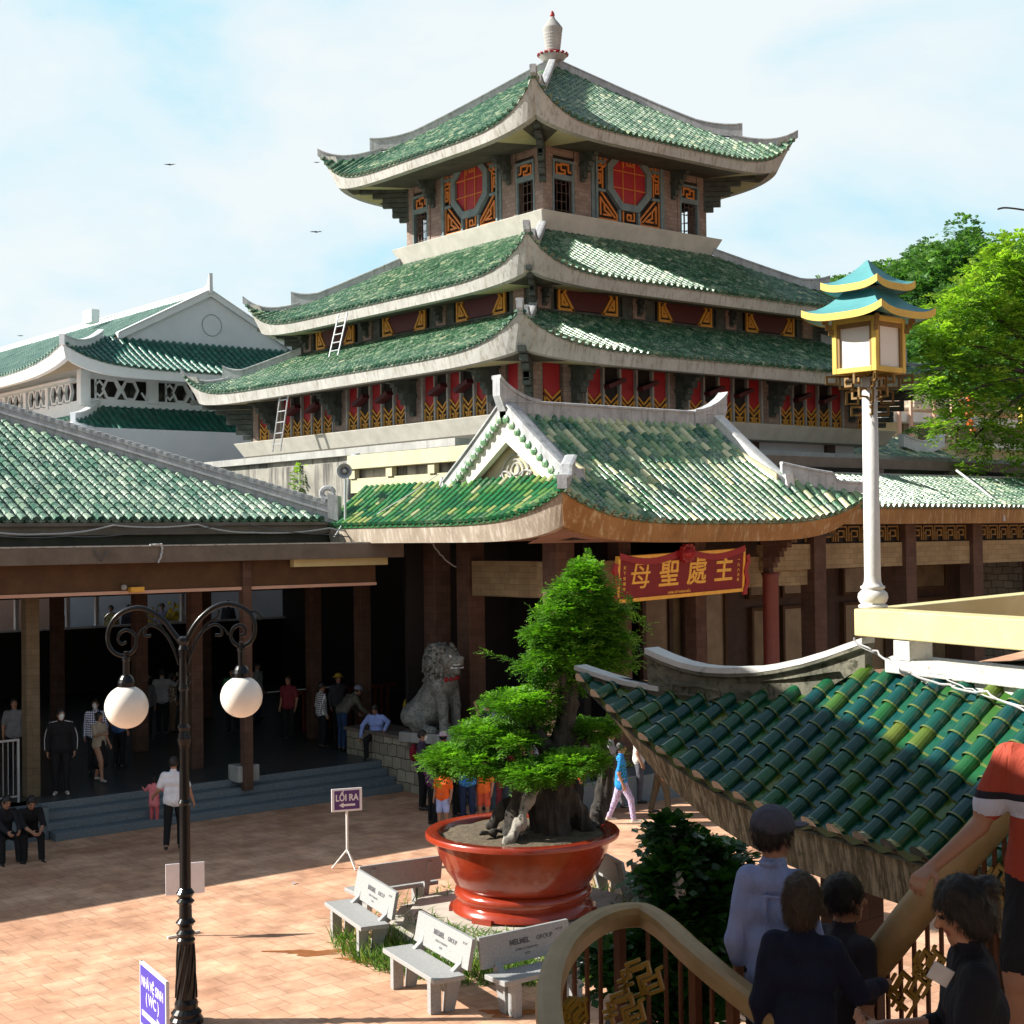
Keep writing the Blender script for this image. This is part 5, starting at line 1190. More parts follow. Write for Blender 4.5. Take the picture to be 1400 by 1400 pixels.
mb.prism([W(p, 4.965) for p in pts], (0, 0, .002), (0, 0, .162)); obj('side_beam', mb, 'cream_yellow', ter, True, bevel=.008)
mb = MB()
for d_, w_ in ((.42, .14), (1.62, .16), (2.9, .16)):
    mb.cutp(); p = Bc-D1*d_+NN*.1; c = W(p, 4.905); mb.obox(c, np.array([*Lw, 0]), np.array([*Iw, 0]), (0, 0, 1), w_/2, .085, .0595)
for d_ in (1.4, 2.8): mb.cutp(); c = W(Bc+E2*d_+nE*.1, 4.9); mb.obox(c, W(E2), W(nE), (0, 0, 1), .08, .085, .064)
objs('stub_post', mb, 'stucco_white', ter, True)
mb = MB(); pts = [Bc-D1*.26+NN*.02, Bc-D1*3.9+NN*.02, Bc-D1*3.9+NN*.32, Bc+NN*.32]
mb.prism([W(p, 4.76) for p in pts], (0, 0, 0), (0, 0, .085)); obj('ledge', mb, 'stucco_white', ter, True, bevel=.01)
mb = MB(); pts = [Bc-D1*.40+NN*.07, Bc-D1*3.9+NN*.07, Bc-D1*3.9+NN*.30, Bc-D1*.1+NN*.30]
mb.prism([W(p, 4.45) for p in pts], (0, 0, 0), (0, 0, .305)); obj('base_wall', mb, 'stucco_white', ter, True)
mb = MB(); pts = [Bc-D1*.1+NN*.33, Bc-D1*3.6+NN*.33, Bc-D1*3.6+NN*5, Bc+E2*4.2]
mb.prism([W(p, 4.55) for p in pts], (0, 0, 0), (0, 0, .15)); obj('terrace_floor', mb, 'paving', ter, True)
mb = MB(); q = W(Bc-D1*2+NN*2.5); mb.box(q[0]-.3, q[0]+.3, q[1]-.3, q[1]+.3, 0, 4.55); obj('support_column', mb, 'stone_col', ter, True)
cable('two white wires slung over the tops of the glossy green tiles', [dep(u, v, Z) for u, v, Z in ((1168, 872, 8.7), (1200, 890, 8.6), (1245, 918, 8.3), (1300, 936, 8.1), (1350, 945, 7.9), (1420, 975, 7.6))], .006, 'cable_pale', .02)
cable('thin wire crossing the white ledge beside the lantern post', [dep(u, v, Z) for u, v, Z in ((1170, 876, 8.7), (1215, 900, 8.6), (1290, 922, 8.3), (1330, 942, 8.0), (1420, 968, 7.6))], .004, 'cable_pale', .02)
# ---------------------------------------------------------------- pagoda lantern on a white post
lc = np.array([2.215, 9.12]); lz = 5.13
lan = thing('pagoda_lantern', 'white post lantern with two-tier turquoise pagoda roof and yellow box', 'lantern', W(lc, lz))
mb = MB(); mb.lathe([(.088, 0), (.088, .018), (.070, .022), (.084, .04), (.092, .065), (.088, .09), (.070, .108), (.062, .112), (.074, .12), (.074, .134), (.062, .138), (.052, .16), (.050, .2), (.047, 1.42)], (0, 0, 0), 24)
obj('post', mb, 'post_white', lan, smooth=True)
la = math.atan2(W(D1)[1], W(D1)[0])
lrt = R(3)
def lx(ang): return np.array([math.cos(ang), math.sin(ang), 0])
dA = nrm(W(np.array([-.74, -.67]))); dA[2] = 0; dB = nrm(W(np.array([.72, -.69])))          # two visible face normals
dB = np.array([-dA[1], dA[0], 0]); zb_ = 1.44; hb = .168; ht_ = .335
mb = MB()
for d, e in ((dA, dB), (dB, -dA), (-dA, -dB), (-dB, dA)):
    for s_ in (-1, 1): pass
    mb.obox(d*(hb-.025)+e*(hb-.025)+np.array([0, 0, zb_+ht_/2]), d, e, (0, 0, 1), .017, .017, ht_/2)
    for z in (zb_+.017, zb_+ht_-.013): mb.obox(d*(hb-.022)+np.array([0, 0, z]), d, e, (0, 0, 1), .014, hb-.042, .017)
fr = obj('frame', mb, 'lantern_yellow', lan, bevel=.004)
mb = MB()
for d, e in ((dA, dB), (dB, -dA), (-dA, -dB), (-dB, dA)): mb.obox(d*(hb-.030)+np.array([0, 0, zb_+ht_/2]), d, e, (0, 0, 1), .003, hb-.03, ht_/2-.025)
obj('pane', mb, 'lantern_pane', lan)
mb = MB()
for d, e in ((dA, dB), (dB, -dA), (-dA, -dB), (-dB, dA)):
    mb.obox(d*(hb-.022)+np.array([0, 0, zb_+ht_-.045]), d, e, (0, 0, 1), .009, hb-.045, .013)
    for s_ in (-1, 1): mb.obox(d*(hb-.022)+e*s_*(hb-.051)+np.array([0, 0, zb_+ht_/2]), d, e, (0, 0, 1), .008, .009, ht_/2-.035)
    g = nrm(d+e)
    for i in range(3): mb.obox(g*(hb*1.36+.018*i)+np.array([0, 0, zb_+ht_-.012-.032*(2-i)]), g, np.cross(g, (0, 0, 1)), (0, 0, 1), .018, .012, .015)
    z = zb_-.012; K3 = dict(w=.013, d=.013)
    for s_ in (-1, 1): strokes(mb, (0, 0, 0), g, (0, 0, 1), np.cross(g, (0, 0, 1)), [[(.05, z), (.26, z), (.26, z-.045), (.20, z-.045), (.20, z-.015)], [(.18, z), (.18, z-.075), (.10, z-.075), (.10, z-.035), (.14, z-.035)], [(.05, z-.075), (.14, z-.10), (.14, z-.17), (.07, z-.17), (.07, z-.12)], [(.05, z-.19), (.11, z-.19), (.11, z-.24), (.06, z-.24)]], **K3)
    strokes(mb, (0, 0, 0), d, (0, 0, 1), e, [[(.05, z), (.17, z), (.17, z-.05), (.12, z-.05), (.12, z-.02)], [(.05, z-.08), (.12, z-.08), (.12, z-.13), (.05, z-.13)]], **K3)
obj('scroll_bracket', mb, 'lantern_wood', lan)
def pag_roof(z, R0, rise, top_r, up):
    mt = MB(); mf = MB(); N_ = 14
    for d, e in ((dA, dB), (dB, -dA), (-dA, -dB), (-dB, dA)):
        def Q(a, t):
            r = R0+(top_r-R0)*t; w = abs(a)
            return d*r+e*a*r+np.array([0, 0, z+rise*(t**1.6)+up*(w**3.2)*(1-t)**2])
        for i in range(N_):
            a0, a1 = -1+2*i/N_, -1+2*(i+1)/N_
            for j in range(6): mt.quad(Q(a0, j/6), Q(a1, j/6), Q(a1, (j+1)/6), Q(a0, (j+1)/6))
            dz = np.array([0, 0, -.044]); k = .985
            p, q = Q(a0, 0)*np.array([1.004, 1.004, 1])+np.array([0, 0, .004]), Q(a1, 0)*np.array([1.004, 1.004, 1])+np.array([0, 0, .004])
            mf.quad(p+dz, q+dz, q, p); pi, qi = p*np.array([.3, .3, 1]), q*np.array([.3, .3, 1]); pi[2] = qi[2] = z+.02
            mf.ct = .5; mt.quad(p+dz*.9, pi, qi, q+dz*.9)
    return mt, mf
for nm, (z, R0, rise, tr, up) in (('lower_roof', (zb_+ht_+.020, .290, .155, .105, .045)), ('upper_roof', (zb_+ht_+.200, .205, .170, .006, .035))):
    mt, mf = pag_roof(z, R0, rise, tr, up); o1 = obj(nm, mt, 'turquoise', lan); obj('eave_band', mf, 'lantern_yellow', o1)
# ---------------------------------------------------------------- stair with its curved railings
def rail_pts(l): return [dep(u, v, Z) for u, v, Z in l]
def smooth_path(P, n=8):
    P = [np.array(p) for p in P]; out = []
    for i in range(len(P)-1):
        p0 = P[max(i-1, 0)]; p1 = P[i]; p2 = P[i+1]; p3 = P[min(i+2, len(P)-1)]
        for k in range(n):
            t = k/n; out.append(.5*((2*p1)+(-p0+p2)*t+(2*p0-5*p1+4*p2-p3)*t*t+(-p0+3*p1-3*p2+p3)*t**3))
    out.append(P[-1]); return out
sr_ = thing('stair_railing', 'curved terrazzo handrail of the stair landing on rust-brown bars', 'railing', W(np.array([.6, 7.2]), 2.6))
rl = smooth_path([dep(u, v, Z) for u, v, Z in ((790, 1560, 5.0), (757, 1430, 5.5), (752, 1350, 6.1), (775, 1292, 6.7), (820, 1257, 7.2), (872, 1247, 7.4), (905, 1262, 7.25), (945, 1298, 6.95), (985, 1332, 6.7), (1060, 1392, 6.4), (1120, 1450, 6.2))], 8)
oc = [(-.046, -.060), (-.025, -.070), (.025, -.070), (.046, -.060), (.054, .0), (.048, .03), (.024, .044), (-.024, .044), (-.048, .03), (-.054, 0)]
mb = MB(); mb.sweep(rl, oc); obj('handrail', mb, 'terrazzo', sr_, True, smooth=False, bevel=.01)
mb = MB(); mp_ = MB(); acc = 0
for i in range(1, len(rl)):
    acc += np.linalg.norm(rl[i]-rl[i-1])
    if acc > .155:
        acc = 0; p = rl[i]; big = (i % 3 == 0); w_ = .022 if big else .008
        (mb if big else mp_).cutp(); (mb if big else mp_).box(p[0]-w_, p[0]+w_, p[1]-w_, p[1]+w_, p[2]-1.3, p[2]-.06)
objs('post', mb, 'rust_bar', sr_, True); objs('thin_baluster', mp_, 'rust_bar', sr_, True)
# fretwork ornaments of the railing
def fret_pack(mb, c, x, y, n, sc):
    mb.ct = .5
    strokes(mb, c, x, y, n, [[(-.5*sc, .0), (-.2*sc, .05*sc), (-.2*sc, .35*sc), (.1*sc, .4*sc)], [(-.35*sc, -.3*sc), (-.35*sc, .2*sc), (.3*sc, .3*sc), (.3*sc, .05*sc), (0, 0), (0, -.3*sc), (.4*sc, -.22*sc)], [(-.5*sc, -.45*sc), (.1*sc, -.35*sc), (.1*sc, -.1*sc), (.45*sc, -.02*sc)], [(-.1*sc, .18*sc), (.15*sc, .22*sc)], [(-.5*sc, -.15*sc), (-.2*sc, -.1*sc)], [(.2*sc, -.4*sc), (.5*sc, -.35*sc), (.5*sc, .1*sc), (.6*sc, .14*sc)]], w=.015, d=.03)
for (u, v, Z, xs, sc) in ((872, 1338, 7.0, (1, -.35), .20), (850, 1380, 6.9, (1, -.35), .18), (785, 1388, 6.3, (.8, .9), .16)):
    xd_ = W(np.array(xs)); xd_ = nrm(xd_+np.array([0, 0, .28])); nn_ = nrm(np.cross(xd_, (0, 0, 1))); mb = MB(); fret_pack(mb, dep(u, v, Z), xd_, nrm(np.cross(nn_, xd_)), -nn_, sc); obj('fretwork', mb, 'brass_yellow', sr_, True)
s2 = thing('stair_handrail', 'thick terrazzo handrail climbing to the right under the man in the red shirt', 'railing', dep(1310, 1150, 6.6))
rl2 = smooth_path([dep(u, v, Z) for u, v, Z in ((1120, 1400, 7.2), (1165, 1352, 7.1), (1205, 1305, 7.0), (1258, 1238, 6.9), (1312, 1176, 6.8), (1352, 1130, 6.75), (1400, 1078, 6.7), (1500, 975, 6.6))], 6)
mb = MB(); mb.tube(rl2, .082, 16); obj('handrail', mb, 'terrazzo', s2, True, smooth=True)
mp_ = MB(); mb = MB()
for i in range(3, len(rl2), 2): p = rl2[i]; mp_.cutp(); mp_.box(p[0]-.008, p[0]+.008, p[1]-.008, p[1]+.008, p[2]-1.2, p[2]-.06)
objs('baluster', mp_, 'rust_bar', s2, True)
for (u, v, Z, sc) in ((1236, 1355, 6.9, .19), (1368, 1205, 6.7, .16), (1266, 1318, 6.85, .14)):
    xd_ = nrm(rl2[30]-rl2[12]); nn_ = nrm(np.cross(xd_, (0, 0, 1))); mb = MB(); fret_pack(mb, dep(u, v, Z), xd_, nrm(np.cross(nn_, xd_)), -nn_, sc); obj('fretwork', mb, 'brass_yellow', s2, True)
st = thing('stair', 'terrace stair landing and treads below the people on the right', 'stair', W(np.array([1.5, 6.0]), 0))
def dk(l): return [W(np.array(p)) for p in l]
mb = MB(); mb.prism(dk([(.0, 4.9), (.05, 6.6), (.35, 7.35), (.7, 7.5), (1.1, 6.95), (1.7, 7.0), (2.1, 6.4), (2.0, 4.9)]), (0, 0, 2.45), (0, 0, 2.62)); obj('landing', mb, 'terrazzo', st, True)
for i in range(7):
    a = np.array([1.55+.14*i, 6.35-.06*i]); mb = MB(); mb.prism(dk([tuple(a), tuple(a+np.array([.75, .35])), tuple(a+np.array([.95, -.8])), tuple(a+np.array([.15, -1.1]))]), (0, 0, 2.50+.16*i), (0, 0, 2.62+.16*(i+1))); obj('tread', mb, 'concrete_beam', st, True)
mb = MB(); q = W(np.array([1.2, 6.2])); mb.lathe([(.3, 0), (.3, 2.45)], q, 16); obj('support_column', mb, 'concrete_beam', st, True)

# ---------------------------------------------------------------- twin globe street lamp
lp = onz(255, 1398)
lamp = thing('street_lamp', 'black cast iron lamp post with two white globes on scrolled arms', 'street lamp', lp)
HL = (1398-880)/FPX*np.linalg.norm((lp-EYE)@FWD)
s = HL/4.6
prof = [(.22, 0), (.22, .05), (.19, .09), (.20, .13), (.15, .18), (.155, .24), (.13, .30), (.105, .95), (.125, 1.0), (.10, 1.03), (.125, 1.08), (.085, 1.12), (.085, 1.16), (.13, 1.21), (.085, 1.26), (.08, 1.42), (.12, 1.46), (.08, 1.50), (.12, 1.56), (.075, 1.62), (.070, 2.62), (.088, 2.65), (.067, 2.69), (.062, 3.3), (.07, 3.34), (.095, 3.42), (.07, 3.52), (.085, 3.56), (.062, 3.6), (.058, 4.0), (.072, 4.02), (.06, 4.08), (.055, 4.4), (.07, 4.50), (.05, 4.55), (.085, 4.60), (.08, 4.64), (.02, 4.66)]
mb = MB(); mb.lathe([(r*s*.92, z*s) for r, z in prof], (0, 0, 0), 20); pole = obj('pole', mb, 'black_iron', lamp, smooth=False)
mb = MB()
for k in range(10):
    mb.tube([((.135-.028*q/12)*s*math.cos(2*PI*k/10+q*.09)*.94, (.135-.028*q/12)*s*math.sin(2*PI*k/10+q*.09)*.94, (.30+.65*q/12)*s) for q in range(13)], .010, 5)
obj('twisted_fluting', mb, 'black_iron', pole)
xr = np.array([RGT[0], RGT[1], 0]); xr = nrm(xr)
for sx, du, dzp in ((-1, 78, 0), (1, 79, .13)):
    pxm = (onz(255, 1398)@FWD)/FPX
    def AP(x, y): return xr*sx*x*pxm*1.0+np.array([0, 0, HL+(880-y)*pxm])
    yo = 0 if sx < 0 else -2
    arc = [(2, 884), (14, 868), (26, 852), (42, 840), (58, 834), (74, 836), (88, 843), (98, 855), (103, 870), (101, 886), (92, 896), (80, 899), (69, 893), (64, 882), (67, 870), (77, 864), (86, 868), (89, 877), (84, 883), (78, 880)]
    if sx > 0: arc = [(2, 884), (14, 862), (26, 847), (42, 835), (60, 830), (78, 834), (92, 844), (98, 858), (97, 873), (90, 884), (79, 888), (69, 883), (65, 873), (69, 863), (78, 859), (85, 864), (84, 872), (78, 873)]
    mb = MB(); Pp = smooth_path([AP(*q) for q in arc], 5); n_ = len(Pp); mb.tube(Pp, [.034-.018*i/n_ for i in range(n_)], 8)
    arm = obj('scrolled_arm', mb, 'black_iron', lamp, smooth=True)
    mb = MB(); mb.tube(smooth_path([AP(*q) for q in ((6, 912), (14, 888), (26, 868), (42, 858), (52, 862), (52, 872), (44, 872))], 5), .018, 7)
    mb.tube(smooth_path([AP(*q) for q in ((26, 866), (34, 856), (46, 848), (50, 838))], 4), .014, 6); mb.tube(smooth_path([AP(*q) for q in ((42, 858), (54, 862), (62, 872))], 4), .013, 6)
    mb.tube(smooth_path([AP(*q) for q in ((88, 843), (98, 840), (107, 848), (104, 852))], 4), .014, 6)
    for (x, y) in ((8, 925), (8, 936)): mb.lathe([(.005, -.02), (.02, 0), (.005, .02)], AP(x, y), 8)
    obj('leaf_scroll', mb, 'black_iron', arm, smooth=True)
    c = AP(du, 888 if sx > 0 else 899); mb = MB(); y_ = 0
    mb.lathe([(.03, .05), (.025, 0), (.05, -.02), (.05, -.05), (.042, -.06), (.042, -.22), (.06, -.23), (.085, -.27), (.10, -.31), (.10, -.36), (.05, -.38)], c, 16); obj('lamp_holder', mb, 'black_iron', lamp)
    gr = (29.5 if sx < 0 else 28.5)*pxm; gz = c[2]-.36-gr*.93
    mb = MB(); mb.lathe([(max(.004, gr*math.sin(PI*i/24)), -gr*math.cos(PI*i/24)) for i in range(25)], (c[0], c[1], gz), 36); obj('globe', mb, 'globe_glass', lamp, smooth=True)

# ---------------------------------------------------------------- pot with bonsai
ZP = 21.2; pc = dep(714, 1132, ZP)[:2]; rimz = dep(714, 1134, ZP)[2]; pr = 132*ZP/FPX
ph0 = rimz-1.12
plin = thing('planting_plinth', 'worn low concrete plinth under the huge red pot', 'plinth', (pc[0], pc[1], 0))
mb = MB(); mb.lathe([(1.75, 0), (1.75, ph0-.005)], (0, 0, 0), 8); obj('slab', mb, 'plinth', plin, bevel=.02)
mb = MB(); mb.lathe([(2.05, 0), (2.05, .12), (1.9, .12)], (0, 0, 0), 8); obj('kerb', mb, 'plinth', plin)
pot = thing('glazed_pot', 'huge glossy red-brown glazed pot on a moulded foot holding the bonsai', 'flower pot', (pc[0], pc[1], ph0))
mb = MB(); q = pr/1.385
mb.lathe([(a*q, z) for a, z in ((.86, .30), (.98, .42), (1.10, .60), (1.20, .80), (1.255, .98), (1.27, 1.02), (1.385, 1.05), (1.39, 1.10), (1.37, 1.125), (1.22, 1.125), (1.18, 1.10), (1.15, 1.0), (1.13, .9))], (0, 0, 0), 72)
body = obj('bowl', mb, 'pot_glaze', pot, smooth=True)
m_ = body.modifiers.new('es', 'EDGE_SPLIT'); m_.split_angle = R(50)
mb = MB(); mb.lathe([(a*q, z) for a, z in ((.98, .0), (1.02, .03), (1.00, .10), (.93, .15), (.95, .20), (.985, .25), (.97, .31), (.90, .345), (.86, .35))], (0, 0, 0), 72)
for k in range(6):
    a = 2*PI*k/6+.3; mb.obox((1.0*q*math.cos(a), 1.0*q*math.sin(a), .03), (math.cos(a), math.sin(a), 0), (-math.sin(a), math.cos(a), 0), (0, 0, 1), .05, .16, .035)
ft = obj('foot', mb, 'pot_glaze', pot, smooth=True); m_ = ft.modifiers.new('es', 'EDGE_SPLIT'); m_.split_angle = R(55)
mb = MB()
n_ = 40; vs = [(0, 0, 1.06)]
for j in range(1, 13):
    r = 1.16*q*j/12
    for k in range(n_): a = 2*PI*k/n_; vs.append((r*math.cos(a), r*math.sin(a), 1.06+.05*math.cos(j/12*PI/2)+random.uniform(-.02, .02)))
fs = [(0, 1+k, 1+(k+1) % n_) for k in range(n_)]+[(1+j*n_+k, 1+(j+1)*n_+k, 1+(j+1)*n_+(k+1) % n_, 1+j*n_+(k+1) % n_) for j in range(11) for k in range(n_)]
mb.add(vs, fs); obj('soil', mb, 'soil', pot, smooth=True)
# foliage helpers
def norms(a): return a/np.maximum(np.linalg.norm(a, axis=-1, keepdims=True), 1e-9)
def leafy_n(mb, P, D, ln, nl, lw, ll, spread=.8, tint=None, droop=.25):
    """sprigs: paired thin leaflets along short stems; P, D are (n,3), ln (n,)"""
    n = len(P); D = norms(D); s_ = norms(np.cross(D, np.array([0, 0, 1.0]))+1e-6); n_ = np.cross(s_, D); Z = np.array([0, 0, 1.0]); V = []; T = []
    for i in range(nl):
        t = (i+.6)/nl; p = P+D*(ln*t)[:, None]-Z*(droop*ln*t*t)[:, None]
        for sg in (-1, 1):
            g = norms(D*.55+s_*sg*spread+n_*RNG.uniform(-.3, .4, (n, 1))-Z*droop*t); l = (ll*RNG.uniform(.7, 1.25, n)*(1-.35*t))[:, None]
            w = norms(np.cross(g, n_+s_*RNG.uniform(-.4, .4, (n, 1))))*lw
            V.append(np.stack([p, p+g*l*.5+w, p+g*l, p+g*l*.5-w], 1)); T.append(np.clip(tint+RNG.uniform(-.2, .2, n), 0, 1))
    V = np.concatenate(V); T = np.concatenate(T); o = len(mb.v); m = len(V)
    mb.v.extend(V.reshape(-1, 3).tolist()); mb.f.extend((np.arange(m*4).reshape(m, 4)+o).tolist()); mb.t.extend(T.tolist()); mb.m.extend([0]*m)
def leafy(mb, base, d, ln, nl, lw, ll, spread=.8, tint=None, droop=.25):
    leafy_n(mb, np.array([base], float), np.array([d], float), np.array([ln]), nl, lw, ll, spread, np.array([random.random() if tint is None else tint]), droop)
def fill(mb, blobs, density, ln, nl, lw, ll, spread=.8, droop=.25, shell=.55, up=.35):
    for c, r, wt in blobs:
        c = np.array(c); r = np.array(r); n_ = max(1, int(density*wt)); v = norms(RNG.normal(size=(n_, 3))); k = shell+(1-shell)*RNG.random((n_, 1))**.6
        lump = 1+.16*np.sin(v[:, :1]*5+c[0]*3)*np.cos(v[:, 1:2]*6+c[1]*2)
        D = v*np.array([1, 1, .6])+np.array([0, 0, up])+RNG.normal(size=(n_, 3))*.35
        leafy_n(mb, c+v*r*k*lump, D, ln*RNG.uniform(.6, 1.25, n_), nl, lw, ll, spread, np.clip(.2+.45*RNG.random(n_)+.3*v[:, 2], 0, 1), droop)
bon = thing('bonsai_tree', 'old bonsai tree with feathery bright green foliage pads and gnarled trunk', 'tree', (pc[0], pc[1], ph0+1.05))
mpx = ZP/FPX
def BP(u, v, dz=0): return dep(u, v, ZP+dz)
pads = [((800, 785), (24, 18), 0, .5), ((792, 812), (48, 24), 0, 1.0), ((765, 838), (34, 16), -.2, .5), ((820, 838), (42, 18), .1, .7), ((790, 862), (74, 22), 0, 1.4), ((745, 868), (30, 12), -.3, .4), ((838, 878), (36, 14), .2, .5), ((785, 895), (72, 22), -.1, 1.4), ((745, 912), (36, 14), 0, .5), ((825, 905), (44, 16), .3, .7), ((775, 930), (46, 12), .2, .6),
        ((712, 962), (56, 20), -.2, 1.4), ((745, 985), (30, 12), .2, .4), ((665, 1003), (48, 17), -.1, 1.1), ((700, 1016), (36, 10), -.4, .5), ((617, 1038), (42, 18), 0, 1.2), ((655, 1042), (36, 14), -.4, .7), ((785, 1042), (50, 14), -.5, 1.1), ((728, 1056), (52, 14), -.6, 1.0), ((812, 998), (34, 14), .2, .7)]
mb = MB(); blobs = []
for (u, v), (ru, rv), dz, wt in pads: blobs.append((BP(u, v, dz), (ru*mpx, min(ru, 48)*mpx*.85, rv*mpx*.8), wt))
# rotate blob axes: use an isotropic footprint so the pads look right from the side too
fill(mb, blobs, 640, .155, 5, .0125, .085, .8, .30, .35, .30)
for u, v, du, dv in ((662, 890, 60, 22), (705, 770, 0, 0)):
    if du:
        a, b = BP(u, v), BP(u+du, v+dv)
        for i in range(24): leafy(mb, b+(a-b)*i/24, nrm(a-b)+RNG.normal(size=3)*.3, .18, 5, .011, .07)
for (u, v) in ((808, 770), (735, 838), (875, 850), (868, 872), (730, 860), (860, 828), (720, 905), (845, 800), (600, 1060), (850, 1038)):
    for i in range(10): leafy(mb, BP(u+random.uniform(-9, 9), v+random.uniform(-8, 8), random.uniform(-.2, .2)), RNG.normal(size=3)+np.array([0, 0, .4]), .2, 5, .011, .075)
obj('foliage', mb, 'leaf_bonsai', bon, True)
Bt = Body()
def bc(l, mat=0):
    for (a, ra), (b, rb) in zip(l, l[1:]): Bt.cone(BP(*a)-np.array(bon.location), BP(*b)-np.array(bon.location), ra, rb, mat, .08)
bc([((752, 1142, 0), .30), ((750, 1100, 0), .25), ((756, 1060, 0), .19), ((768, 1010, 0), .14), ((778, 960, 0), .11), ((783, 915, 0), .08), ((790, 860, 0), .06), ((797, 800, 0), .03)])
bc([((745, 1110, -.1), .22), ((725, 1080, -.2), .15), ((690, 1060, -.2), .09), ((650, 1045, -.1), .06), ((625, 1040, 0), .03)])
bc([((757, 1040, 0), .14), ((735, 1005, 0), .10), ((715, 985, 0), .06)]); bc([((768, 1020, 0), .12), ((800, 1010, .1), .08), ((830, 1004, .2), .04)]); bc([((760, 1070, 0), .14), ((785, 1055, -.3), .08), ((800, 1045, -.4), .05)])
bc([((700, 1140, -.5), .13), ((703, 1110, -.4), .11), ((712, 1080, -.3), .10), ((730, 1060, -.1), .1)]); bc([((695, 1152, -.75), .08), ((712, 1125, -.68), .07), ((722, 1095, -.5), .06), ((735, 1070, -.3), .05)], 1)
bc([((672, 1128, -.1), .08), ((690, 1105, -.1), .10), ((712, 1085, 0), .1)]); bc([((800, 1140, .2), .14), ((790, 1110, .1), .12), ((775, 1080, 0), .1)]); bc([((815, 1130, .4), .12), ((825, 1085, .6), .12), ((832, 1045, .6), .10), ((822, 1015, .5), .06)])
bc([((655, 1140, -.5), .03), ((675, 1138, -.4), .035), ((700, 1130, -.3), .05)]); bc([((765, 1150, -.3), .12), ((762, 1110, -.1), .14)])
bc([((772, 960, 0), .08), ((770, 925, -.2), .05), ((760, 905, -.2), .03)])
tm_ = body_mesh('trunk', Bt, .026, ['bark', 'deadwood'], lambda P: .022*np.sin(P[..., 0]*31+2*np.sin(P[..., 2]*5))*np.sin(P[..., 1]*27+1.3*np.sin(P[..., 2]*7))+.01*np.sin(P[..., 0]*70)*np.sin(P[..., 1]*63+P[..., 2]*8))
o = bpy.data.objects.new('trunk', tm_); COL.objects.link(o); o.parent = bon
# grass and clippings round the plinth
mb = MB()
for i in range(11000):
    a = random.uniform(0, 2*PI); r = random.uniform(1.8, 2.75) if i % 6 else random.uniform(1.3, 1.8)
    dens = .5+.5*math.sin(a*3+1)*math.sin(a*1.7)
    an = math.degrees(a) % 360
    if not (150 < an < 330) and random.random() > .12: continue
    if random.random() > dens+.25: continue
    p = np.array([pc[0]+r*math.cos(a), pc[1]+r*math.sin(a), .0 if r > 1.78 else ph0]); h_ = random.uniform(.06, .30)*(1 if r > 1.78 else .35); b_ = random.uniform(0, 2*PI); le = RNG.normal(size=2)*.12; w = .009
    e = np.array([math.cos(b_), math.sin(b_), 0])*w
    mb.add([p-e, p+e, p+np.array([le[0]*.5, le[1]*.5, h_*.6])+e*.8, p+np.array([le[0], le[1], h_]), p+np.array([le[0]*.5, le[1]*.5, h_*.6])-e*.8], [(0, 1, 2, 3, 4)], random.random())
tag(obj('grass', mb, 'grass_blade', None, True, loc=(pc[0], pc[1], 0)), 'green grass growing round the foot of the big pot', 'grass', kind='stuff')

# ---------------------------------------------------------------- granite benches
def bench(label, pos, face, ln=1.55, text=None):
    a = R(face); t = thing('stone_bench', label, 'bench', (pos[0], pos[1], 0), a, 'granite benches round the pot')   # faces local -Y
    mb = MB(); mb.box(-ln/2, ln/2, -.20, .20, .40, .46); obj('seat', mb, 'granite', t, bevel=.008)
    bk_ = MB(); y0, y1 = .20, .30; z0, z1 = .50, .86
    bk_.prism([(-ln/2, y0+.03, z0), (-ln/2, y0+.08, z0), (-ln/2, y1+.05, z1), (-ln/2, y1, z1)], (0, 0, 0), (ln, 0, 0)); b_ = obj('backrest', bk_, 'granite', t, bevel=.006)
    for sx in (-1, 1):
        x = sx*(ln/2-.22)
        mb = MB(); mb.box(x-.05, x+.05, -.17, -.03, 0, .40); obj('leg', mb, 'granite', t, bevel=.006)
        mb = MB(); mb.prism([(x, .02, 0), (x, .14, 0), (x, .36, .80), (x, .30, .80), (x, .23, .55), (x, .05, .40)], (-.045, 0, 0), (.045, 0, 0)); obj('leg', mb, 'granite', t, bevel=.006)
    if text:
        u_ = nrm((0, y1-y0-.03, z1-z0)); n_ = np.cross((1, 0, 0), u_)
        for tx, sz, dz, bo, dx in (('MELMEL', .085, .05, .003, -.10), ('GROUP', .075, .05, 0, .28), ('CÔNG TY TNHH MTV', .035, -.04, 0, .0), ('HCM', .035, -.10, 0, 0), ('H.T.07', .04, .10, 0, ln/2-.16)):
            put_text(tx, sz, 'letter_grey', b_, np.array([dx, (y0+.03+y1)/2-.004, (z0+z1)/2])+u_*dz+n_*.0015, (1, 0, 0), u_, .0008, bold=bo)
    return t
def BW(x, y): return (x, y)
bench('leftmost granite bench facing the court, lettering on its sunlit backrest', (11.18, 17.22), -104, text=True)
bench('granite bench second from the left, left of the one nearest the railing', (10.50, 14.71), -101.5, text=True)
bench('grey granite bench nearest the stair railing with dark lettering on its backrest', (11.40, 13.56), -2, ln=1.36, text=True)
bench('granite bench seen from behind just right of the exit sign', (12.50, 18.27), 172, ln=1.36)
bench('granite bench right of the pot, partly behind the pot rim', (15.35, 16.30), 69)
bench('granite bench right of the pot, half hidden by the dark bush', (15.0, 14.80), 75)
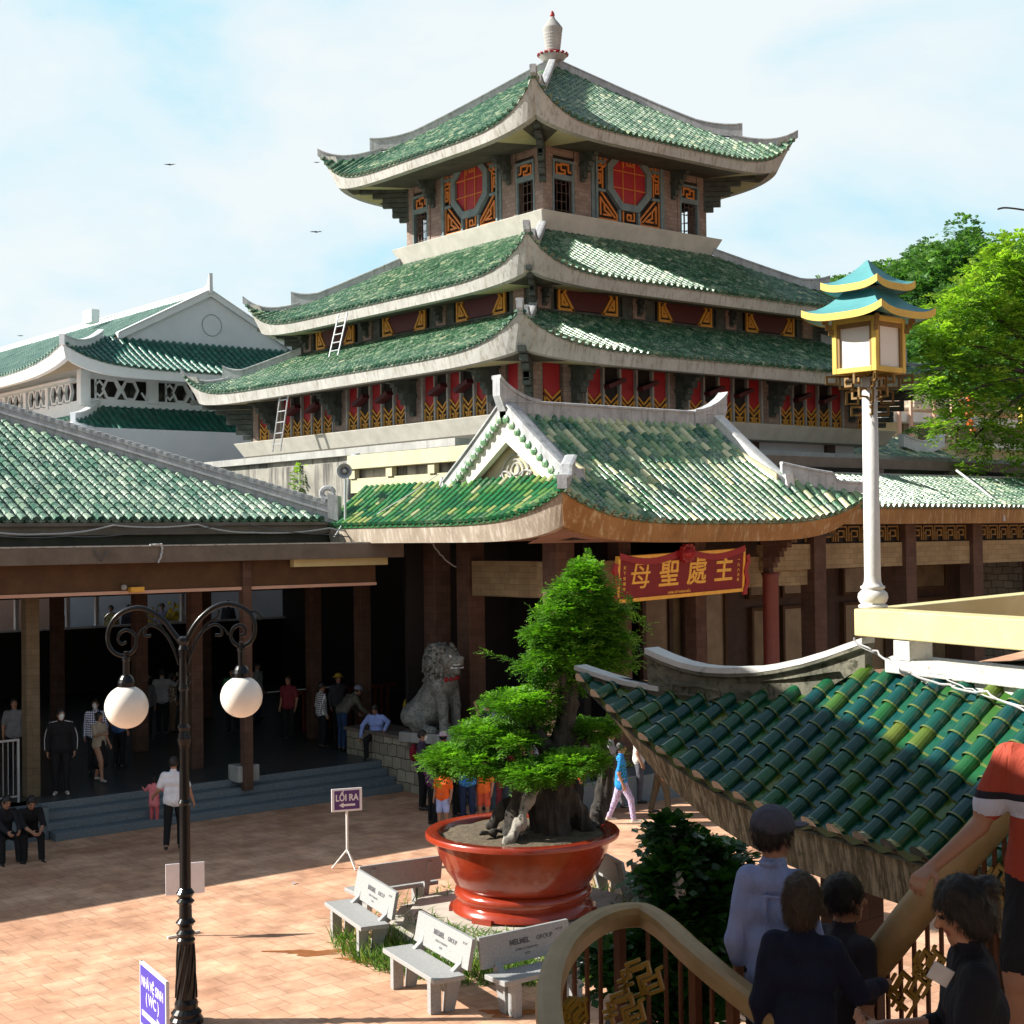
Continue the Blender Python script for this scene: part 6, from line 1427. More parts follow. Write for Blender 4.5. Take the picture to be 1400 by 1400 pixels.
# ---------------------------------------------------------------- signs
sp_ = onz(475, 1187)
sg = thing('exit_sign', 'purple and white exit sign with a left arrow on a white stand', 'sign', sp_)
m1 = 1/ (FPX/((sp_-EYE)@FWD))
mb = MB(); mb.tube([(0, 0, .25), (0, 0, (1187-1108)*m1)], .022, 8); obj('pole', mb, 'post_white', sg)
for k in range(3):
    a = 2*PI*k/3+.5; mb = MB(); mb.tube([(0, 0, .32), (.26*math.cos(a), .26*math.sin(a), .01)], .016, 6); obj('leg', mb, 'post_white', sg)
xd = nrm(np.array([RGT[0], RGT[1], 0])*.85+np.array([FWD[0], FWD[1], 0])*.30); nv = np.cross(xd, (0, 0, 1)); zc = (1187-1094)*m1
mb = MB(); mb.obox((0, 0, zc), xd, nv, (0, 0, 1), 20.5*m1/.97, .018, 15.5*m1); pn = obj('panel', mb, 'sign_white', sg, bevel=.004)
mb = MB(); mb.obox(nv*.019+np.array([0, 0, zc]), xd, nv, (0, 0, 1), 17.5*m1, .002, 12.8*m1); obj('purple_field', mb, 'sign_purple', pn)
put_text('LỐI RA', .155, 'sign_white', pn, nv*.0215+np.array([0, 0, zc+.035]), xd, (0, 0, 1), .001, bold=.004, sx=.84)
def arrow(mb, c, x, u, n, ln, hw, sg_=1):
    pts = [(-.5, 0), (-.22, .5), (-.22, .2), (.5, .2), (.5, -.2), (-.22, -.2), (-.22, -.5)]; mb.prism([c+x*a*ln*sg_+u*b*hw for a, b in pts], n*0, n*.002)
mb = MB(); arrow(mb, nv*.0215+np.array([0, 0, zc-.085]), xd, np.array([0, 0, 1.0]), nv, .28, .09); obj('arrow', mb, 'sign_white', pn)
sp2 = onz(213, 1470); sg2 = thing('toilet_sign', 'blue and white toilet sign with a right arrow at the foot of the lamp', 'sign', dep(213, 1398, 15.5)*np.array([1, 1, 0]))
o2 = np.array(sg2.location); A_ = dep(193, 1297, 15.7); B_ = dep(229, 1338, 14.9); hh = 88*15.3/FPX; xd = nrm((B_-A_)*np.array([1, 1, 0])); wd = np.linalg.norm((B_-A_)[:2]); cc = (A_+B_)/2-o2; zt_ = A_[2]-.12
cc[2] = 0; nv = np.cross(xd, (0, 0, 1)); cz = zt_-hh/2
mb = MB(); mb.obox(cc+np.array([0, 0, cz]), xd, nv, (0, 0, 1), wd/2, .018, hh/2); pn = obj('panel', mb, 'sign_white', sg2, bevel=.003)
mb = MB(); mb.obox(cc+nv*.019+np.array([0, 0, cz]), xd, nv, (0, 0, 1), wd/2-.03, .002, hh/2-.03); obj('blue_field', mb, 'sign_blue', pn)
put_text('NHÀ VỆ SINH', wd*.15, 'sign_white', pn, cc+nv*.0215+np.array([0, 0, cz+hh*.22]), xd, (0, 0, 1), .001, bold=.003, sx=.9)
put_text('( WC )', wd*.17, 'sign_white', pn, cc+nv*.0215+np.array([0, 0, cz+hh*.0]), xd, (0, 0, 1), .001, bold=.003)
mb = MB(); arrow(mb, cc+nv*.0215+np.array([0, 0, cz-hh*.27]), xd, np.array([0, 0, 1.0]), nv, wd*.8, hh*.22, -1); obj('arrow', mb, 'sign_white', pn)
mb = MB()
for s_ in (-1, 1): p = cc+xd*s_*(wd/2-.015); mb.bar(p+np.array([0, 0, 0]), p+np.array([0, 0, zt_]), .025, .025)
obj('legs', mb, 'alu', sg2)
b0 = dep(253, 1201, 21.0); sg3 = thing('sign_back', 'plain pale board seen from behind, just behind the lamp post', 'sign', b0*np.array([1, 1, 0]))
m3 = 21.0/FPX; xd = nrm(np.array([RGT[0], RGT[1], 0])*.9+np.array([FWD[0], FWD[1], 0])*.28); mb = MB(); mb.obox((0, 0, b0[2]), xd, np.cross(xd, (0, 0, 1)), (0, 0, 1), 26*m3, .015, 21*m3); obj('panel', mb, 'sign_white', sg3, bevel=.004)
mb = MB(); mb.tube([(0, .05, 0.02), (0, .05, b0[2]+.1)], .02, 8); mb.bar((-.25, .05, .02), (.25, .05, .02), .03, .03); obj('stand', mb, 'post_white', sg3)
# ---------------------------------------------------------------- bush between pot and pavilion
ZB = 11.6; mB = ZB/FPX
bush = thing('garden_shrub', 'dark glossy-leaved shrub growing between the pot and the pavilion eave', 'shrub', dep(930, 1400, ZB)*np.array([1, 1, 0]))
mb = MB(); bl = []
for u, v, ru, rv, dz, wt in ((925, 1150, 28, 26, 0, 1), (950, 1170, 45, 28, .3, 1.3), (915, 1190, 30, 26, -.2, 1), (975, 1180, 38, 30, .3, 1.2), (960, 1215, 50, 30, 0, 1.4), (930, 1245, 45, 22, -.2, 1), (900, 1262, 34, 14, -.3, .7), (985, 1245, 40, 34, .2, 1.2), (950, 1290, 55, 30, 0, 1.3), (900, 1300, 45, 22, -.3, 1), (850, 1300, 38, 20, -.4, .8), (870, 1330, 44, 24, -.2, 1), (1000, 1290, 40, 40, .3, 1), (960, 1340, 50, 30, 0, .9), (920, 1360, 40, 24, .1, .6), (830, 1310, 24, 16, -.3, .5), (890, 1375, 45, 25, .1, .8)):
    for q in range(4):
        k = random.uniform(.35, .6); bl.append((dep(u+random.uniform(-.75, .75)*ru, v+random.uniform(-.75, .75)*rv, ZB+dz+random.uniform(-.3, .3)), (ru*mB*k, ru*mB*k, rv*mB*k), wt*.3))
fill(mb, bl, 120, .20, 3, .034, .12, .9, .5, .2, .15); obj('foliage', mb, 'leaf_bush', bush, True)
mb = MB(); g0 = np.array(bush.location)
for (u, v, dz) in ((925, 1160, 0), (975, 1190, .3), (900, 1290, -.3), (960, 1260, 0), (1000, 1290, .2), (860, 1320, -.2)):
    e = dep(u, v, ZB+dz); m_ = (g0+e)/2+RNG.normal(size=3)*.12; m_[2] = e[2]*.5; mb.tube(smooth_path([g0, m_, e], 6), [.06-.045*i/12 for i in range(13)], 7)
obj('stem', mb, 'bark', bush, True)
pb_ = dep(928, 1210, 11.0); mb = MB(); mb.lathe([(.01, -.09), (.04, -.07), (.045, 0), (.03, .05), (.012, .07), (.02, .09)], (0, 0, 0), 9)
for i, v in enumerate(mb.v): mb.v[i] = (v[0]+.012*math.sin(i*2.3), v[1]+.012*math.cos(i*3.1), v[2]+.008*math.sin(i))
o = obj('plastic_bag', mb, 'plastic_bag', None, loc=pb_); tag(o, 'crumpled whitish plastic bag caught in the dark shrub', 'bag')
# ---------------------------------------------------------------- white building behind on the left
wb = thing('white_temple_hall', 'white hall far behind with green skirt roofs and a blank gable bearing a round medallion', 'building', (27, 56, 0))
yG = 56; gx0, gx1, gxm = 25.3, 33.5, 29.4; zg0, zg1 = 13.75, 15.9
mb = MB(); mb.prism([(gx0, yG, zg0-.4), (gx1, yG, zg0-.4), (gx1, yG, zg0), (gxm, yG, zg1-.1), (gx0, yG, zg0)], (0, 0, 0), (0, .3, 0)); obj('gable', mb, 'white_wall', wb, True)
mb = MB(); mb.tube([(gxm+.1+.45*math.cos(a), yG-.01, 14.6+.45*math.sin(a)) for a in np.linspace(0, 2*PI, 33)[:-1]], .02, 5, closed=True); obj('medallion', mb, 'concrete_grey', wb, True)
# main left slope (seen obliquely), ridge runs back
xe = 21.9; ye0 = 53.3
sA = Slope((xe, 66), (0, -1), (1, 0), gxm-xe, 12.35, 15.95, lambda t: -14, lambda t: 12.7-2.7*min(t/.36, 1), 0, .75, 6, .35, cen=0)
mt = MB(); tiles(mt, sA, .3, .08, .4, n=4); sheet(mt, sA, .06, 20, 6); rw = obj('left_slope', mt, 'glaze_teal_sky_sheen', wb, True)
mb = MB(); fascia(mb, sA, .42, None, .6, .05, .2, .25); obj('left_eave', mb, 'white_paint', wb, True)
sBk = Slope((gxm*2-xe, 66), (0, 1), (-1, 0), gxm-xe, 12.35, 15.95, lambda t: -12.7+2.7*min(t/.36, 1), lambda t: 14, .75, 0, 6, .35, cen=0); mb = MB(); sheet(mb, sBk, 0, 12, 4); obj('right_slope', mb, 'glaze_teal', wb, True)
xm_ = gxm; hw = gxm-xe
sC = Slope((xm_, ye0), (1, 0), (0, 1), 2.7, 12.25, 13.75, lambda t: -hw+2.7*t, lambda t: hw-2.7*t, .8, .8, 6, .2)
mt = MB(); tiles(mt, sC, .3, .085, .35, n=5); sheet(mt, sC, .06, 30, 5); obj('front_slope', mt, 'glaze_teal', wb, True)
mb = MB(); fascia(mb, sC, .40, .6, .6, .05, .2, .25); obj('front_eave', mb, 'white_paint', wb, True)
mb = MB()
P = [(gx0-.05+(gxm-gx0+.05)*t, yG-.06, zg0+(zg1-zg0)*t**1.0+.02) for t in np.linspace(0, 1, 8)]; mb.sweep([np.array(p) for p in P], ridge_prof(.2, .22)); P = [(gx1-(gx1-gxm)*t, yG-.06, zg0+(zg1-zg0)*t+.02) for t in np.linspace(0, 1, 8)]; mb.sweep([np.array(p) for p in P], ridge_prof(.2, .18))
mb.sweep([sC.P(sC.bl(t), t)+np.array([0, 0, .02]) for t in np.linspace(-.02, 1, 12)], ridge_prof(.2, .28)); mb.sweep([(gxm, yG-.1, 15.95), (gxm, 80, 15.95)], ridge_prof(.2, .25))
mb.prism([(gxm-.05, yG-.25, 15.9), (gxm-.05, yG+.5, 16.0), (gxm-.05, yG+.4, 16.15), (gxm-.05, yG-.05, 16.3), (gxm-.05, yG-.25, 16.75)], (-.08, 0, 0), (.08, 0, 0)); mb.obox((gxm-.9, 66, 16.1), (1, 0, 0), (0, 1, 0), (0, 0, 1), .2, .5, .3)
obj('ridges', mb, 'white_paint', wb, True)
wl = MB(); yw = 55.3
wl.box(23.6, 36, yw, yw+.2, 11.98, 12.6); wl.box(23.6, 36, yw, yw+.2, 10.9, 11.2); wl.box(23.4, 23.8, yw-.1, yw+.3, 10.9, 12.3); wl.box(23.6, 23.8, yw, 80, 11.9, 12.4); wl.box(23.6, 23.8, yw, 80, 10.5, 11.15); wl.box(23.2, 23.6, yw+.5, 80, 11.9, 12.0)
for x in (26.45, 29.6): wl.box(x-.22, x+.22, yw-.1, yw+.1, 11.1, 12.1)
obj('wall', wl, 'white_paint', wb, True)
mb = MB(); mb.box(23.9, 36, yw+.5, yw+.6, 10.5, 12.6); mb.box(24.2, 24.3, yw+1, 80, 10.5, 12.4); obj('dark_interior', mb, 'glass_dark', wb, True)
mh = MB()
for cx in (24.4, 25.0, 25.6, 26.0, 27.3, 27.95, 28.6, 30.4, 31.0): pass
def hexring(cx, cz, r0, r1, y, mbb, ax='x'):
    for k in range(6):
        a0, a1 = k*PI/3, (k+1)*PI/3; o = [(cx+.82*r0*math.cos(a0), cz+r0*math.sin(a0)), (cx+.82*r0*math.cos(a1), cz+r0*math.sin(a1)), (cx+.82*r1*math.cos(a1), cz+r1*math.sin(a1)), (cx+.82*r1*math.cos(a0), cz+r1*math.sin(a0))]
        if ax == 'x': mbb.prism([(x, y, z) for x, z in o], (0, 0, 0), (0, .12, 0))
        else: mbb.prism([(y, x, z) for x, z in o], (0, 0, 0), (.12, 0, 0))
for b0 in (24.0, 27.0, 30.0):
    mh.cutp()
    for cx in (b0+.72, b0+1.52): hexring(cx, 11.6, .36, .46, yw+.02, mh)
    strokes(mh, (0, yw+.04, 0), (1, 0, 0), (0, 0, 1), (0, -1, 0), [[(b0+.05, 11.22), (b0+.05, 11.98)], [(b0+.05, 11.75), (b0+.22, 11.9), (b0+.35, 11.75)], [(b0+.05, 11.45), (b0+.22, 11.3), (b0+.35, 11.45)], [(b0+.9, 11.22), (b0+1.12, 11.55), (b0+1.35, 11.22)], [(b0+.9, 11.98), (b0+1.12, 11.65), (b0+1.35, 11.98)], [(b0+2.0, 11.5), (b0+2.18, 11.25), (b0+2.3, 11.98)]], w=.07, d=.05)
for yb in (57, 59.4, 61.8, 64.2):
    mh.cutp()
    for q in (0, .7, 1.4): hexring(yb+q, 11.55, .36, .5, 23.6, mh, 'y')
    mh.box(23.55, 23.8, yb+1.9, yb+2.2, 11, 12)
objs('hexagon_tracery', mh, 'white_paint', wb, True)
sD = Slope((29.8, 53.6), (1, 0), (0, 1), 1.9, 9.75, 11.0, lambda t: -7.4+1.9*t, lambda t: 7.4-1.9*t, .45, .3, 5, .1)
mt = MB(); tiles(mt, sD, .3, .085, .35, n=5); sheet(mt, sD, .06, 30, 5); obj('lower_front_slope', mt, 'glaze_teal', wb, True)
mb = MB(); fascia(mb, sD, .30, .4, .4, .05, .1, .25); mb.sweep([sD.P(sD.bl(t), t)+np.array([0, 0, .02]) for t in np.linspace(0, 1, 10)], ridge_prof(.2, .25)); obj('lower_eave', mb, 'white_paint', wb, True)
sE = Slope((22.4, 66), (0, -1), (1, 0), 1.9, 9.8, 11.0, lambda t: -14, lambda t: 12.4-1.9*t, 0, .5, 5, .1, cen=0); mt = MB(); tiles(mt, sE, .3, .085, .4, n=4); sheet(mt, sE, .06, 10, 3); obj('lower_left_slope', mt, 'glaze_teal', wb, True)
mb = MB(); mb.box(24.4, 40, 54.8, 55, 0, 9.6); mb.box(24.4, 24.6, 54.8, 80, 0, 9.9)
for x in (25.6, 28.2, 30.5): mb.box(x, x+.35, 54.5, 54.8, 8, 9.5)
obj('lower_wall', mb, 'white_paint', wb, True)
# distant tiny structures on its roofline
# ---------------------------------------------------------------- buildings on the right behind
rb = thing('terrace_house', 'cream house with balconies behind the green tree on the right', 'building', CP(19, 64, 0))
o_ = CP(14.5, 60, 0)
ax_ = np.array([1.0, 0, 0]); ay_ = np.array([0, 1.0, 0])
ox, oy = ony(1222, 560, 37.5)[:2]
def rbx(mb, u0, u1, v0, v1, y, d=.3):
    a = ony(u0, v1, y); b = ony(u1, v1, y); c_ = ony(u0, v0, y); mb.box(min(a[0], b[0]), max(a[0], b[0]), y, y+d, a[2], c_[2])
mb = MB(); rbx(mb, 1205, 1500, 575, 655, 40, 9); obj('wall', mb, 'cream', rb, True)
mb = MB(); rbx(mb, 1205, 1500, 560, 574, 39.2, 10); rbx(mb, 1330, 1500, 604, 612, 39, 1.2); rbx(mb, 1300, 1500, 636, 641, 38.8, 1.2); obj('balcony_slab', mb, 'stucco_white', rb, True)
mb = MB()
for q in ((1236, 1246, 578, 612), (1258, 1274, 578, 606), (1284, 1294, 578, 606), (1310, 1326, 580, 620), (1345, 1362, 582, 602), (1380, 1400, 582, 602)): mb.cutp(); rbx(mb, *q, 39.9, .2)
objs('window', mb, 'glass_tan', rb, True)
mb = MB()
for u in (1230, 1246, 1278, 1302): mb.cutp(); rbx(mb, u, u+3, 545, 606, 39.0, .1)
objs('post', mb, 'pink_wall', rb, True)
mb = MB(); rbx(mb, 1250, 1500, 535, 556, 47, 6); obj('upper_floor', mb, 'rubble', rb, True)
lr = thing('low_green_roof', 'low green tiled roof with a curved boat-like ridge right of the tower', 'roof', ony(1240, 620, 33))
sG = Slope(ony(1260, 634, 32)[:2], (1, 0), (0, 1), 3.2, ony(1260, 634, 32)[2], ony(1260, 602, 35.2)[2], lambda t: -4, lambda t: 3.5, 0, 0, 4, 0)
mt = MB(); tiles(mt, sG, .25, .08, .3); sheet(mt, sG, .06, 10, 3); obj('tiled_slope', mt, 'glaze_portico', lr, True)
mb = MB(); P = [ony(u, v, 33.5) for u, v in ((1232, 606), (1244, 611), (1258, 615), (1272, 614), (1288, 606))]; mb.sweep(P, ridge_prof(.25, .35)); obj('curved_ridge', mb, 'ridge_white', lr, True)
mb = MB(); a = ony(1215, 655, 33.4); b = ony(1330, 655, 33.4); mb.box(a[0], b[0], 33.4, 36, 5, ony(1260, 634, 33.4)[2]-.3); obj('wall', mb, 'cream', lr, True)
def garland(label, u, v, n, mat, y=38):
    p = ony(u, v, y); mb = MB()
    for i in range(n): mb.lathe([(.02, -.16), (.15, -.1), (.19, 0), (.15, .1), (.02, .16)], p+np.array([.12*math.sin(i*2), 0, -.36*i]), 8)
    tag(obj('paper_lantern', mb, mat, None, True, loc=p), label, 'lantern')
garland('string of orange paper lanterns hanging in the tree, the longer one', 1326, 545, 5, 'paper_orange'); garland('small red paper lantern cluster left of the longer orange string', 1312, 540, 2, 'silk_red'); garland('yellow paper lantern cluster at the right picture edge', 1396, 560, 3, 'flower_yellow')
for (u, v, lab) in ((1252, 598, 'potted round shrub behind the curved ridge'), (1345, 645, 'yellow-green shrub behind the parapet, left of the brighter one'), (1382, 640, 'bright yellow-green shrub behind the parapet at the right edge')):
    mb = MB(); c = ony(u, v, 34.5 if v < 600 else 27.8); fill(mb, [(c, (.55, .5, .35), 1)], 160, .16, 3, .03, .1, .9, .3); tag(obj('shrub', mb, 'leaf_acacia' if v > 600 else 'leaf_hill', None, True, loc=c), lab, 'shrub')
c = onx(410, 655, 20.1); mb = MB(); mb.tube([c-np.array([0, 0, .4]), c+np.array([0, 0, .3])], .012, 5); fill(mb, [(c, (.2, .25, .35), 1)], 90, .12, 3, .03, .09, .9, .3); tag(obj('wall_plant', mb, 'leaf_acacia', None, True, loc=c), 'small light green plant sprouting from the stained wall', 'plant')
# ---------------------------------------------------------------- tree on the right
tz = 44.0; mT = tz/FPX
def TP(u, v, dz=0): return dep(u, v, tz+dz)
tr = thing('acacia_tree', 'feathery bright green tree on the right in front of the wooded hill', 'tree', TP(1445, 800)*np.array([1, 1, 0]))
g0 = np.array(tr.location)
mb = MB(); bl = []
for u, v, ru, rv, dz, wt in ((1385, 340, 30, 18, 0, .8), (1360, 370, 40, 22, 0, 1), (1400, 390, 45, 28, .5, 1.2), (1330, 400, 34, 18, -.5, .8), (1300, 425, 36, 18, -.8, .8), (1355, 430, 45, 24, 0, 1.2), (1400, 450, 40, 26, 0, 1), (1280, 460, 30, 18, -1, .7), (1320, 475, 44, 22, -.5, 1.1), (1375, 490, 44, 24, 0, 1.1), (1290, 500, 34, 16, -1, .7), (1335, 525, 42, 18, -.6, .9), (1400, 540, 30, 20, 0, .7), (1270, 530, 24, 10, -1.2, .35), (1300, 545, 26, 9, -1.2, .4), (1350, 560, 36, 12, -.8, .6), (1310, 575, 30, 8, -1.2, .4), (1360, 595, 30, 12, -.6, .5), (1330, 615, 26, 9, -.8, .3), (1285, 585, 18, 5, -1.3, .15), (1320, 640, 14, 10, -1, .15), (1395, 600, 16, 18, -.3, .4), (1395, 640, 12, 14, -.3, .25), (1440, 420, 50, 60, .5, 2.0), (1440, 530, 45, 50, .5, 1.5), (1500, 460, 60, 80, 0, 2)):
    bl.append((TP(u, v, dz), (ru*mT, ru*mT*.9, rv*mT), wt))
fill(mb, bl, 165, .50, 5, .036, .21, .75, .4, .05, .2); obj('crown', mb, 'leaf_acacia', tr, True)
mb = MB(); top0 = TP(1440, 520)
mb.tube(smooth_path([g0, (g0+top0)/2+np.array([.3, 0, .5]), top0], 6), [.28-.012*i for i in range(13)], 9)
for u, v, dz in ((1385, 345, 0), (1330, 410, -.5), (1285, 465, -1), (1300, 545, -1.2), (1320, 610, -1), (1360, 430, 0), (1400, 400, .5), (1500, 430, 0), (1290, 505, -1)):
    e = TP(u, v, dz); m_ = (top0+e)/2+np.array([0, 0, .25]); mb.tube(smooth_path([top0, m_, e], 6), [.10-.007*i for i in range(13)], 6)
obj('trunk', mb, 'bark', tr, True)
# ---------------------------------------------------------------- wooded hill
HZ = 190.0
def hill_h(X, Z):
    u = 700+FPX*X/Z
    prof = np.interp(u, [900, 1080, 1120, 1160, 1200, 1240, 1275, 1310, 1350, 1400, 1500, 1700, 2000], [760, 700, 465, 450, 440, 418, 390, 388, 388, 382, 366, 326, 306])
    top = H+(725-prof)/FPX*HZ*1.04; k = np.clip((Z-95)/(HZ-95), 0, 1)**1.1; return top*k+1.5*math.sin(X*.11)*math.sin(Z*.09)*k
mb = MB(); Xs = np.linspace(20, 260, 50); Zs = np.linspace(95, 260, 30); vs = []
for Z in Zs:
    for X in Xs:
        h_ = hill_h(X, min(Z, HZ)); vs.append(CP(X, Z, h_ if Z < HZ else h_*(1-.3*(Z-HZ)/70)))
fs = [(j*50+i, j*50+i+1, (j+1)*50+i+1, (j+1)*50+i) for j in range(29) for i in range(49)]
mb.add(vs, fs); tag(obj('hill', mb, 'hill_rock', None, smooth=True), kind='structure')
vari = []
for q in range(3):
    mb = MB(); random.seed(20+q); bl = []
    for i in range(9): a = random.uniform(0, 2*PI); r = random.uniform(.5, 2.4); bl.append(((r*math.cos(a), r*math.sin(a), 3.4+random.uniform(-1.0, 1.6)-.25*r), (random.uniform(1.0, 1.7),)*2+(random.uniform(.8, 1.2),), 1))
    fill(mb, bl, 95, .5, 3, .13, .42, .8, .3, .5, .25); mt = MB(); mt.tube([(0, 0, -1), (.1, 0, 1.5), (.2, .1, 3.4)], [.3, .22, .1], 6); vari.append((mb.mesh('crown', 'leaf_hill'), mt.mesh('trunk', 'bark')))
spots = []
random.seed(5)
for i, u in enumerate(np.linspace(1120, 1420, 21)): spots.append((u+random.uniform(-5, 5), HZ-2+random.uniform(-3, 3), random.uniform(.8, 1.15)))
for r_, zz in enumerate((178, 166, 154, 142, 130, 118, 108)):
    for i in range(14): spots.append((1150+r_*4+i*21+random.uniform(-9, 9), zz+random.uniform(-4, 4), random.uniform(.85, 1.35)))
rows = ['on the skyline', 'just below the skyline', 'on the upper slope', 'on the middle slope', 'on the lower slope', 'low on the slope', 'near the foot', 'at the foot']
for i, (u, Z, sc) in enumerate(spots):
    X = (u-700)/FPX*Z; z = hill_h(X, Z)-.8*sc
    if i == 13: sc = 1.35
    t = thing('hill_tree', 'one of the leafy green trees crowding the wooded hillside on the right', 'tree', CP(X, Z, z), random.uniform(0, 6.28), 'trees on the hillside')
    t.scale = (sc, sc, sc*random.uniform(.9, 1.25)); cm, tmh = random.choice(vari)
    for nm, me in (('crown', cm), ('trunk', tmh)): o = bpy.data.objects.new(nm, me); COL.objects.link(o); o.parent = t
# ---------------------------------------------------------------- ground
mb = MB(); mb.quad((-900, -900, 0), (900, -900, 0), (900, 900, 0), (-900, 900, 0)); g = tag(obj('ground', mb, 'paving'), kind='structure')
mb = MB(); c = onz(430, 1302); n_ = 26; V_ = []
for k in range(n_):
    a = 2*PI*k/n_; r = .85+.35*math.sin(3*a)+.2*math.sin(7*a+1); p = np.array([c[0], c[1]])+RGT[:2]*r*.62*math.cos(a)+FWD[:2]*r*.16*math.sin(a); V_.append((p[0], p[1], .004))
mb.add(V_, [tuple(range(n_))])
for cc_, k1, k2 in ((onz(515, 1312), .5, .12), (onz(700, 1385), .35, .14)):
    V_ = []
    for k in range(n_): a = 2*PI*k/n_; r = 1+.3*math.sin(3*a+.5)+.15*math.sin(8*a); p = cc_[:2]+RGT[:2]*r*k1*math.cos(a)+FWD[:2]*r*k2*math.sin(a); V_.append((p[0], p[1], .004))
    mb.add(V_, [tuple(range(n_))])
tag(obj('damp_patch', mb, 'wet_patch'), kind='structure')
# bits of litter on the paving
for i, (u, v, lab) in enumerate(((488, 1108, 'scrap of white paper on the shaded paving near the steps'), (646, 1118, 'scrap of white paper on the shaded paving behind the pot'), (402, 1208, 'scrap of white paper on the sunlit paving left of the exit sign'))):
    p = onz(u, v, .01); mb = MB(); mb.add([(-.05, -.03, .0), (.05, -.02, .015), (.06, .03, 0), (-.03, .04, .02)], [(0, 1, 2, 3)]); tag(obj('paper_scrap', mb, 'sign_white', None, loc=p), lab, 'litter')
# birds
for i, (u, v, Z, s_) in enumerate(((232, 225, 60, .24), (433, 222, 70, .16), (432, 317, 58, .24), (28, 459, 60, .13))):
    p = dep(u, v, Z); r3 = RGT; mb = MB()
    for sx in (-1, 1): mb.add([p+r3*.06*sx, p+r3*sx*s_*.55+UP*.10*s_*2+FWD*.08, p+r3*sx*s_*1.1+UP*.02, p+r3*sx*s_*.5+UP*.05*s_-FWD*.06], [(0, 1, 2, 3)]); mb.add([p+r3*.06*sx-UP*.015, p+r3*sx*s_*.5+UP*.05*s_-FWD*.06-UP*.02, p+r3*sx*s_*1.1+UP*.0, p+r3*sx*s_*.55+UP*.10*s_*2+FWD*.08-UP*.02], [(0, 1, 2, 3)])
    mb.tube([p-r3*.2*s_/.4-FWD*.05, p, p+r3*.15*s_/.4+FWD*.05], [.01, .06*s_/.4, .015], 6)
    tag(obj('bird', mb, 'bird', None, True, loc=p), ['bird gliding in the sky above the white hall, the leftmost high one', 'tiny bird just left of the top roof tip', 'bird flying between the top roof and the middle roof on the left', 'tiny bird low at the left edge of the sky'][i], 'bird')
# bare twig at the right edge of the sky
mb = MB(); P = smooth_path([dep(u, v, 30) for u, v in ((1430, 262), (1390, 264), (1372, 284), (1385, 286), (1430, 288))], 5); mb.tube(smooth_path([dep(u, v, 30) for u, v in ((1440, 295), (1400, 287), (1375, 284), (1364, 286))], 5), .02, 5)
tag(obj('twig', mb, 'bark', None, True, loc=P[0]), 'bare thin twig reaching in from the right edge of the sky', 'twig')
# fence gate at left
fg = thing('metal_fence', 'grey metal barrier with thin bars at the left edge of the hall', 'fence', onz(20, 1088, .6)); f0 = ony(-60, 1090, 28.1); f0[2] = .6; f1 = np.array([10.62, 28.15, .6]); z1 = 1.75
mb = MB(); mb.bar(f0+[0, 0, z1-.6+.05], f1+[0, 0, z1-.6+.05], .04, .04); mb.bar(f0+[0, 0, .12], f1+[0, 0, .12], .03, .03); mb.bar(f1, f1+[0, 0, 1.22], .04, .04); obj('frame', mb, 'galv', fg, True)
mb = MB()
for k in range(12): p = f0+(f1-f0)*k/12; mb.bar(p+[0, 0, .1], p+[0, 0, 1.2], .012, .012)
obj('bars', mb, 'galv', fg, True)

# ---------------------------------------------------------------- stone lion
lb = ony(592, 992, 26.9); lz_ = 1.235
lion = Body(); G = 0
# local: facing +x (right in picture, towards the court), z up; metres
lion.cone((-.42, 0, .30), (-.10, 0, .45), .30, .28, G, .1); lion.cone((-.25, 0, .45), (.10, 0, .95), .29, .26, G, .12)
for sy in (-1, 1):
    lion.cone((-.38, sy*.24, .32), (-.20, sy*.27, .22), .24, .17, G, .05); lion.cone((-.30, sy*.28, .10), (.05, sy*.28, .08), .09, .075, G, .04); lion.cone((.02, sy*.28, .07), (.10, sy*.28, .07), .085, .085, G, .02)
    lion.cone((.20, sy*.20, .90), (.28, sy*.20, .50), .13, .105, G, .06); lion.cone((.28, sy*.20, .50), (.30, sy*.20, .10), .10, .085, G, .03); lion.ell((.36, sy*.20, .075), (.14, .105, .085), G, .03)
    for q in range(3): lion.cone((.44, sy*.20+(q-1)*.06, .07), (.49, sy*.20+(q-1)*.06, .05), .035, .03, G, .01)
lion.ell((.12, 0, .95), (.25, .28, .30), G, .1)
lion.ell((.22, 0, 1.38), (.25, .23, .24), G, .05); lion.cone((.30, 0, 1.33), (.50, 0, 1.36), .15, .105, G, .05); lion.cone((.30, 0, 1.24), (.46, 0, 1.17), .12, .07, G, .03)
lion.ell((.57, 0, 1.415), (.055, .075, .045), G, .02)
for sy in (-1, 1): lion.ell((.38, sy*.115, 1.46), (.05, .04, .045), G, .02); lion.ell((.08, sy*.21, 1.56), (.05, .03, .07), G, .02); lion.ell((.415, sy*.135, 1.462), (.020, .016, .020), 11, .004); lion.cone((.36, sy*.10, 1.52), (.45, sy*.07, 1.50), .02, .015, G, .02)
lion.cut((.50, 0, 1.262), (.11, .085, .038), .01)
for q in range(9): lion.cone((.44+.014*q, .075 if q % 2 else .06, 1.295), (.44+.014*q, .07, 1.268), .011, .006, 12, .003); lion.cone((.44+.012*q, -.075, 1.295), (.44+.012*q, -.07, 1.268), .011, .006, 12, .003)
lion.cone((.56, .07, 1.235), (.56, -.07, 1.235), .014, .014, 12, .003); lion.cone((.56, -.07, 1.235), (.42, -.09, 1.235), .014, .012, 12, .003); lion.cone((.56, .07, 1.235), (.42, .09, 1.235), .014, .012, 12, .003); lion.cone((.58, -.05, 1.30), (.45, -.09, 1.30), .012, .012, 12, .003)
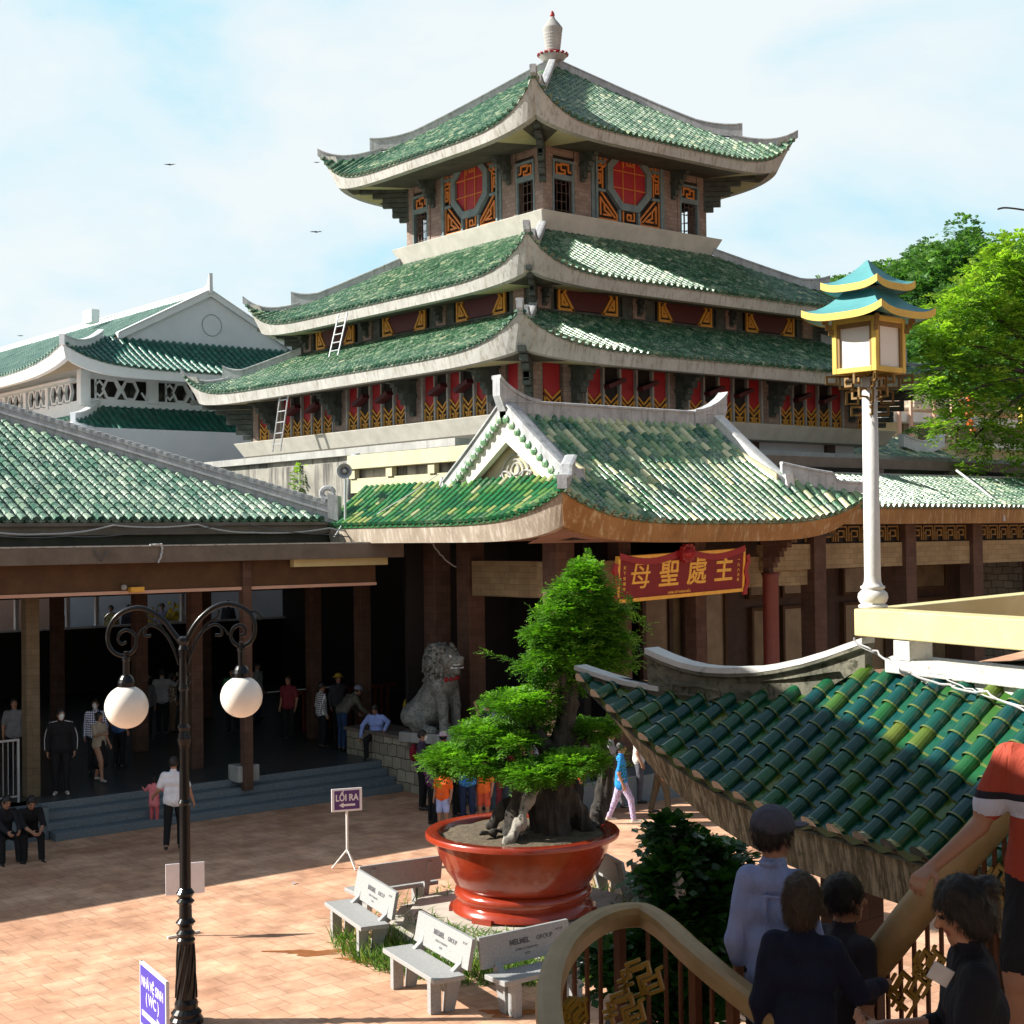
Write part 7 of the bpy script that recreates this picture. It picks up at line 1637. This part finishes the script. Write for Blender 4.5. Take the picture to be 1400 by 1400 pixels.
# mane locks
rng = np.random.default_rng(3)
lion.ell((.10, 0, 1.30), (.29, .31, .36), 14, .04); lion.ell((.12, 0, 1.02), (.28, .29, .24), 14, .05)
for q in range(330):
    a = rng.uniform(.80, 2*PI-.80); v_ = rng.uniform(-.15, 1)**.8 if False else rng.uniform(0, 1)
    z = 1.66-.86*(1-v_); r = .30*math.sqrt(max(.15, 1-((z-1.28)/.46)**2))+.03
    c = np.array([.11+r*math.cos(a)*.95, r*math.sin(a), z]);
    lion.cone(c, c+np.array([.03*math.cos(a), .03*math.sin(a), -.075])+rng.normal(size=3)*.025, .042, .012, 14, .001)
lion.cone((.30, -.12, 1.06), (.30, .12, 1.06), .03, .03, 13, .01)
for q in range(5): a = -.8+.4*q; lion.ell((.20+.22*math.cos(a), .26*math.sin(a), 1.03), (.035, .035, .035), 13, .005)
lion.cone((-.55, 0, .2), (-.66, .0, .45), .05, .07, G, .03)
plain('eye_white', (.7, .7, .68), .5)
lm = body_mesh('statue', lion, .016, ['statue', 'eye_white', 'mask_cloth', 'silk_red', 'mane_stone'], lambda P: .006*np.sin(P[..., 0]*55+3*np.sin(P[..., 2]*22))*np.sin(P[..., 2]*48+2*np.sin(P[..., 1]*30))*(P[..., 2] > .75))
lo = thing('lion_statue', 'grey stone lion statue sitting with open mouth, bobble collar and curly mane beside the steps', 'statue', (19.28, 26.35, 1.10))
o = bpy.data.objects.new('lion_body', lm); COL.objects.link(o); o.parent = lo; la_ = W(np.array([.84, -.54])); o.rotation_euler = (0, 0, math.atan2(la_[1], la_[0])); o.scale = (1.17,)*3; o.location = (0, 0, .20)
mb = MB(); mb.box(-.75, .8, -.42, .42, .0, .22); pd = obj('pedestal', mb, 'concrete_grey', lo, bevel=.02); pd.rotation_euler = o.rotation_euler
mb = MB()
for sy in (-1, 1): mb.lathe([(.001, -.004), (.010, 0), (.001, .004)], (0, 0, 0), 10)
# neighbouring building left of the terrace: its shade lies over the stair and the lower part of the near roof
nb = thing('neighbour_building', 'plain rendered neighbouring building left of the terrace', 'building', W(np.array([-4.5, 6]), 0))
mb = MB(); mb.prism([W(np.array(p)) for p in ((-3.6, 1.5), (-4.75, 12.4), (-9.5, 12.0), (-8.4, 1.0))], (0, 0, 0), (0, 0, 8.4)); obj('wall', mb, 'stucco_white', nb, True)
mb = MB(); mb.prism([W(np.array(p)) for p in ((-3.45, 1.3), (-4.62, 12.6), (-9.6, 12.2), (-8.5, .8))], (0, 0, 8.405), (0, 0, 8.6)); obj('roof_slab', mb, 'concrete_grey', nb, True)
for zz in (3.4, 5.9): mb = MB(); c = W(np.array([-4.05, 6.6]), zz); e = nrm(W(np.array([-1.15, 10.9]))); mb.obox(c, e, np.cross(e, (0, 0, 1)), (0, 0, 1), .6, .08, .55); obj('window', mb, 'glass_dark', nb, True)

# unseen roof and back wall added to dim sky light on the stair
tb = thing('sky_blocker', 'concrete shelter roof and back wall added out of view to dim the sky light', 'blocker', W(np.array([1.5, -2]), 4.0))
mb = MB(); mb.prism([W(np.array(p)) for p in ((-3.3, -5), (-3.3, 4.6), (6.5, 4.6), (6.5, -5))], (0, 0, 7.75), (0, 0, 7.95)); obj('roof_slab', mb, 'concrete_beam', tb, True)
mb = MB(); mb.prism([W(np.array(p)) for p in ((-3.3, -4.8), (-3.3, -4.6), (6.5, -4.6), (6.5, -4.8))], (0, 0, 3.9), (0, 0, 7.75)); obj('blocker_wall', mb, 'stone_col', tb, True)
mb = MB(); mb.prism([W(np.array(p)) for p in ((-3.3, -4.6), (-3.3, 2.2), (5.5, 2.2), (5.5, -4.6))], (0, 0, 3.75), (0, 0, 3.9)); obj('terrace_floor', mb, 'concrete_beam', tb, True)
# ---------------------------------------------------------------- people
def at(u, v, z=0.0, dz=0): p = onz(u, v, z); return (p[0], p[1], z)
def hd(u, v, Z, h): return tuple(dep(u, v, Z)-np.array([0, 0, h]))   # feet point for somebody whose crown is seen at (u, v)
BLK = (.012, .012, .014); NAVY = (.02, .035, .09); WHT = (.78, .78, .84)
person('man in white T-shirt and black trousers walking away beside the child in pink', at(238, 1163), -5, 1.68, WHT, bottom=BLK, armR=((.12, -.03, -.25), (.06, .05, -.22)), armL=((.10, .02, -.26), (.10, .12, -.12)), legR=((.02, .12, -.42), (0, -.08, -.41)), legL=((.02, -.05, -.43), (0, -.20, -.36)))
person('small child in pink tunic and trousers walking with the man in white', at(211, 1130), 10, .98, (.75, .22, .24), sleeve='long', bottom=(.6, .12, .14), shoe='shoe_pale', hair='bun', armL=((.14, .06, -.16), (.14, .1, .05)), armR=((.14, 0, -.12), (.10, .05, .10)), hem=.78, vox=.011)
person('person in black tracksuit with white sleeve stripes at the top of the steps', at(84, 1087, .6), 165, 1.70, BLK, sleeve='long', bottom=BLK, shoe='shoe_pale', mask=True, stripe=True, slim=1.08, hyaw=.3)
person('girl in beige T-shirt and black skirt carrying yellow flowers on the hall floor', at(136, 1070, .6), 120, 1.45, (.42, .36, .28), bottom=BLK, legs='skirt', shoe='shoe_pale', hair='bun', armR=((.06, .12, -.2), (-.05, .2, .04)), armL=((.04, .02, -.26), (.02, .10, -.2)), legR=((.02, .16, -.40), (0, .03, -.42)), legL=((.02, -.1, -.42), (0, -.12, -.40)))
person('person in blue and white plaid shirt standing in the dark hall', at(131, 1058, .6), 172, 1.6, (.04, .05, .26), 'plaid', 'long', BLK, mask=True)
person('person in blue shirt in the dark hall behind the left globe', at(163, 1050, .6), 30, 1.6, (.05, .12, .3), bottom=BLK)
person('person in grey-white shirt reaching up deep inside the hall', at(222, 1005, .6), -10, 1.7, (.34, .34, .36), bottom=BLK, armR=((.16, .12, -.1), (.08, .2, .1)))
person('person in patterned brown clothes standing far inside the hall', at(236, 1000, .6), 60, 1.55, (.22, .15, .09), 'print', 'long', (.16, .10, .06), hair='long')
person('person in floppy hat standing deep in the dark hall', at(200, 1010, .6), 160, 1.6, (.12, .12, .13), sleeve='long', bottom=BLK, cap=('hat', (.3, .26, .18)))
SITL = dict(legR=((.06, .40, -.03), (0, .02, -.42)), legL=((.06, .40, -.03), (0, .06, -.42)))
person('man in black sitting hunched on the low block at the left, hands clasped', tuple(np.array(at(38, 1172))+np.array([0, 0, 0])), 150, 1.68, BLK, sleeve='rolled', bottom=BLK, lean=.55, pz=-.46, hpitch=.35, armR=((.0, .25, -.2), (-.10, .25, -.08)), armL=((.0, .25, -.2), (-.10, .25, -.08)), **SITL)
person('dark-clothed person sitting at the very left edge next to the hunched man', at(2, 1176), 140, 1.66, (.02, .02, .025), sleeve='long', bottom=BLK, lean=.4, pz=-.46, hpitch=.2, armR=((.0, .25, -.18), (-.05, .22, -.10)), armL=((.0, .25, -.2), (-.1, .25, -.08)), **SITL)
p_ = onz(20, 1168); mb = MB(); q0 = np.array([10.1, 26.7, 0]); mb.box(8.0, 10.28, 26.75, 27.5, 0, .46); tag(obj('low_block', mb, 'step_granite', None, True, bevel=.01, loc=q0), 'low dark granite block at the left end of the steps', 'block')
person('man in grey jacket and cap bending forward at the top of the steps', at(468, 1026, .6), 55, 1.66, (.12, .115, .095), sleeve='long', bottom=(.02, .045, .11), lean=.75, cap=('cap', (.2, .22, .3)), armR=((.02, .12, -.24), (0, .18, -.14)), armL=((.02, .10, -.25), (0, .16, -.16)), slim=1.05, hem=.98)
person('person in dark striped top standing behind the bending man', at(440, 1022, .6), 60, 1.55, (.04, .05, .09), 'plaid', 'long', BLK)
bl_ = onx(527, 1000, 18.85)
person('man in light blue shirt sitting sideways on the stone wall', (18.95, 28.2, .22), -170, 1.66, (.28, .38, .78), sleeve='long', bottom=BLK, lean=.35, pz=-.02, hpitch=.5, legR=((.10, .34, -.08), (0, .0, -.42)), legL=((.06, .30, -.18), (0, -.04, -.40)), armR=((.16, -.02, -.2), (.05, .0, -.25)), armL=((.16, .14, -.08), (-.05, .16, -.18)))
person('person in dark jacket with a red backpack and mask standing by the stone wall', at(578, 1107), 100, 1.62, (.06, .045, .075), sleeve='long', bottom=BLK, mask=True, armL=((.05, .1, -.24), (0, .24, .02)), armR=((.05, .1, -.24), (0, .24, .02)), extra=lambda B, T, HP, E: (B.ell(T(0, -.19, 1.22), (.13, .09, .19), 8, .02)))
person('person in black top and pale pink sun hat facing the lion', at(607, 1100), 30, 1.5, BLK, sleeve='long', bottom=BLK, cap=('hat', (.66, .52, .56)))
person('person with straw hat partly hidden by the left bonsai pad', at(640, 1098), 200, 1.5, (.3, .1, .1), sleeve='short', bottom=BLK, cap=('hat', (.5, .4, .25)))
person('person in dark shirt and mask raising one hand towards the lion', at(668, 1064, .58), -100, 1.6, (.05, .06, .07), sleeve='short', bottom=BLK, mask=True, armR=((.10, .14, -.08), (.02, .08, .26)))
person('person in white shirt standing under the entrance beam', at(688, 1050, .58), 150, 1.68, (.55, .56, .72), sleeve='long', bottom=BLK)
person('person in teal shirt and mask behind the one in white', at(712, 1046, .58), 170, 1.7, (.05, .14, .17), bottom=BLK, mask=True)
person('child in orange top and pale blue shorts beside the pot', at(606, 1138), -160, 1.25, (.75, .12, .02), bottom=(.4, .48, .8), legs='shorts', shoe='shoe_pale', vox=.012)
person('man in bright blue printed shirt pointing to the pot rim', at(640, 1130), 195, 1.6, (.03, .20, .62), 'print', 'short', NAVY, armR=((.10, .02, -.26), (.04, .12, -.22)), armL=((.02, .2, -.16), (-.1, .1, .16)), c2=(.2, .5, .8))
person('child in orange shorts set standing right of the man in printed blue', at(662, 1130), 200, 1.3, (.75, .15, .03), bottom=(.6, .1, .05), legs='shorts', vox=.012)
person('person in pink and white top behind the bonsai trunk', at(684, 1110), 110, 1.62, (.75, .45, .5), sleeve='long', bottom=(.3, .05, .06))
person('person in crimson top seen through the bonsai pads', at(705, 1100), 150, 1.65, (.4, .03, .06), sleeve='short', bottom=BLK)
person('person in pale pink shirt behind the bonsai crown', at(762, 1052, .58), 160, 1.72, (.75, .42, .4), sleeve='short', bottom=BLK)
person('person in lilac plaid shirt hidden behind the middle of the bonsai', at(742, 1095), 170, 1.62, (.5, .45, .75), 'plaid', 'short', BLK)
person('person in orange shirt and black trousers behind the right of the pot', at(792, 1118), 100, 1.6, (.8, .13, .02), sleeve='long', bottom=BLK)
person('tall person in black behind the bonsai on the right', at(818, 1105), 170, 1.7, BLK, sleeve='long', bottom=BLK)
person('woman in turquoise blue top and patterned trousers walking right', at(850, 1128), 95, 1.58, (.02, .24, .62), sleeve='short', bottom=(.45, .38, .55), botp='print', shoe='shoe_pale', c2=(.2, .15, .3), legR=((.02, .2, -.38), (0, .05, -.41)), legL=((.02, -.12, -.42), (0, -.16, -.37)), slim=1.05, hem=.86)
person('person in grey trousers walking behind the woman in turquoise', at(836, 1108), 100, 1.65, (.3, .3, .32), sleeve='short', bottom=(.12, .12, .13), legR=((.02, .2, -.38), (0, .05, -.41)), legL=((.02, -.12, -.42), (0, -.16, -.37)))
person('person in olive trousers and black shoes walking under the eave tip', at(903, 1116), 100, 1.7, (.1, .1, .1), bottom=(.10, .08, .05), legR=((.02, .14, -.4), (0, .03, -.42)), legL=((.02, -.1, -.42), (0, -.1, -.4)))
person('tiny dark figure inside the entrance behind the board', at(972, 1040, .58), 190, 1.65, (.08, .08, .09), sleeve='long', bottom=BLK)
person('person in yellow hard hat and dark clothes between the hall columns', at(463, 1010, .6), 150, 1.6, (.05, .05, .06), sleeve='long', bottom=BLK, cap=('hat', (.5, .33, .05)))
person('person in maroon top near the middle of the dark hall', at(395, 1012, .6), 200, 1.6, (.2, .03, .04), sleeve='short', bottom=BLK)
person('person in pale grey top carrying a bag far back in the hall', at(352, 985, .6), 120, 1.6, (.4, .4, .42), sleeve='short', bottom=NAVY)
person('person in green shirt just right of the thin hall post', at(318, 1000, .6), 170, 1.65, (.05, .2, .1), sleeve='short', bottom=BLK)
person('child in yellow shirt next to the lion pedestal', at(560, 1012, .6), 130, 1.2, (.6, .42, .05), sleeve='short', bottom=BLK)
person('woman in dark purple blouse left of the orange-shirted child', at(592, 1128), 60, 1.55, (.12, .03, .12), sleeve='long', bottom=BLK, hair='ponytail')
person('man in dark green shirt behind the printed-blue man', at(626, 1118), 120, 1.66, (.03, .08, .04), sleeve='short', bottom=BLK)
person('woman in red blouse under the straw-hatted one', at(655, 1108), 160, 1.55, (.5, .04, .05), sleeve='short', bottom=(.2, .2, .22), hair='bun')
person('person in grey shirt behind the metal barrier at the left edge of the hall', at(20, 1060, .6), 160, 1.65, (.2, .2, .22), sleeve='short', bottom=BLK)
person('man in pale shirt passing behind the bonsai towards the right wing', at(874, 1098), 90, 1.66, (.6, .58, .55), sleeve='short', bottom=(.1, .1, .12))
# gallery figures beyond the hall
gal = thing('rear_gallery', 'sunlit rear gallery seen through the openings of the hall', 'gallery', (6, 50, 1))
mb = MB(); mb.box(12, 36, 48.2, 52, 1.3, 1.6); obj('gallery_floor', mb, 'concrete_grey', gal, True); mb = MB(); mb.box(8, 38, 52.0, 54, 7.4, 9.8); mb.box(8, 38, 52.21, 53, 5, 7.39); obj('sun_block_band', mb, 'white_wall', gal, True); mb = MB(); mb.box(12, 21.0, 52, 52.2, 1.6, 5.2); obj('pink_wall', mb, 'pink_wall', gal, True); mb = MB(); mb.box(21.01, 36, 52, 52.2, 1.6, 5.2); obj('white_wall', mb, 'white_wall', gal, True)  # upper band behind the hall roof added unseen to keep sun off hall floor
for k, (x, c_, lab) in enumerate(((ony(84, 840, 49.4)[0], (.1, .1, .12), 'in black, leftmost'), (ony(152, 840, 49.4)[0], (.3, .26, .1), 'in olive'), (ony(176, 840, 49.4)[0], (.05, .05, .06), 'in dark clothes beside yellow flowers'), (ony(222, 840, 49.4)[0], (.3, .28, .4), 'in grey-violet'), (ony(312, 840, 49.4)[0], (.04, .04, .05), 'in black, rightmost'))):
    person('distant person %s, on the sunlit rear gallery' % lab, (x, 49.4, 1.6), 180, 1.72, c_, sleeve='long', bottom=BLK, vox=.02)
for x, lab in ((ony(203, 840, 48.8)[0], 'vase of yellow flowers on the rear gallery, left one'), (ony(239, 840, 48.8)[0], 'vase of yellow flowers on the rear gallery, right one')):
    t = thing('flower_vase', lab, 'flowers', (x, 48.8, 1.6)); mb = MB(); mb.lathe([(.1, 0), (.14, .3), (.08, .7), (.12, 1.1)], (0, 0, 0), 12); obj('vase', mb, 'white_paint', t); mb = MB()
    for q in range(60): v = RNG.normal(size=3)*.16; mb.obox(v+np.array([0, 0, 1.3]), nrm(RNG.normal(size=3)), (0, 0, 1), nrm(RNG.normal(size=3)), .05, .04, .03)
    obj('blossoms', mb, 'flower_yellow', t)
# near people on the stair
HV = .0075
capm = person('thin man in grey cap and pale blue long shirt seen from behind on the stair', hd(1056, 1097, 6.75, 1.70), 28, 1.66, (.26, .33, .60), sleeve='rolled', bottom=BLK, collar=True, cap=('cap', (.07, .075, .11)), slim=.78, hyaw=-.5, vox=HV, hem=.80, armR=((.05, .06, -.26), (-.02, .20, -.12)), armL=((.045, -.05, -.27), (.0, .06, -.24)))
person('elderly woman with grey-brown hair in dark navy jacket, seen from behind', hd(1096, 1186, 6.35, 1.60), 25, 1.56, (.008, .012, .035), sleeve='long', bottom=BLK, hair='bob', hairmat='hair_brown', vox=HV, slim=.86, hyaw=-.1, armR=((.09, .14, -.22), (.06, .24, -.02)), armL=((.06, -.02, -.26), (.0, .1, -.24)), curl=.35, palmR=(0, -.2, -1, -.1, 1, -.05))
person('young man with black hair looking right, squeezed behind the woman in navy', hd(1152, 1188, 7.0, 1.66), 62, 1.62, (.03, .03, .04), sleeve='short', bottom=BLK, vox=HV, slim=.9, hyaw=-.3)
wm = person('woman with black hair in a bun looking down at the phone she holds', hd(1338, 1192, 5.0, 1.58), -82, 1.55, (.012, .014, .022), sleeve='rolled', bottom=BLK, hair='bun', vox=HV, hpitch=.32, lean=.08, armR=((.03, .06, -.27), (-.12, .25, .03)), armL=((.03, .08, -.26), (-.12, .24, .05)), curl=.9, palmR=(0, .1, 1, -.35, 1, .1), palmL=(0, .1, 1, -.35, 1, .1))
pp = dep(1286, 1332, 4.9); t = thing('smartphone', 'pale smartphone held by the woman with the bun', 'phone', pp); mb = MB(); xx = nrm(RGT*.75+UP*-.45); yyv = nrm(np.cross(xx, CF)); mb.obox((0, 0, 0), xx, yyv, np.cross(xx, yyv), .038, .030, .004); obj('case', mb, 'phone', t, bevel=.003)
person('man in rust-red T-shirt with white chest band walking down, hand on the thick rail', hd(1440, 928, 6.0, 1.72), -150, 1.72, (.36, .06, .035), 'band', 'short', (.015, .016, .02), legs='shorts', vox=HV, armR=((.10, .06, -.26), (.15, .18, -.15)), armL=((.05, -.04, -.27), (.02, .06, -.24)), curl=.8, palmR=(0, -.2, -1, .35, .9, -.35), slim=1.02, lean=.08, legR=((.03, .18, -.40), (0, -.02, -.42)))
person('person in bright blue top below the stair railing in the court', dep(838, 1300, 12.3)*np.array([1, 1, 0]), 20, 1.62, (.02, .16, .50), sleeve='short', bottom=(.02, .08, .2), vox=.012)
# ---------------------------------------------------------------- daylight
sd = nrm(np.array([-1.19, .97, 1.02])); el = math.asin(sd[2]); az = math.atan2(sd[0], sd[1])
w = bpy.data.worlds.new('World'); S.world = w; w.use_nodes = True; nt = w.node_tree; bg = nt.nodes['Background']
sky = nt.nodes.new('ShaderNodeTexSky'); sky.sky_type = 'NISHITA'; sky.sun_disc = False; sky.sun_elevation = el; sky.sun_rotation = az; sky.air_density = 1.0; sky.dust_density = 1.2; sky.ozone_density = 1.0
tc = nt.nodes.new('ShaderNodeTexCoord'); mp = nt.nodes.new('ShaderNodeMapping'); mp.inputs['Scale'].default_value = (1.0, 1.0, 2.2); mp.inputs['Location'].default_value = (.3, 1.1, .2); L(nt, tc.outputs['Generated'], mp.inputs[0])
n1 = noise(nt, mp.outputs[0], 3.6, 7, .54); n1.inputs['Distortion'].default_value = .2
r1 = ramp(nt, n1.outputs[0], [(.36, (0.0,)*3), (.46, (0.65,)*3), (.56, (1, 1, 1))])
cl = mix(nt, r1.outputs[0], (5.3, 8.7, 10.0), (9.0, 9.7, 9.9))
sx = nt.nodes.new('ShaderNodeSeparateXYZ'); L(nt, tc.outputs['Generated'], sx.inputs[0])
hz = ramp(nt, sx.outputs[2], [(0.0, (0.92,)*3), (0.36, (0.92,)*3), (0.56, (0.22,)*3)])
dt = nt.nodes.new('ShaderNodeVectorMath'); dt.operation = 'DOT_PRODUCT'; L(nt, tc.outputs['Generated'], dt.inputs[0]); sh = nrm([sd[0], sd[1], 0]); dt.inputs[1].default_value = tuple(sh)
sr2 = ramp(nt, None, [(0.0, (.35,)*3), (0.5, (1, 1, 1))], 'EASE'); mr = nt.nodes.new('ShaderNodeMapRange'); mr.inputs[1].default_value = -1; mr.inputs[2].default_value = 0.3; L(nt, dt.outputs['Value'], mr.inputs[0]); L(nt, mr.outputs[0], sr2.inputs[0])
cl = mix(nt, 1.0, cl, sr2.outputs[0], 'MULTIPLY')
mx = mix(nt, hz.outputs[0], sky.outputs[0], cl)
L(nt, mx, bg.inputs[0]); bg.inputs[1].default_value = 0.05
sl = bpy.data.lights.new('sun', 'SUN'); sl.energy = 5.0; sl.angle = R(.53); sl.color = (1.0, .95, .86)
so = bpy.data.objects.new('sun', sl); COL.objects.link(so); so.rotation_euler = Vector(tuple(sd)).to_track_quat('Z', 'Y').to_euler()
S.view_settings.view_transform = 'Standard'; S.view_settings.look = 'None'; S.view_settings.gamma = 1; S.view_settings.exposure = 1.05; S.view_settings.use_curve_mapping = False
S.cycles.max_bounces = 6; S.cycles.diffuse_bounces = 3; S.cycles.use_denoising = True
